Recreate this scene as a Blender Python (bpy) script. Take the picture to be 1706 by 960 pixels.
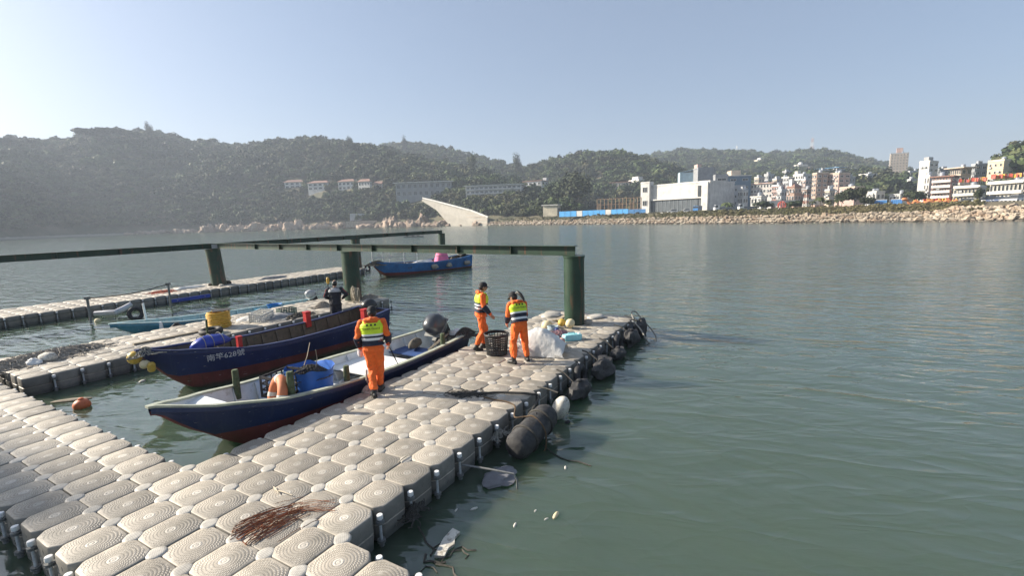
import bpy, bmesh, math, random
import numpy as np
from mathutils import Vector, Matrix, noise
R = math.radians
PI = math.pi
random.seed(7)
for _o in list(bpy.data.objects):
    bpy.data.objects.remove(_o, do_unlink=True)
S = bpy.context.scene
C = S.collection

# ---------------------------------------------------------------- camera (z = 0 is the water)
DECK = 0.42                      # top of the pontoons above the water
CAMZ = 3.167 + DECK
FPX, PITCH, ROLL = 766.15, 0.1487, 0.0307      # focal length in photo pixels (1706 wide), tilt, roll
cam_d = bpy.data.cameras.new('camera')
cam_d.sensor_width = 36.0
cam_d.lens = 36.0 * FPX / 1706.0
cam_d.clip_start = 0.05
cam_d.clip_end = 20000
cam = bpy.data.objects.new('camera', cam_d)
C.objects.link(cam)
_F = Vector((0, math.cos(PITCH), -math.sin(PITCH)))
_U = Vector((0, math.sin(PITCH), math.cos(PITCH)))
_R = Vector((1, 0, 0))
_r = _R * math.cos(ROLL) - _U * math.sin(ROLL)
_u = _R * math.sin(ROLL) + _U * math.cos(ROLL)
cam.matrix_world = Matrix(((_r.x, _u.x, -_F.x, 0), (_r.y, _u.y, -_F.y, 0), (_r.z, _u.z, -_F.z, CAMZ), (0, 0, 0, 1)))
S.camera = cam

# ---------------------------------------------------------------- sky, sun, exposure
SUN_AZ, SUN_EL = R(-80.0), R(27.0)            # clockwise from +Y
world = bpy.data.worlds.new('World')
S.world = world
world.use_nodes = True
_wn = world.node_tree.nodes
_bg = _wn['Background']
_sky = _wn.new('ShaderNodeTexSky')
_sky.sky_type = 'NISHITA'
_sky.sun_disc = False
_sky.sun_elevation = SUN_EL
_sky.sun_rotation = SUN_AZ
_sky.altitude = 0
_sky.air_density = 1.0
_sky.dust_density = 3.0
_sky.ozone_density = 4.0
_hs = _wn.new('ShaderNodeHueSaturation')
_hs.inputs['Saturation'].default_value = 1.0
world.node_tree.links.new(_sky.outputs[0], _hs.inputs['Color'])
_veil = _wn.new('ShaderNodeMix')                # thin even veil of high haze over the whole sky
_veil.data_type = 'RGBA'
_veil.inputs[0].default_value = .26
_veil.inputs[7].default_value = (4.6, 5.4, 6.6, 1)
world.node_tree.links.new(_hs.outputs[0], _veil.inputs[6])
world.node_tree.links.new(_veil.outputs[2], _bg.inputs[0])
_bg.inputs[1].default_value = 0.062
sun_d = bpy.data.lights.new('sun', 'SUN')
sun_d.energy = 5.0
sun_d.angle = R(0.9)
sun_d.color = (1.0, 0.90, 0.76)
sun = bpy.data.objects.new('sun', sun_d)
C.objects.link(sun)
_sd = Vector((math.sin(SUN_AZ) * math.cos(SUN_EL), math.cos(SUN_AZ) * math.cos(SUN_EL), math.sin(SUN_EL)))
sun.rotation_euler = _sd.to_track_quat('Z', 'Y').to_euler()
S.view_settings.view_transform = 'Standard'
S.view_settings.look = 'None'
S.view_settings.gamma = 1.0
S.view_settings.exposure = 1.2
S.view_settings.use_curve_mapping = False
S.render.engine = 'CYCLES'
S.cycles.use_denoising = True
S.cycles.max_bounces = 6
S.cycles.diffuse_bounces = 3
S.cycles.glossy_bounces = 3
S.cycles.transmission_bounces = 4
S.cycles.transparent_max_bounces = 12
S.cycles.volume_bounces = 0
S.cycles.caustics_reflective = False
S.cycles.caustics_refractive = False
S.cycles.sample_clamp_indirect = 4.0

# ---------------------------------------------------------------- pixel -> place, dock grid -> place
DO = Vector((-1.565, 4.699))
DA = 1.0508
DI = Vector((math.cos(DA), math.sin(DA)))
DJ = Vector((-math.sin(DA), math.cos(DA)))
def ray(px, py):
    a = (px - 853.0) / FPX
    b = (480.0 - py) / FPX
    return _F + _r * a + _u * b
def at_z(px, py, z):
    d = ray(px, py)
    return Vector((0, 0, CAMZ)) + d * ((z - CAMZ) / d.z)
def at_y(px, py, y):                          # point of that direction at distance y north of the camera
    d = ray(px, py)
    return Vector((0, 0, CAMZ)) + d * (y / d.y)
def N(i, j, z=DECK):                          # dock grid (0.5 m modules)
    p = DO + DI * (i * .5) + DJ * (j * .5)
    return Vector((p.x, p.y, z))

# ---------------------------------------------------------------- mesh builder
class MB:
    def __init__(s):
        s.v, s.f, s.m = [], [], []
    def add(s, vs, fs, m=0):
        o = len(s.v)
        s.v += [tuple(p) for p in vs]
        s.f += [tuple(i + o for i in f) for f in fs]
        s.m += [m] * len(fs)
        return s
    def box(s, c, d, rz=0.0, m=0, M=None, taper=1.0):
        x, y, z = d[0] / 2, d[1] / 2, d[2] / 2
        vs = [Vector((sx * x * (taper if sz > 0 else 1), sy * y * (taper if sz > 0 else 1), sz * z)) for sz in (-1, 1) for sx, sy in ((-1, -1), (1, -1), (1, 1), (-1, 1))]
        if M is not None:
            vs = [M @ p for p in vs]
        elif rz:
            q = Matrix.Rotation(rz, 3, 'Z')
            vs = [q @ p for p in vs]
        c = Vector(c)
        return s.add([p + c for p in vs], [(3, 2, 1, 0), (4, 5, 6, 7), (0, 1, 5, 4), (1, 2, 6, 5), (2, 3, 7, 6), (3, 0, 4, 7)], m)
    def beam(s, p0, p1, w, h, m=0):            # box from p0 to p1
        p0, p1 = Vector(p0), Vector(p1)
        d = p1 - p0
        L = d.length
        x = d / L
        up = Vector((0, 0, 1)) if abs(x.z) < .95 else Vector((1, 0, 0))
        y = up.cross(x).normalized()
        z = x.cross(y)
        return s.box((p0 + p1) / 2, (L, w, h), M=Matrix((x, y, z)).transposed(), m=m)
    def loft(s, rings, m=0, cap0=True, cap1=True, closed=True, ms=None):
        n = len(rings[0])
        vs = [p for r in rings for p in r]
        fs, mm = [], []
        for a in range(len(rings) - 1):
            for k in range(n if closed else n - 1):
                k2 = (k + 1) % n
                fs.append((a * n + k, a * n + k2, (a + 1) * n + k2, (a + 1) * n + k))
                mm.append(ms(a, k) if ms else m)
        if cap0:
            fs.append(tuple(reversed(range(n)))); mm.append(ms(0, -1) if ms else m)
        if cap1:
            o = (len(rings) - 1) * n
            fs.append(tuple(o + k for k in range(n))); mm.append(ms(len(rings) - 1, -1) if ms else m)
        s.add(vs, fs, 0)
        s.m[-len(mm):] = mm
        return s
    def tube(s, pts, r, n=8, m=0, flat=1.0, closed=False):
        pts = [Vector(p) for p in pts]
        rs = r if isinstance(r, (list, tuple)) else [r] * len(pts)
        rings = []
        pu = None
        K = len(pts)
        for k, p in enumerate(pts):
            if closed:
                t = pts[(k + 1) % K] - pts[k - 1]
            else:
                t = pts[min(k + 1, K - 1)] - pts[max(k - 1, 0)]
            t = t.normalized() if t.length > 1e-9 else Vector((0, 0, 1))
            if pu is None:
                pu = Vector((0, 0, 1)) if abs(t.z) < .9 else Vector((1, 0, 0))
            u = (pu - t * pu.dot(t))
            u = u.normalized() if u.length > 1e-6 else t.orthogonal().normalized()
            w = t.cross(u)
            pu = u
            rings.append([p + (u * math.sin(2 * PI * q / n) * flat + w * math.cos(2 * PI * q / n)) * rs[k] for q in range(n)])
        if closed:
            rings.append(rings[0])
            return s.loft(rings, m, False, False)
        return s.loft(rings, m)
    def cyl(s, p0, p1, r0, r1=None, n=14, m=0):
        return s.tube([p0, p1], [r0, r0 if r1 is None else r1], n, m)
    def lathe(s, prof, n=16, m=0, c=(0, 0, 0), ms=None, M=None):
        c = Vector(c)
        rings = [[Vector((r * math.cos(2 * PI * k / n), r * math.sin(2 * PI * k / n), z)) for k in range(n)] for r, z in prof]
        if M is not None:
            rings = [[M @ p for p in r] for r in rings]
        return s.loft([[p + c for p in r] for r in rings], m, ms=ms)
    def ell(s, c, r, nu=12, nv=8, m=0, M=None, nz=0.0, seed=0.0):
        c = Vector(c)
        rings = []
        for a in range(1, nv):
            t = PI * a / nv
            ring = []
            for k in range(nu):
                q = 2 * PI * k / nu
                p = Vector((math.sin(t) * math.cos(q), math.sin(t) * math.sin(q), -math.cos(t)))
                if nz:
                    p = p * (1 + nz * noise.noise(p * 1.7 + Vector((seed, seed * .7, 3.1))))
                p = Vector((p.x * r[0], p.y * r[1], p.z * r[2]))
                ring.append((M @ p if M is not None else p) + c)
            rings.append(ring)
        o = len(s.v)
        s.loft(rings, m, False, False)
        b = Vector((0, 0, -r[2])); t = Vector((0, 0, r[2]))
        if M is not None:
            b, t = M @ b, M @ t
        s.add([b + c, t + c], [], m)
        ib, it = len(s.v) - 2, len(s.v) - 1
        e = o + (nv - 2) * nu
        for k in range(nu):
            s.f.append((ib, o + (k + 1) % nu, o + k)); s.m.append(m)
            s.f.append((it, e + k, e + (k + 1) % nu)); s.m.append(m)
        return s
    def prism(s, poly, z0, z1, m=0):
        return s.loft([[Vector((x, y, z0)) for x, y in poly], [Vector((x, y, z1)) for x, y in poly]], m)
    def mesh(s, name, mats, smooth=None):
        me = bpy.data.meshes.new(name)
        me.from_pydata(s.v, [], s.f)
        for mt in (mats if isinstance(mats, (list, tuple)) else [mats]):
            me.materials.append(mt)
        me.polygons.foreach_set('material_index', s.m)
        if smooth is not None:
            me.shade_smooth()
            if smooth < 179:
                me.set_sharp_from_angle(angle=R(smooth))
        me.update()
        return me
    def obj(s, name, mats, parent=None, loc=(0, 0, 0), rz=0.0, smooth=35, me=None):
        return link(name, s.mesh(name, mats, smooth), parent, loc, rz)

def link(name, data, parent=None, loc=(0, 0, 0), rz=0.0):
    o = bpy.data.objects.new(name, data)
    C.objects.link(o)
    if parent is not None:
        o.parent = parent
    o.location = loc
    if isinstance(rz, (tuple, list)):
        o.rotation_euler = rz
    elif rz:
        o.rotation_euler = (0, 0, rz)
    return o
def tag(o, label=None, cat=None, group=None, kind=None):
    if label: o['label'] = label
    if cat: o['category'] = cat
    if group: o['group'] = group
    if kind: o['kind'] = kind
    return o
def empty(name, loc, rz=0.0, label=None, cat=None, group=None):
    o = link(name, None, None, loc, rz)
    o.empty_display_size = .2
    return tag(o, label, cat, group)

# ---------------------------------------------------------------- materials
class NT:
    def __init__(s, name):
        s.mat = bpy.data.materials.new(name)
        s.mat.use_nodes = True
        s.t = s.mat.node_tree
        s.b = s.t.nodes['Principled BSDF']
        s.out = s.t.nodes['Material Output']
    def put(s, sock, v):
        if isinstance(v, bpy.types.NodeSocket):
            s.t.links.new(v, sock)
        elif v is not None:
            if sock.type == 'RGBA' and len(v) == 3:
                v = (*v, 1)
            sock.default_value = v
    def n(s, typ, ins=None, out=0, **props):
        nd = s.t.nodes.new('ShaderNode' + typ)
        for k, v in props.items():
            setattr(nd, k, v)
        for k, v in (ins or {}).items():
            s.put(nd.inputs[k], v)
        return nd.outputs[out]
    def math(s, op, a, b=None, c=None):
        ins = {0: a}
        if b is not None: ins[1] = b
        if c is not None: ins[2] = c
        return s.n('Math', ins, operation=op)
    def mix(s, f, a, b, mode='MIX'):
        nd = s.t.nodes.new('ShaderNodeMix')
        nd.data_type = 'RGBA'
        nd.blend_type = mode
        s.put(nd.inputs[0], f); s.put(nd.inputs[6], a); s.put(nd.inputs[7], b)
        return nd.outputs[2]
    def ramp(s, f, stops):
        nd = s.t.nodes.new('ShaderNodeValToRGB')
        e = nd.color_ramp.elements
        while len(e) < len(stops): e.new(.5)
        for k, (p, c) in enumerate(stops):
            e[k].position = p
            e[k].color = (*c, 1) if not isinstance(c, (int, float)) else (c, c, c, 1)
        s.put(nd.inputs[0], f)
        return nd.outputs[0]
    def coord(s, kind='Object'):
        return s.t.nodes.new('ShaderNodeTexCoord').outputs[kind]
    def noise(s, scale, detail=4, rough=.55, vec=None, dist=0.0, out=0):
        return s.n('TexNoise', {'Vector': vec if vec is not None else s.coord(), 'Scale': scale, 'Detail': detail, 'Roughness': rough, 'Distortion': dist}, out)
    def bump(s, h, strength=.5, dist=.01, normal=None):
        ins = {'Strength': strength, 'Distance': dist, 'Height': h}
        if normal is not None: ins['Normal'] = normal
        return s.n('Bump', ins)
    def set(s, **k):
        for a, v in k.items():
            s.put(s.b.inputs[{'col': 'Base Color', 'rough': 'Roughness', 'metal': 'Metallic', 'nrm': 'Normal', 'spec': 'Specular IOR Level', 'alpha': 'Alpha', 'trans': 'Transmission Weight', 'sheen': 'Sheen Weight', 'coat': 'Coat Weight', 'ior': 'IOR', 'sss': 'Subsurface Weight'}[a]], v)
        return s.mat
_mc = {}
def mat(name, col, rough=.6, var=.25, scale=6, bump=.25, bdist=.004, metal=0, col2=None, c2=.5, spec=None, rnd=0.0, coat=None, world=False):
    if name in _mc: return _mc[name]
    t = NT(name)
    co = t.coord() if not world else t.n('NewGeometry', out=0)
    n1 = t.noise(scale, 5, .6, co)
    n2 = t.noise(scale * 7, 3, .6, co)
    lo = tuple(c * (1 - var) for c in col)
    hi = tuple(min(1, c * (1 + var)) for c in col)
    c = t.mix(t.ramp(n1, [(.3, 0.0), (.7, 1.0)]), lo, hi)
    if col2:
        c = t.mix(t.ramp(t.noise(scale * 2.3, 6, .65, co), [(c2 - .06, 0.0), (c2 + .08, 1.0)]), c, col2)
    if rnd:
        k = t.n('ObjectInfo', out=5) if False else t.n('ObjectInfo', out='Random')
        v = t.math('MULTIPLY_ADD', k, 2 * rnd, 1 - rnd)
        c = t.n('HueSaturation', {'Value': v, 'Color': c})
    t.set(col=c, rough=t.math('MULTIPLY_ADD', n2, .2, rough - .1), metal=metal)
    if spec is not None: t.set(spec=spec)
    if coat is not None: t.set(coat=coat)
    if bump:
        t.set(nrm=t.bump(t.math('ADD', n1, t.math('MULTIPLY', n2, .4)), bump, bdist))
    _mc[name] = t.mat
    return t.mat
# ================================================================ WATER
def water_material():
    t = NT('sea_water')
    g = t.n('NewGeometry', out=0)
    mp = t.n('Mapping', {'Vector': g, 'Rotation': (0, 0, R(-24)), 'Scale': (3.2, 1.0, 1.0)}, vector_type='TEXTURE')
    mp2 = t.n('Mapping', {'Vector': g, 'Rotation': (0, 0, R(-4)), 'Scale': (2.6, 1.0, 1.0)}, vector_type='TEXTURE')
    mp3 = t.n('Mapping', {'Vector': g, 'Rotation': (0, 0, R(-48)), 'Scale': (1.8, 1.0, 1.0)}, vector_type='TEXTURE')
    big = t.noise(1.15, 2, .45, mp, .35)
    mid = t.noise(2.3, 2, .5, mp2, .5)
    crs = t.noise(1.7, 2, .5, mp3, .4)
    fine = t.noise(7.0, 3, .6, mp2, .4)
    swell = t.noise(.16, 2, .5, mp2)
    def crest(n, k):                          # round troughs, sharper crests
        return t.math('POWER', t.math('SUBTRACT', 1.0, t.math('MINIMUM', 1.0, t.math('ABSOLUTE', t.math('MULTIPLY_ADD', n, 2.6, -1.3)))), k)
    h = t.math('ADD', t.math('MULTIPLY', crest(big, 1.3), .060), t.math('MULTIPLY', crest(mid, 1.2), .026))
    h = t.math('ADD', h, t.math('MULTIPLY', crs, .045))
    h = t.math('ADD', h, t.math('MULTIPLY', fine, .010))
    patch = t.noise(.045, 3, .55, g)
    calm = t.ramp(patch, [(.30, .6), (.62, 1.0)])
    # open water is rougher than the sheltered basin between the piers
    ex = t.t.nodes.new('ShaderNodeSeparateXYZ')
    t.t.links.new(g, ex.inputs[0])
    dist = t.n('VectorMath', {0: g, 1: (-6.0, 10.0, 0.0)}, out=1, operation='DISTANCE')
    opn = t.n('MapRange', {0: dist, 1: 5.0, 2: 34.0, 3: 0.0, 4: 1.0})
    calm = t.math('MULTIPLY', calm, t.math('MULTIPLY_ADD', opn, .85, .5))
    col = t.mix(swell, (.052, .080, .054), (.066, .094, .064))
    t.set(col=col, rough=t.math('MULTIPLY_ADD', opn, .10, .03), ior=1.68, sss=1.0, nrm=t.n('Bump', {'Strength': calm, 'Distance': 1.0, 'Height': h}))
    t.b.inputs['Subsurface Radius'].default_value = (.55, .9, .7)
    t.b.inputs['Subsurface Scale'].default_value = 3.0
    return t.mat
_wm = MB()
_wm.box((0, 1350, -3.0), (5200, 3300, 6.0))
tag(_wm.obj('water', water_material(), smooth=None), 'grey green rippled harbour water filling the bay', 'water', kind='structure')

# ================================================================ PONTOON DOCK
def block_material(name, tint):
    t = NT(name)
    o = t.coord()
    xyz = t.t.nodes.new('ShaderNodeSeparateXYZ')
    t.t.links.new(o, xyz.inputs[0])
    x, y = xyz.outputs[0], xyz.outputs[1]
    r = t.math('SQRT', t.math('ADD', t.math('MULTIPLY', x, x), t.math('MULTIPLY', y, y)))
    th = t.math('ARCTAN2', y, x)
    ring = t.math('SINE', t.math('MULTIPLY', r, 2 * PI / .031))
    spoke = t.math('SINE', t.math('ADD', t.math('MULTIPLY', th, 46), t.math('MULTIPLY', r, 203)))
    core = t.math('LESS_THAN', r, .055)
    dots = t.math('MULTIPLY', t.math('MULTIPLY_ADD', ring, .5, .5), t.math('MULTIPLY_ADD', spoke, .5, .5))
    dots = t.ramp(dots, [(.16, 0.0), (.55, 1.0)])
    dots = t.math('MAXIMUM', dots, t.math('MULTIPLY', core, t.math('MULTIPLY_ADD', ring, .4, .5)))
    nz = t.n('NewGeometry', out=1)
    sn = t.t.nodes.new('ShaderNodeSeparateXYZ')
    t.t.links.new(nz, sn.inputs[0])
    edge = t.math('MAXIMUM', t.math('ABSOLUTE', x), t.math('ABSOLUTE', y))
    top = t.math('MULTIPLY', t.math('GREATER_THAN', sn.outputs[2], .96), t.math('LESS_THAN', edge, .215))
    rnd = t.n('ObjectInfo', out='Random')
    off = t.n('VectorMath', {0: o, 1: t.n('CombineXYZ', {0: t.math('MULTIPLY', rnd, 91), 1: t.math('MULTIPLY', rnd, 37)})}, operation='ADD')
    dirt = t.noise(7, 5, .65, off)
    spk = t.noise(60, 2, .5, off)
    base = t.mix(t.ramp(dirt, [(.32, 0.0), (.68, 1.0)]), tuple(c * .72 for c in tint), tuple(c * 1.12 for c in tint))
    base = t.mix(t.math('MULTIPLY', top, t.math('MULTIPLY_ADD', dots, -.38, .38)), base, tuple(c * .33 for c in tint))
    base = t.mix(t.math('MULTIPLY', top, t.math('MULTIPLY', dots, .36)), base, (.62, .585, .52))
    base = t.mix(t.math('MULTIPLY', core, t.math('MULTIPLY', top, .3)), base, (.66, .63, .57))
    base = t.mix(t.ramp(spk, [(.62, 0.0), (.72, .55)]), base, (.20, .18, .15))
    blot = t.noise(2.6, 5, .7, t.n('NewGeometry', out=0))
    base = t.mix(t.ramp(blot, [(.50, 0.0), (.66, .55)]), base, (.20, .185, .15))
    base = t.mix(t.ramp(t.noise(11, 4, .7, t.n('NewGeometry', out=0)), [(.60, 0.0), (.72, .4)]), base, (.60, .57, .50))
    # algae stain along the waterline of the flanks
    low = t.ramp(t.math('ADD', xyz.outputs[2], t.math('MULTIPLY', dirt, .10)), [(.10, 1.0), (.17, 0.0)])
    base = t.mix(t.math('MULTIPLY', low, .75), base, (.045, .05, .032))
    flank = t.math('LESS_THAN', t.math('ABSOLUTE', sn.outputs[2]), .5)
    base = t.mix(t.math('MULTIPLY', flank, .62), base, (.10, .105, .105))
    base = t.n('HueSaturation', {'Value': t.math('MULTIPLY_ADD', rnd, .44, .76), 'Color': base})
    h = t.math('ADD', t.math('MULTIPLY', t.math('MULTIPLY', dots, top), 1.0), t.math('MULTIPLY', spk, .25))
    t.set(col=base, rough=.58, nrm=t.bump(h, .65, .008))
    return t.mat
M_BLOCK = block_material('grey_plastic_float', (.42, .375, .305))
M_PLASTIC = mat('grey_plastic_connector', (.42, .40, .355), .55, .25, 18, .5, .003, rnd=.12)
def disc_material():
    t = NT('crosshatched_connector')
    o = t.coord()
    w1 = t.n('TexWave', {'Vector': o, 'Scale': 17, 'Distortion': 0.3}, out=1, bands_direction='X')
    w2 = t.n('TexWave', {'Vector': o, 'Scale': 17, 'Distortion': 0.3}, out=1, bands_direction='Y')
    g = t.math('MAXIMUM', t.ramp(w1, [(.75, 0.0), (.95, 1.0)]), t.ramp(w2, [(.75, 0.0), (.95, 1.0)]))
    rnd = t.n('ObjectInfo', out='Random')
    c = t.mix(t.ramp(t.noise(24, 4), [(.3, 0.0), (.7, 1.0)]), (.36, .34, .30), (.50, .475, .42))
    c = t.mix(t.math('MULTIPLY', g, .5), c, (.16, .15, .13))
    c = t.n('HueSaturation', {'Value': t.math('MULTIPLY_ADD', rnd, .3, .88), 'Color': c})
    t.set(col=c, rough=.55, nrm=t.bump(g, -.6, .004))
    return t.mat
M_DISC = disc_material()
M_CAP = mat('white_bolt_cap', (.72, .72, .70), .4, .12, 30, .2)
M_ROD = mat('pale_plastic_rod', (.46, .48, .49), .45, .2, 30, .2)
M_LUG = mat('dark_weathered_plastic', (.16, .165, .16), .6, .3, 20, .4)

def octo(h, ch, inset=0.0, bev=.012):
    # square of half size h with its corners cut, every corner softened
    a = h - inset
    c = a - ch
    pts = []
    raw = [(a, -c), (a, c), (c, a), (-c, a), (-a, c), (-a, -c), (-c, -a), (c, -a)]
    for k in range(8):
        p, q, n = Vector(raw[k]), Vector(raw[k - 1]), Vector(raw[(k + 1) % 8])
        pts.append(p + (q - p).normalized() * bev)
        pts.append(p + (n - p).normalized() * bev)
    return pts
def block_mesh(detail=True):
    b = MB()
    hgt = DECK
    prof = [(-.02, .03), (.0, .008), (.19, .0), (.198, .012), (.212, .012), (.22, .0), (hgt - .075, .0), (hgt - .014, .002), (hgt - .004, .005), (hgt, .010)] if detail else [(-.02, .02), (.19, .0), (.2, .012), (.215, .0), (hgt - .02, .003), (hgt, .018)]
    rings = []
    for z, ins in prof:
        ch = .086 + (.006 if z > hgt - .01 else 0)
        rings.append([Vector((p.x, p.y, z)) for p in octo(.2472, ch, ins)])
    b.loft(rings)
    if detail:      # small moulded triangles on the flanks
        for k in range(4):
            q = Matrix.Rotation(k * PI / 2, 3, 'Z')
            for z in (.085, .31):
                tri = [(-.022, -.02), (.026, 0), (-.022, .026)]
                r0 = [q @ Vector((.2445, y, z + x)) for x, y in tri]
                r1 = [q @ Vector((.2505, y * .8, z + x * .8)) for x, y in tri]
                b.loft([r0, r1])
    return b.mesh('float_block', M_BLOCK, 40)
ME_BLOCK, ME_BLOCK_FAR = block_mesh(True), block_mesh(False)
_d = MB().lathe([(.076, -.06), (.094, -.016), (.096, -.002), (.088, .008), (.055, .012), (.012, .013)], 20)
ME_DISC = _d.mesh('connector_disc', M_DISC, 60)
_p = MB()
_p.lathe([(.030, -.065), (.036, -.06), (.036, -.022), (.032, -.012), (.012, -.009)], 12, 0)
_p.cyl((0, 0, -.37), (0, 0, -.06), .0165, n=8, m=1)
for z in (-.115, -.095, -.325, -.345):
    _p.cyl((0, 0, z), (0, 0, z + .013), .047, n=10, m=2)
_p.cyl((0, 0, -.40), (0, 0, -.36), .03, n=8, m=2)
ME_PIN = _p.mesh('side_bolt', [M_CAP, M_ROD, M_LUG], 40)

_rng = random.Random(3)
def pontoon(name, label, cells, nodes, pins, origin=(0, 0), rot=0.0, far=False, skip_disc=()):
    root = empty(name, N(origin[0], origin[1], 0), DA + rot, label, 'pontoon', 'linked pontoons of the dock')
    for (i, j) in cells:
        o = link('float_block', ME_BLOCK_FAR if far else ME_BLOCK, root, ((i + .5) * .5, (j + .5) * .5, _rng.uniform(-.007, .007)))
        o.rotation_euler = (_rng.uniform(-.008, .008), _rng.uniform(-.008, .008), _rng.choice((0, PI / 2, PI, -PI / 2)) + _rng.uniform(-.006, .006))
    for (i, j) in nodes:
        link('connector_disc', ME_DISC, root, (i * .5, j * .5, DECK - .008), _rng.uniform(-1, 1))
    for (i, j, ox, oy) in pins:
        link('side_bolt', ME_PIN, root, (i * .5 + ox * .018, j * .5 + oy * .018, DECK - .03 + _rng.uniform(-.006, .006)), _rng.uniform(0, 3))
    return root
def rect(i0, i1, j0, j1):
    return [(i, j) for i in range(i0, i1) for j in range(j0, j1)]
# walkway along the quay (seen from the lower left corner), 3 modules wide
WJ0, WJ1 = -5, 54
walk_cells = rect(-4, -1, WJ0, WJ1)
walk_nodes = [(i, j) for i in (-3, -2) for j in range(WJ0 + 1, WJ1)] + [(-1, j) for j in range(0, 7)]
walk_pins = [(-4, j, -1, 0) for j in range(WJ0, WJ1 + 1)] + [(-1, j, 1, 0) for j in range(WJ0, 0)] + [(-1, j, 1, 0) for j in range(7, 21)] + [(-1, j, 1, 0) for j in range(28, 44)]
pontoon('pontoon_walkway', 'long walkway of worn grey plastic float blocks crossing the lower corner of the picture', walk_cells, walk_nodes, walk_pins)
# finger 1, carrying the two people beside the basket
f1_cells = rect(-1, 22, 0, 6)
f1_nodes = [(i, j) for i in range(0, 22) for j in range(1, 6)]
f1_pins = [(i, 0, 0, -1) for i in range(0, 23)] + [(i, 6, 0, 1) for i in range(0, 23)] + [(22, j, 1, 0) for j in range(1, 6)]
pontoon('pontoon_pier', 'nearest sunlit float pier carrying the black basket and the rubbish heap', f1_cells, f1_nodes, f1_pins)
# finger 2
f2_cells = rect(0, 22, 0, 6)
f2_nodes = [(i, j) for i in range(1, 22) for j in range(1, 6)]
f2_pins = [(i, 0, 0, -1) for i in range(1, 23)] + [(i, 6, 0, 1) for i in range(1, 23)] + [(22, j, 1, 0) for j in range(1, 6)]
pontoon('pontoon_pier', 'middle float pier between the dark blue boat and the cyan boat', f2_cells, f2_nodes, f2_pins, (-.45, 21.05), -.022, far=False)
# finger 3
f3_cells = rect(0, 41, 0, 6)
f3_nodes = []
f3_pins = [(i, 0, 0, -1) for i in range(1, 42)] + [(i, 6, 0, 1) for i in range(12, 42)]
p3 = pontoon('pontoon_pier', 'farthest float pier under the long green beam', f3_cells, f3_nodes, f3_pins, (-.8, 44.1), -.012, far=True)
_dd = MB()
for i in range(1, 41):
    for j in range(1, 6):
        _dd.lathe([(.10, -.02), (.10, .002), (.06, .014)], 8, c=(i * .5, j * .5, DECK - .008))
tag(_dd.obj('connector_disc', M_DISC, p3), kind='stuff')

# unseen block added left of the frame, its edge shades part of the walkway
QD = 36.0
QV = Vector((math.sin(SUN_AZ), math.cos(SUN_AZ), 0)) * QD
M_CONC = mat('weathered_concrete', (.34, .33, .31), .85, .2, .8, .4, .02)
_q = MB()
for (i0, i1, j0, j1, z0, z1) in ((-26, -5.2, 12.5, 21.5, -1.5, DECK + 1.75 + QD * math.tan(SUN_EL)),):
    pts = [N(*n, 0) + QV for n in ((i0, j0), (i1, j0), (i1, j1), (i0, j1))]
    _q.prism([(p.x, p.y) for p in pts], z0, z1)
    _q.prism([(p.x + (c.x - p.x) * -.012, p.y + (c.y - p.y) * -.012) for p in pts for c in [(pts[0] + pts[2]) / 2]], z1 - .25, z1 + .02)
tag(_q.obj('harbour_shed', M_CONC, smooth=None), 'unseen tall concrete block added beyond the left picture edge to shade the walkway', 'building')
# ================================================================ LAND AROUND THE BAY
def hy(px):                                   # image row of the horizon above/below that column
    return 480 - FPX * math.tan(PITCH) / math.cos(ROLL) - math.tan(ROLL) * (px - 853)
def colA(px):
    d = ray(px, hy(px))
    return d.x / d.y
def slope(px, py):
    d = ray(px, py)
    return d.x / d.y, d.z / d.y
SHORE = [(-900, 60), (-400, 150), (-150, 260), (0, 330), (120, 390), (250, 430), (400, 440), (520, 420), (640, 385), (720, 345), (800, 308), (900, 255), (1000, 212), (1100, 180), (1200, 153), (1300, 138), (1400, 125), (1500, 115), (1600, 105), (1706, 97), (2000, 80), (2600, 60)]
_sA = np.array([colA(p) for p, d in SHORE]); _sD = np.array([float(d) for p, d in SHORE])
def shoreD(A):
    return np.interp(A, _sA, _sD)
# each hill: depth where it starts to rise (distance behind the shore), ridge depth, skyline pixels
HILLS = [
    (4, 230, [(-900, 180), (-300, 215), (0, 241), (60, 241), (105, 244), (125, 238), (150, 228), (200, 224), (260, 228), (330, 244), (400, 250), (450, 244), (520, 238), (580, 246), (640, 257), (700, 272), (760, 288), (830, 305), (900, 330), (960, 350)]),
    (150, 470, [(480, 300), (580, 265), (630, 249), (670, 244), (720, 249), (780, 266), (830, 279), (870, 288), (920, 302), (1000, 330)]),
    (170, 420, [(780, 330), (830, 304), (860, 292), (890, 283), (930, 272), (980, 266), (1020, 262), (1070, 269), (1110, 283), (1150, 297), (1200, 312), (1280, 335)]),
    (330, 900, [(940, 310), (1000, 289), (1060, 272), (1100, 262), (1140, 257), (1190, 259), (1240, 261), (1290, 265), (1340, 261), (1375, 259), (1400, 265), (1440, 274), (1480, 284), (1520, 292), (1600, 300), (1706, 305), (2300, 330)]),
    (150, 420, [(1150, 330), (1230, 306), (1300, 300), (1380, 298), (1450, 297), (1520, 300), (1580, 303), (1640, 305), (1706, 305), (2300, 320)]),
    (80, 190, [(1600, 345), (1650, 310), (1668, 292), (1685, 276), (1706, 262), (1760, 248), (2000, 240), (2600, 230)]),
]
_H = []
for s0, s1, sk in HILLS:
    a = np.array([slope(*p) for p in sk])
    _H.append((s0, s1, a[:, 0], a[:, 1]))
def fbm(x, y, f, seed=0.0):
    return noise.fractal(Vector((x * f, y * f, seed)), 1.0, 2.0, 4)
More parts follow.
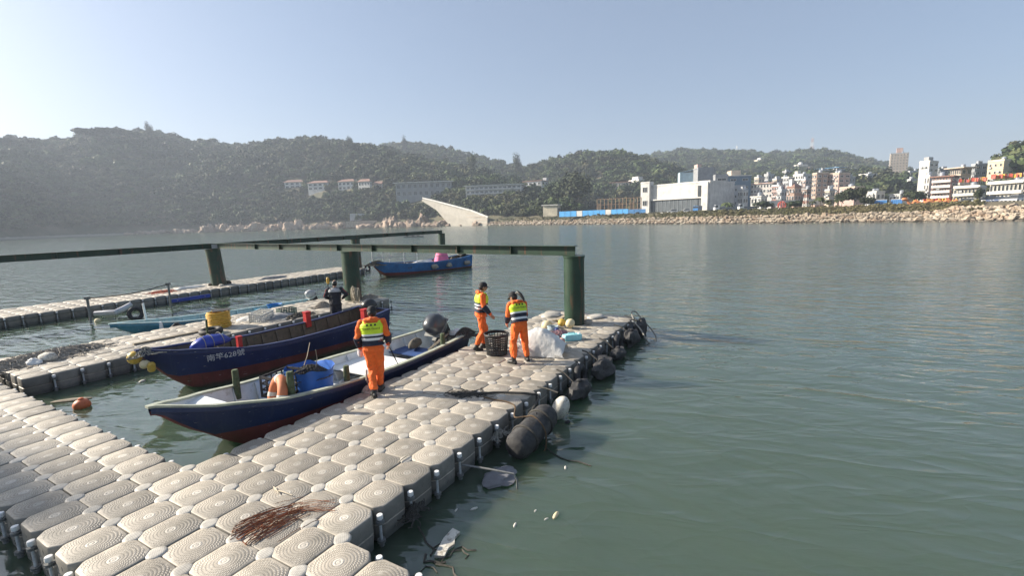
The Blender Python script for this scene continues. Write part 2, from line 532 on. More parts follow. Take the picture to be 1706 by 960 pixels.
def height(x, y):
    A = x / y
    D = float(shoreD(A))
    b = y - D
    if b < -6: return -2.5
    z = min(4.2, -2.5 + (b + 6) * .55)
    if A < -.16: z = min(1.8 + max(0, b) * .03, -1.2 + (b + 6) * .22)
    for k, (s0, s1, aa, ss) in enumerate(_H):
        if A < aa[0] or A > aa[-1]: continue
        t = (b - s0) / (s1 - s0)
        if t <= 0: continue
        zr = CAMZ + float(np.interp(A, aa, ss)) * (D + s1)
        z0 = 3.0
        if t < 1:
            e = 1 - (1 - t) ** 1.7
            e += .10 * math.sin(PI * t) * fbm(x, y, .012, k * 7.3)
            e = min(e, .55 * (t ** .5) + .45 * e)
        else:
            e = 1 - .5 * (t - 1)
        z = max(z, z0 + (zr - z0) * e)
    return z
def ground_hit(px, py, y0=90.0, y1=1500.0):   # where the line of sight through that pixel meets the land
    d = ray(px, py)
    k0 = y0
    while k0 < y1:
        p = Vector((0, 0, CAMZ)) + d * (k0 / d.y)
        if p.z < height(p.x, p.y):
            return p
        k0 *= 1.008
    return Vector((0, 0, CAMZ)) + d * (400 / d.y)

def land_material():
    t = NT('hillside_ground')
    g = t.n('NewGeometry', out=0)
    c = t.mix(t.ramp(t.noise(.05, 5, .6, g), [(.35, 0.0), (.65, 1.0)]), (.055, .060, .030), (.13, .11, .07))
    sz = t.t.nodes.new('ShaderNodeSeparateXYZ')
    t.t.links.new(g, sz.inputs[0])
    sand = t.ramp(t.math('ADD', sz.outputs[2], t.math('MULTIPLY', t.noise(.2, 4, .6, g), 2.0)), [(.0, 1.0), (3.6 / 10, 1.0)])
    low = t.math('LESS_THAN', t.math('ADD', sz.outputs[2], t.math('MULTIPLY', t.noise(.3, 3, .6, g), 1.2)), 2.3)
    c = t.mix(low, c, (.27, .25, .21))
    t.set(col=c, rough=.95, nrm=t.bump(t.noise(.4, 5, .65, g), .8, .6))
    return t.mat
_cols = np.concatenate([np.linspace(colA(-700), colA(-30), 40)[:-1], np.linspace(colA(-30), colA(1740), 280), np.linspace(colA(1740), colA(2300), 30)[1:]])
_offs = np.concatenate([np.array([-8, -5, -3, -1, 1, 3, 5, 8, 12]), np.linspace(18, 260, 56), np.linspace(270, 1000, 54), [1080, 1200]])
_lm = MB()
_vs = []
for A in _cols:
    D = float(shoreD(A))
    for b in _offs:
        y = D + b
        _vs.append((A * y, y, height(A * y, y)))
_nb = len(_offs)
_fs = [(a * _nb + k, (a + 1) * _nb + k, (a + 1) * _nb + k + 1, a * _nb + k + 1) for a in range(len(_cols) - 1) for k in range(_nb - 1)]
_lm.add(_vs, _fs)
tag(_lm.obj('terrain', land_material(), smooth=179), 'hills and shore around the bay', 'terrain', kind='structure')

# ---------------------------------------------------------------- foliage
def leaf_material(name, c1, c2, c3):
    t = NT(name)
    rnd = t.n('ObjectInfo', out='Random')
    g = t.n('NewGeometry', out=0)
    c = t.mix(t.ramp(rnd, [(.15, 0.0), (.5, .5), (.9, 1.0)]), c1, c2)
    c = t.mix(t.ramp(t.noise(.035, 3, .6, g), [(.48, 0.0), (.66, .75)]), c, c3)
    c = t.mix(t.ramp(t.noise(1.1, 3, .6, g), [(.35, 0.0), (.7, .5)]), c, tuple(k * 1.7 for k in c2))
    rv = t.n('ObjectInfo', out='Random')
    c = t.n('HueSaturation', {'Value': t.math('MULTIPLY_ADD', t.math('FRACT', t.math('MULTIPLY', rv, 17.3)), 1.3, .45), 'Color': c})
    t.set(col=c, rough=.75, spec=.25)
    return t.mat
M_LEAF = leaf_material('hill_foliage', (.020, .036, .013), (.042, .060, .020), (.085, .066, .036))
M_LEAF_DARK = leaf_material('dark_foliage', (.018, .028, .013), (.030, .042, .018), (.04, .044, .022))
M_BARK = mat('grey_brown_bark', (.11, .085, .065), .9, .3, 3, .6, .03)
def crown_mb(rng, rx, rz, z0, n, leaf, flat=0.0, lobes=7):
    b = MB()
    L = []
    for k in range(lobes):
        a = rng.uniform(0, 2 * PI)
        q = rng.uniform(.15, .72)
        L.append((Vector((math.cos(a) * rx * q, math.sin(a) * rx * q, z0 + rz * rng.uniform(.7, 1.5))), rng.uniform(.34, .58)))
    for k in range(n):
        c, s = L[k % lobes]
        d = Vector((rng.gauss(0, 1), rng.gauss(0, 1), rng.gauss(0, .9))).normalized()
        rr = rng.uniform(.6, 1.08) if rng.random() < .8 else rng.uniform(.2, .7)
        p = c + Vector((d.x * rx * s * rr, d.y * rx * s * rr, d.z * rz * (s + .12) * rr * (1 - flat)))
        nrm = (d + Vector((rng.gauss(0, .5), rng.gauss(0, .5), rng.gauss(.25, .4)))).normalized()
        u = nrm.orthogonal().normalized()
        u = Matrix.Rotation(rng.uniform(0, 6.3), 3, nrm) @ u
        w = nrm.cross(u)
        l = leaf * rng.uniform(.6, 1.25)
        b.add([p - u * l - w * l * .3, p + w * l * -.55, p + u * l - w * l * .2, p + u * l * .5 + w * l * .6, p - u * l * .5 + w * l * .65], [(0, 1, 2, 3, 4)])
    return b
def trunk_mb(rng, h, r, rx, limbs=5, lean=0.0):
    b = MB()
    pts = [Vector((lean * h * (q / 5) ** 1.5 + rng.uniform(-.04, .04) * h * (q > 0), rng.uniform(-.03, .03) * h * (q > 0), h * q / 5 - .3 * (q == 0))) for q in range(6)]
    b.tube(pts, [r * (1 - .13 * q) for q in range(6)], 7)
    for k in range(limbs):
        a = rng.uniform(0, 6.3)
        p = pts[3 + k % 3]
        e = p + Vector((math.cos(a) * rx * .55, math.sin(a) * rx * .55, h * rng.uniform(.15, .35)))
        b.tube([p, (p + e) / 2 + Vector((0, 0, -.05 * h)), e], [r * .45, r * .3, r * .12], 5)
    return b
def instancer(name, pts, protos, mats_label, cat):
    """points (x, y, z, scale) -> one object whose geometry nodes set a prototype on each point"""
    col = bpy.data.collections.new(name + '_kinds')
    for me in protos:
        col.objects.link(bpy.data.objects.new(me.name, me))
    me = bpy.data.meshes.new(name)
    me.from_pydata([p[:3] for p in pts], [], [])
    at = me.attributes.new('size', 'FLOAT', 'POINT')
    at.data.foreach_set('value', [p[3] for p in pts])
    o = link(name, me)
    ng = bpy.data.node_groups.new(name, 'GeometryNodeTree')
    ng.interface.new_socket('Geometry', in_out='INPUT', socket_type='NodeSocketGeometry')
    ng.interface.new_socket('Geometry', in_out='OUTPUT', socket_type='NodeSocketGeometry')
    nn, ll = ng.nodes, ng.links
    gi, go = nn.new('NodeGroupInput'), nn.new('NodeGroupOutput')
    ci = nn.new('GeometryNodeCollectionInfo')
    ci.inputs['Collection'].default_value = col
    ci.inputs['Separate Children'].default_value = True
    ci.inputs['Reset Children'].default_value = True
    ip = nn.new('GeometryNodeInstanceOnPoints')
    ip.inputs['Pick Instance'].default_value = True
    ri = nn.new('FunctionNodeRandomValue'); ri.data_type = 'INT'
    ri.inputs[4].default_value = 0; ri.inputs[5].default_value = len(protos) - 1
    rr = nn.new('FunctionNodeRandomValue'); rr.data_type = 'FLOAT_VECTOR'
    rr.inputs[0].default_value = (-.08, -.08, 0); rr.inputs[1].default_value = (.08, .08, 6.28)
    na = nn.new('GeometryNodeInputNamedAttribute'); na.data_type = 'FLOAT'
    na.inputs['Name'].default_value = 'size'
    ll.new(gi.outputs[0], ip.inputs['Points']); ll.new(ci.outputs[0], ip.inputs['Instance'])
    ll.new(ri.outputs[2], ip.inputs['Instance Index']); ll.new(rr.outputs[0], ip.inputs['Rotation'])
    ll.new(na.outputs[0], ip.inputs['Scale']); ll.new(ip.outputs[0], go.inputs[0])
    md = o.modifiers.new('scatter', 'NODES')
    md.node_group = ng
    return tag(o, mats_label, cat, kind='stuff')
_fr = random.Random(11)
TREE_PROTOS = []
for k in range(6):
    rx = _fr.uniform(.85, 1.1)
    b = crown_mb(_fr, rx, _fr.uniform(.55, .8), .30, 300, .17, lobes=_fr.randint(5, 9))
    b2 = trunk_mb(_fr, .8, .06, rx)
    n0 = len(b.f)
    b.add(b2.v, b2.f, 1)
    TREE_PROTOS.append(b.mesh('tree_kind', [M_LEAF, M_BARK], None))
CLEAR = []                                   # (x, y, r) kept free of scattered trees, filled by the buildings
def scatter_forest():
    pts = []
    rng = random.Random(5)
    a0, a1 = colA(-260), colA(1730)
    n = 0
    while n < 90000:
        n += 1
        A = rng.uniform(a0, a1)
        D = float(shoreD(A))
        b = 8 + 890 * rng.random() ** 1.15
        y = D + b
        if rng.random() > (y / 900) ** .35: continue
        x = A * y
        z = height(x, y)
        if z < 4.6 and not (A < -.2 and z > 2.2): continue
        if A > colA(1120) and z < 13 and rng.random() < .75: continue
        if any((x - cx) ** 2 + (y - cy) ** 2 < r * r for cx, cy, r in CLEAR): continue
        s = rng.uniform(2.2, 5.6) * (1.0 if rng.random() < .9 else 1.6)
        if b < 60: s *= .8
        pts.append((x, y, z - .3 * s, s))
    return pts
# ================================================================ BUILDINGS
def wallmat(name, c, **k):
    return mat('wall_' + name, c, .85, .22, .35, .15, .02, **k)
W_WHITE = wallmat('white', (.56, .55, .52))
W_CREAM = wallmat('cream', (.52, .47, .36))
W_GREY = wallmat('grey', (.25, .26, .27))
W_LGREY = wallmat('light_grey', (.38, .39, .40))
W_DGREY = wallmat('dark_grey', (.20, .215, .23))
W_BRICK = wallmat('brown_brick', (.33, .23, .18))
W_PINK = wallmat('pink_tile', (.46, .33, .29))
W_RED = wallmat('red_brown', (.30, .16, .13))
W_TAN = wallmat('tan', (.47, .39, .31))
W_BLUE = wallmat('slate_blue', (.10, .17, .24))
W_LBLUE = wallmat('pale_blue', (.34, .47, .54))
W_YEL = wallmat('yellow_ochre', (.55, .46, .31))
W_STONE = wallmat('granite', (.42, .36, .30), col2=(.30, .25, .2))
RF_RED = mat('red_brown_tile', (.22, .125, .095), .8, .25, 1.5, .4, .03)
RF_GREY = mat('grey_roof', (.30, .31, .32), .8, .2, .8, .2, .02)
RF_BLUE = mat('blue_sheet_roof', (.16, .38, .62), .5, .15, .8, .2, .02)
RF_WHITE = mat('white_roof', (.58, .58, .56), .7, .1, .8, .1, .02)
def glass_mat():
    t = NT('dark_window_glass')
    rnd = t.n('ObjectInfo', out='Random')
    t.set(col=t.mix(rnd, (.012, .016, .02), (.05, .056, .06)), rough=.12, spec=.6)
    return t.mat
M_GLASS = glass_mat()
M_FRAME = mat('pale_window_frame', (.55, .55, .53), .6, .1, 2, 0)
_wcache = {}
def window_mesh(w, h, frame):
    k = (round(w, 1), round(h, 1), frame.name)
    if k not in _wcache:
        b = MB()
        w, h = k[0], k[1]
        f = min(.16, w * .1)
        for s in (-1, 1):
            b.box((-.05, s * (w - f) / 2, 0), (.2, f, h), m=1)
            b.box((-.052, 0, s * (h - f) / 2), (.2, w - 2 * f, f), m=1)
        if w > 1.3: b.box((-.045, 0, 0), (.14, f * .7, h - 2 * f), m=1)
        _wcache[k] = (b.mesh('window', [M_GLASS, frame], None), MB().box((-.02, 0, 0), (.10, w - f, h - f)).mesh('pane', M_GLASS, None))
    return _wcache[k]
BL = []
def bld(name, label, px0, pxm, px1, ytop, ybase, a=0, Y=None, wall=None, fl=3, c1=4, c2=2, roof='flat', rmat=None, win=(.62, .56), frame=None, L2=None, trim=None, balc=None, cat='building', group='buildings round the bay', found=6.0, over=.35, roofh=2.2, extra=None, winside=True):
    asp = .8
    a = math.atan(colA(pxm)) + math.atan2((px1 - pxm) / max(1.0, pxm - px0), asp)
    if Y is None:
        p = ground_hit(pxm, ybase); Y = p.y
    top = at_y(pxm, ytop, Y)
    base = at_y(pxm, ybase, Y)
    corner = Vector((top.x, top.y, base.z))
    t1 = Vector((-math.cos(a), math.sin(a))); t2 = Vector((math.sin(a), math.cos(a)))
    def solve(px, t):
        A = colA(px)
        return (A * corner.y - corner.x) / (t.x - A * t.y)
    L1 = max(2.0, solve(px0, t1))
    if L2 is None: L2 = max(2.0, min(45, solve(px1, t2)))
    H = top.z - base.z
    gz = min(height(corner.x, corner.y), height(corner.x + t2.x * L2, corner.y + t2.y * L2), height(corner.x + t1.x * L1, corner.y + t1.y * L1))
    found = max(1.0, base.z - gz + .6)
    ctr = corner.to_2d() + t1 * L1 / 2 + t2 * L2 / 2
    CLEAR.append((ctr.x, ctr.y, max(L1, L2) * .52 + 1))
    root = empty(name, corner, PI / 2 - a, label, cat, group)
    BL.append((name, label[:30], round(corner.x), round(corner.y), round(base.z, 1), round(L1, 1), round(L2, 1), round(H, 1), round(gz, 1)))
    wall = wall or W_WHITE
    trim = trim or wall
    MB().box((L2 / 2, L1 / 2, (H - found) / 2), (L2, L1, H + found)).obj('wall', wall, root, smooth=None)
    if roof == 'flat':
        b = MB()
        b.box((L2 / 2, L1 / 2, H + .12), (L2 + .3, L1 + .3, .3))
        for (cx, cy, sx, sy) in ((.1, L1 / 2, .25, L1 + .2), (L2 - .1, L1 / 2, .25, L1 + .2), (L2 / 2, .1, L2 - .3, .25), (L2 / 2, L1 - .1, L2 - .3, .25)):
            b.box((cx, cy, H + .55), (sx, sy, .6))
        b.obj('roof', rmat or trim, root, smooth=None)
    elif roof == 'slab':
        MB().box((L2 / 2, L1 / 2, H + .25), (L2 + 2 * over, L1 + 2 * over, .5)).obj('roof', rmat or RF_GREY, root, smooth=None)
    elif roof == 'hip':
        o = over
        e = min(L1, L2) * .48
        b = MB()
        b.loft([[Vector((-o, -o, H)), Vector((L2 + o, -o, H)), Vector((L2 + o, L1 + o, H)), Vector((-o, L1 + o, H))],
                [Vector((-o, -o, H + .2)), Vector((L2 + o, -o, H + .2)), Vector((L2 + o, L1 + o, H + .2)), Vector((-o, L1 + o, H + .2))],
                [Vector((e, e, H + roofh)), Vector((L2 - e, e, H + roofh)), Vector((L2 - e, L1 - e, H + roofh)), Vector((e, L1 - e, H + roofh))]])
        b.obj('roof', rmat or RF_RED, root, smooth=None)
    elif roof == 'shed':
        b = MB()
        o = over
        b.loft([[Vector((-o, -o, H)), Vector((L2 + o, -o, H + roofh)), Vector((L2 + o, L1 + o, H + roofh)), Vector((-o, L1 + o, H))],
                [Vector((-o, -o, H + .35)), Vector((L2 + o, -o, H + roofh + .35)), Vector((L2 + o, L1 + o, H + roofh + .35)), Vector((-o, L1 + o, H + .35))]])
        b.obj('roof', rmat or RF_GREY, root, smooth=None)
    fh = H / max(fl, 1)
    frame = frame or M_FRAME
    if c1:
        bw = L1 / c1
        me = window_mesh(bw * win[0], fh * win[1], frame)
        for f in range(fl):
            for c in range(c1):
                link('pane', me[1], link('window', me[0], root, (-.02, (c + .5) * bw, (f + .52) * fh)))
    if c2 and winside:
        bw = L2 / c2
        me = window_mesh(bw * win[0], fh * win[1], frame)
        for f in range(fl):
            for c in range(c2):
                link('pane', me[1], link('window', me[0], root, ((c + .5) * bw, -.02, (f + .52) * fh), PI / 2))
    if balc:
        for f in range(1, fl + (1 if balc == 'all' else 0)):
            b = MB()
            b.box((-.55, L1 / 2, f * fh), (1.15, L1 * .98, .18))
            b.box((-1.08, L1 / 2, f * fh + .5), (.1, L1 * .98, .85))
            b.obj('balcony', trim if balc != 'dark' else W_DGREY, root, smooth=None)
    elif trim is not wall:
        for f in range(1, fl):
            MB().box((L2 / 2, L1 / 2, f * fh), (L2 + .25, L1 + .25, .25)).obj('ledge', trim, root, smooth=None)
    if extra: extra(root, L1, L2, H, fh)
    return root
def rooftop(cx, cy, sx, sy, h, m, name='roof_house'):
    def f(root, L1, L2, H, fh):
        MB().box((L2 * cx, L1 * cy, H + h / 2), (L2 * sx, L1 * sy, h)).obj(name, m, root, smooth=None)
    return f
# --- left shore: villas in the trees
VG = 'buildings on the wooded left shore'
for k, (x0, xm, x1, yt, yb, lab) in enumerate([
        (481, 508, 519, 303, 313, 'white hillside villa with low red roof, first in the row above the rocks'),
        (519, 546, 561, 304, 316, 'white hillside villa with hipped red roof, second in the row above the rocks'),
        (569, 590, 601, 302, 316, 'taller white villa with steep red roof in the middle of the hillside row'),
        (602, 616, 625, 302, 318, 'narrow white villa beside the taller red roofed villa'),
        (627, 640, 646, 306, 314, 'low villa with brown roof next to the long grey hall')]):
    bld('hillside_villa', lab, x0, xm, x1, yt, yb, 52, wall=W_WHITE if k < 4 else W_TAN, fl=2, c1=4, c2=2, roof='hip', rmat=RF_RED, roofh=2.6, over=.9, cat='house', group=VG, trim=W_LGREY)
bld('school_hall', 'long grey hall with pale flat roof above the sloping sea wall', 663, 752, 766, 302, 326, 40, wall=W_GREY, fl=2, c1=10, c2=2, roof='slab', rmat=RF_WHITE, over=1.6, win=(.6, .55), frame=W_LGREY, group=VG, trim=W_DGREY)
bld('terraced_school', 'white terraced school block with long horizontal balconies', 778, 868, 876, 307, 335, 30, wall=W_WHITE, fl=4, c1=12, c2=2, roof='slab', rmat=RF_WHITE, over=1.2, win=(.7, .5), balc='yes', trim=W_WHITE, group=VG)
bld('school_annex', 'concrete school annex with brown roof and stair tower', 874, 902, 914, 301, 335, 45, wall=W_LGREY, fl=4, c1=4, c2=2, roof='slab', rmat=RF_RED, over=.8, win=(.6, .55), balc='yes', trim=W_GREY, group=VG, extra=rooftop(.9, .1, .3, .2, 3, W_LGREY, 'stair_tower'))
bld('ridge_pavilion', 'small dark pavilion on the leftmost ridge', 70, 84, 88, 235, 243, 35, wall=W_RED, fl=1, c1=3, c2=1, roof='slab', rmat=RF_RED, over=.6, cat='pavilion', group=VG)
bld('pump_house', 'small cream pump house standing at the end of the blue hoarding', 905, 928, 934, 342, 362, 30, Y=262, wall=W_CREAM, fl=1, c1=0, c2=1, roof='slab', rmat=W_WHITE, over=.7, group=VG)
# --- museum block
def museum_extra(root, L1, L2, H, fh):
    g = mat('museum_curtain_glass', (.10, .115, .125), .25, .2, .5, 0)
    w = MB()
    w.box((-.25, L1 * .52, H * .22), (.5, L1 * .94, H * .44)); w.obj('glass_front', g, root, smooth=None)
    for k in range(13):
        MB().box((-.58, L1 * (.07 + .072 * k), H * .22), (.16, .22, H * .44)).obj('mullion', W_DGREY, root, smooth=None)
    b = MB(); b.box((-1.4, 1.6, H * .5), (1.6, 3.2, H)); b.obj('end_pier', W_WHITE, root, smooth=None)
    b = MB(); b.box((-.75, L1 * .5, H * .47), (1.2, L1 * .93, .6)); b.obj('soffit', W_WHITE, root, smooth=None)
    MB().box((-.34, 5.2, H * .5), (.5, 1.5, H * .8)).obj('slot_window', M_GLASS, root, smooth=None)
bld('museum', 'big white museum with blank upper wall over a dark glass front', 1084, 1183, 1222, 303, 350, 46, Y=232, wall=W_WHITE, fl=1, c1=0, c2=0, rmat=W_WHITE, extra=museum_extra)
bld('museum_wing', 'white frame wing with square window at the end of the museum', 1067, 1082, 1088, 305, 350, 46, Y=255, wall=W_WHITE, fl=2, c1=1, c2=0, win=(.55, .4), rmat=W_WHITE)
bld('museum_annex', 'grey concrete annex on the shaded side of the museum', 1184, 1200, 1240, 312, 345, 60, Y=262, wall=W_LGREY, fl=3, c1=0, c2=4, win=(.3, .4))
bld('blue_block', 'dark slate blue block with pale roof edge behind the museum annex', 1196, 1212, 1249, 294, 345, 62, Y=300, wall=W_BLUE, fl=4, c1=0, c2=2, roof='slab', rmat=RF_WHITE, win=(.5, .3), extra=rooftop(.45, .5, .4, .5, 4, W_TAN))
bld('grey_tower_block', 'grey windowless block rising behind the museum roof', 1152, 1163, 1188, 281, 345, 62, Y=300, wall=W_GREY, fl=4, c1=0, c2=0, extra=rooftop(.15, .5, .25, .6, 3, W_PINK))
bld('pale_blue_block', 'pale blue wedge shaped block behind the museum roof', 1128, 1133, 1157, 288, 345, 66, Y=310, wall=W_LBLUE, fl=3, c1=0, c2=0, roof='shed', rmat=W_LBLUE, roofh=2.0, over=.1)
bld('small_grey_block', 'dark grey box with recessed window above the museum corner', 1186, 1192, 1211, 293, 345, 64, Y=282, wall=W_GREY, fl=4, c1=0, c2=1, win=(.7, .35))
bld('hillside_school', 'brown roofed building with columns on the slope left of the museum', 1012, 1048, 1054, 303, 320, 32, wall=W_TAN, fl=2, c1=8, c2=1, roof='slab', rmat=RF_RED, over=.8, win=(.7, .6))
bld('white_lookout', 'white stacked box building on the slope above the scaffold frame', 1047, 1064, 1079, 300, 318, 48, wall=W_WHITE, fl=2, c1=3, c2=2, win=(.6, .4), extra=rooftop(.4, .5, .5, .6, 3.5, W_WHITE))
bld('hill_cottage', 'tiny white cottage half hidden on the wooded hill', 1109, 1113, 1117, 285, 292, 45, wall=W_WHITE, fl=1, c1=1, c2=1, roof='hip', roofh=1.5)
bld('hill_shed', 'small tan hut among the trees above the terraced school', 990, 998, 1005, 299, 307, 45, wall=W_TAN, fl=1, c1=2, c2=1, roof='slab')
# --- residential cluster
RG = 'town houses behind the breakwater'
bld('row_house', 'pale row house with long pink eaves beside the dark blue block', 1249, 1287, 1298, 305, 330, 48, Y=290, wall=W_WHITE, fl=3, c1=7, c2=2, roof='slab', rmat=W_PINK, over=.9, trim=W_PINK, group=RG)
bld('low_house', 'small white low house in front of the pale row house', 1250, 1268, 1277, 328, 343, 50, Y=222, wall=W_WHITE, fl=1, c1=3, c2=2, roof='slab', rmat=W_WHITE, group=RG)
bld('red_house', 'red brown town house with white bands', 1284, 1298, 1306, 310, 334, 50, Y=262, wall=W_RED, fl=3, c1=3, c2=1, trim=W_WHITE, group=RG)
bld('stepped_house', 'white stepped house with roof terrace high in the cluster', 1318, 1338, 1348, 291, 325, 50, Y=330, wall=W_WHITE, fl=4, c1=4, c2=2, roof='flat', group=RG, balc='yes', extra=rooftop(.3, .8, .4, .3, 3, W_WHITE))
bld('grey_terrace_house', 'grey terrace house left of the white stepped house', 1299, 1314, 1321, 296, 325, 50, Y=335, wall=W_LGREY, fl=4, c1=3, c2=1, trim=W_WHITE, group=RG)
bld('brick_house', 'brown brick house with pitched roof and white dormer', 1309, 1324, 1333, 312, 336, 52, Y=255, wall=W_BRICK, fl=2, c1=3, c2=2, roof='hip', rmat=RF_RED, roofh=3, group=RG, extra=rooftop(.2, .6, .35, .35, 4.5, W_WHITE, 'dormer'))
bld('brick_house', 'low brown house squeezed against the tall brick apartments', 1332, 1344, 1350, 316, 336, 52, Y=262, wall=W_BRICK, fl=2, c1=3, c2=1, roof='slab', rmat=W_LGREY, group=RG)
bld('apartment_block', 'tall brown brick apartment block with balconies', 1350, 1361, 1376, 290, 336, 56, Y=250, wall=W_BRICK, fl=6, c1=2, c2=2, win=(.6, .55), trim=W_TAN, group=RG)
bld('apartment_block', 'wide pink tiled apartment block next to the brown brick one', 1375, 1398, 1412, 290, 336, 54, Y=246, wall=W_PINK, fl=6, c1=4, c2=2, win=(.6, .5), trim=W_TAN, group=RG)
def dome(root, L1, L2, H, fh):
    MB().ell((L2 * .4, L1 * .4, H + 1.2), (3, 3, 3.2), 14, 8).obj('dome', RF_WHITE, root)
    MB().cyl((L2 * .4, L1 * .4, H - .5), (L2 * .4, L1 * .4, H + 1), 2.6).obj('dome_drum', RF_WHITE, root)
bld('domed_building', 'pale building with white dome high above the town', 1318, 1330, 1341, 275, 283, 48, wall=W_WHITE, fl=1, c1=3, c2=2, group=RG, extra=dome)
bld('long_hill_building', 'long pinkish building on the slope left of the blue roof', 1314, 1348, 1356, 279, 286, 35, wall=W_PINK, fl=1, c1=7, c2=1, roof='slab', rmat=W_TAN, group=RG)
def posts(root, L1, L2, H, fh):
    for k in range(8):
        MB().box((-.4, L1 * (.04 + .131 * k), H * .4), (.5, .5, H)).obj('pillar', W_WHITE, root, smooth=None)
bld('blue_roof_hall', 'hall under a bright blue sloping sheet roof on the hillside', 1353, 1396, 1403, 279, 292, 34, Y=420, wall=W_LGREY, fl=2, c1=7, c2=1, roof='shed', rmat=RF_BLUE, roofh=1.6, over=1.2, group=RG, extra=posts)
bld('white_apartments', 'white five storey apartments with stacked balconies', 1426, 1446, 1457, 291, 322, 50, Y=330, wall=W_WHITE, fl=5, c1=3, c2=2, balc='yes', trim=W_WHITE, group=RG, win=(.7, .5))
bld('coral_house', 'low coral pink house behind the dark round tree', 1396, 1424, 1437, 313, 336, 50, Y=228, wall=W_PINK, fl=2, c1=4, c2=2, roof='flat', rmat=W_TAN, group=RG)
bld('small_white_house', 'small white flat roofed house right of the coral house', 1442, 1460, 1472, 321, 335, 50, Y=236, wall=W_WHITE, fl=1, c1=3, c2=2, group=RG)
bld('low_white_row', 'low white row house in front of the wooded bank', 1480, 1500, 1512, 324, 334, 50, Y=240, wall=W_WHITE, fl=1, c1=3, c2=1, roof='slab', rmat=W_LGREY, group=RG)
bld('hill_villa', 'sunlit cream villa alone on the high wooded slope', 1248, 1262, 1275, 267, 276, 46, wall=W_CREAM, fl=2, c1=4, c2=2, roof='flat', group=RG, extra=rooftop(.6, .3, .6, .5, 4, W_WHITE))
bld('hotel_tower', 'grey tower block standing alone against the sky', 1477, 1484, 1506, 257, 298, 64, Y=420, wall=W_TAN, fl=9, c1=2, c2=6, win=(.5, .42), trim=W_LGREY, group=RG, extra=rooftop(.5, .5, .35, .5, 5, W_PINK))
bld('hotel_podium', 'pale low podium at the foot of the tower block', 1458, 1477, 1484, 287, 298, 40, Y=415, wall=W_WHITE, fl=1, c1=3, c2=1, group=RG)
bld('white_tower', 'tall white striped building beside the red balconied hotel', 1525, 1549, 1556, 270, 332, 55, Y=215, wall=W_WHITE, fl=7, c1=0, c2=2, win=(.5, .4), group=RG, extra=rooftop(.4, .5, .5, .5, 2.5, W_LGREY))
bld('white_tower_wing', 'white lower wing with dark slot windows joined to the red hotel', 1541, 1549, 1553, 295, 330, 55, Y=200, wall=W_WHITE, fl=3, c1=2, c2=0, win=(.4, .7), group=RG)
bld('balcony_hotel', 'red and white hotel with rows of balconies', 1549, 1586, 1592, 294, 338, 56, Y=185, wall=W_RED, fl=5, c1=6, c2=2, win=(.55, .6), roof='slab', rmat=RF_RED, over=.8, balc='yes', trim=W_WHITE, group=RG)
bld('roof_pavilion', 'grey pavilion building with two wide eaves behind the red hotel', 1577, 1602, 1612, 280, 330, 52, Y=225, wall=W_TAN, fl=4, c1=5, c2=2, roof='slab', rmat=W_TAN, over=1.8, group=RG)
bld('grey_flats', 'grey flats behind the roof pavilion', 1611, 1625, 1637, 275, 330, 55, Y=245, wall=W_GREY, fl=6, c1=2, c2=2, trim=W_LGREY, group=RG)
bld('terrace_restaurant', 'cream terrace building with red decorations on its upper deck', 1586, 1632, 1640, 312, 338, 58, Y=172, wall=W_CREAM, fl=2, c1=7, c2=1, win=(.65, .6), balc='all', trim=W_WHITE, group=RG)
bld('ochre_building', 'tall cream and ochre building below the dark hill at the right edge', 1638, 1673, 1686, 268, 330, 58, Y=205, wall=W_YEL, fl=5, c1=3, c2=1, win=(.4, .35), trim=W_CREAM, group=RG)
bld('long_terrace', 'long two storey terrace with white parapet above the parked cars', 1646, 1712, 1760, 303, 338, 62, Y=150, wall=W_CREAM, fl=2, c1=9, c2=1, L2=14, win=(.78, .66), balc='all', trim=W_WHITE, group=RG)
for _x, _yt, _y, _w, _l in ((1516, 286, 380, W_LGREY, 'grey block just left of the white tower'), (1565, 283, 300, W_DGREY, 'dark slim block between the white tower and the pavilion'), (1640, 284, 260, W_LGREY, 'pale narrow block left of the ochre building')):
    bld('infill_block', _l, _x - 9, _x, _x + 9, _yt, 332, 56, Y=_y, wall=_w, fl=6, c1=2, c2=2, group=RG)
_more = [(1222, 300, 330, 330, W_LGREY, 3, 'pale grey house behind the slate blue block'), (1262, 296, 326, 345, W_TAN, 3, 'tan house above the pale row house'), (1278, 291, 320, 380, W_LGREY, 3, 'light grey house high above the pale row house'), (1292, 299, 326, 310, W_TAN, 3, 'tan house between the row house and the red house'),
         (1308, 286, 310, 430, W_LGREY, 2, 'light grey cottage on the slope left of the dome'), (1368, 284, 300, 400, W_PINK, 3, 'pink block under the blue sheet roof'), (1412, 296, 330, 300, W_LGREY, 4, 'grey flats between the pink apartments and the white ones'), (1418, 283, 300, 520, W_WHITE, 2, 'white house on the slope right of the blue roof'),
         (1464, 300, 325, 350, W_LGREY, 3, 'grey house right of the white five storey apartments'), (1300, 318, 340, 215, W_LGREY, 2, 'low grey house in front of the red brown one'), (1380, 318, 342, 200, W_TAN, 2, 'low tan house below the pink apartments'), (1600, 290, 330, 235, W_LGREY, 5, 'light grey block tucked behind the roof pavilion'),
         (1653, 290, 325, 230, W_WHITE, 4, 'white block left behind the ochre building'), (1515, 300, 332, 300, W_WHITE, 3, 'white low block under the tall white tower'), (1340, 300, 325, 300, W_PINK, 3, 'pink house between the brick house and the tall apartments'), (1236, 318, 340, 240, W_WHITE, 2, 'small white block at the foot of the slate blue one')]
for _x, _yt, _yb, _y, _w, _f, _l in _more:
    bld('town_house', _l, _x - 8, _x + 2, _x + 9, _yt, _yb, Y=_y, wall=_w, fl=_f, c1=3, c2=2, trim=W_LGREY, group=RG, extra=rooftop(.3, .4, .4, .35, 2.2, W_LGREY))
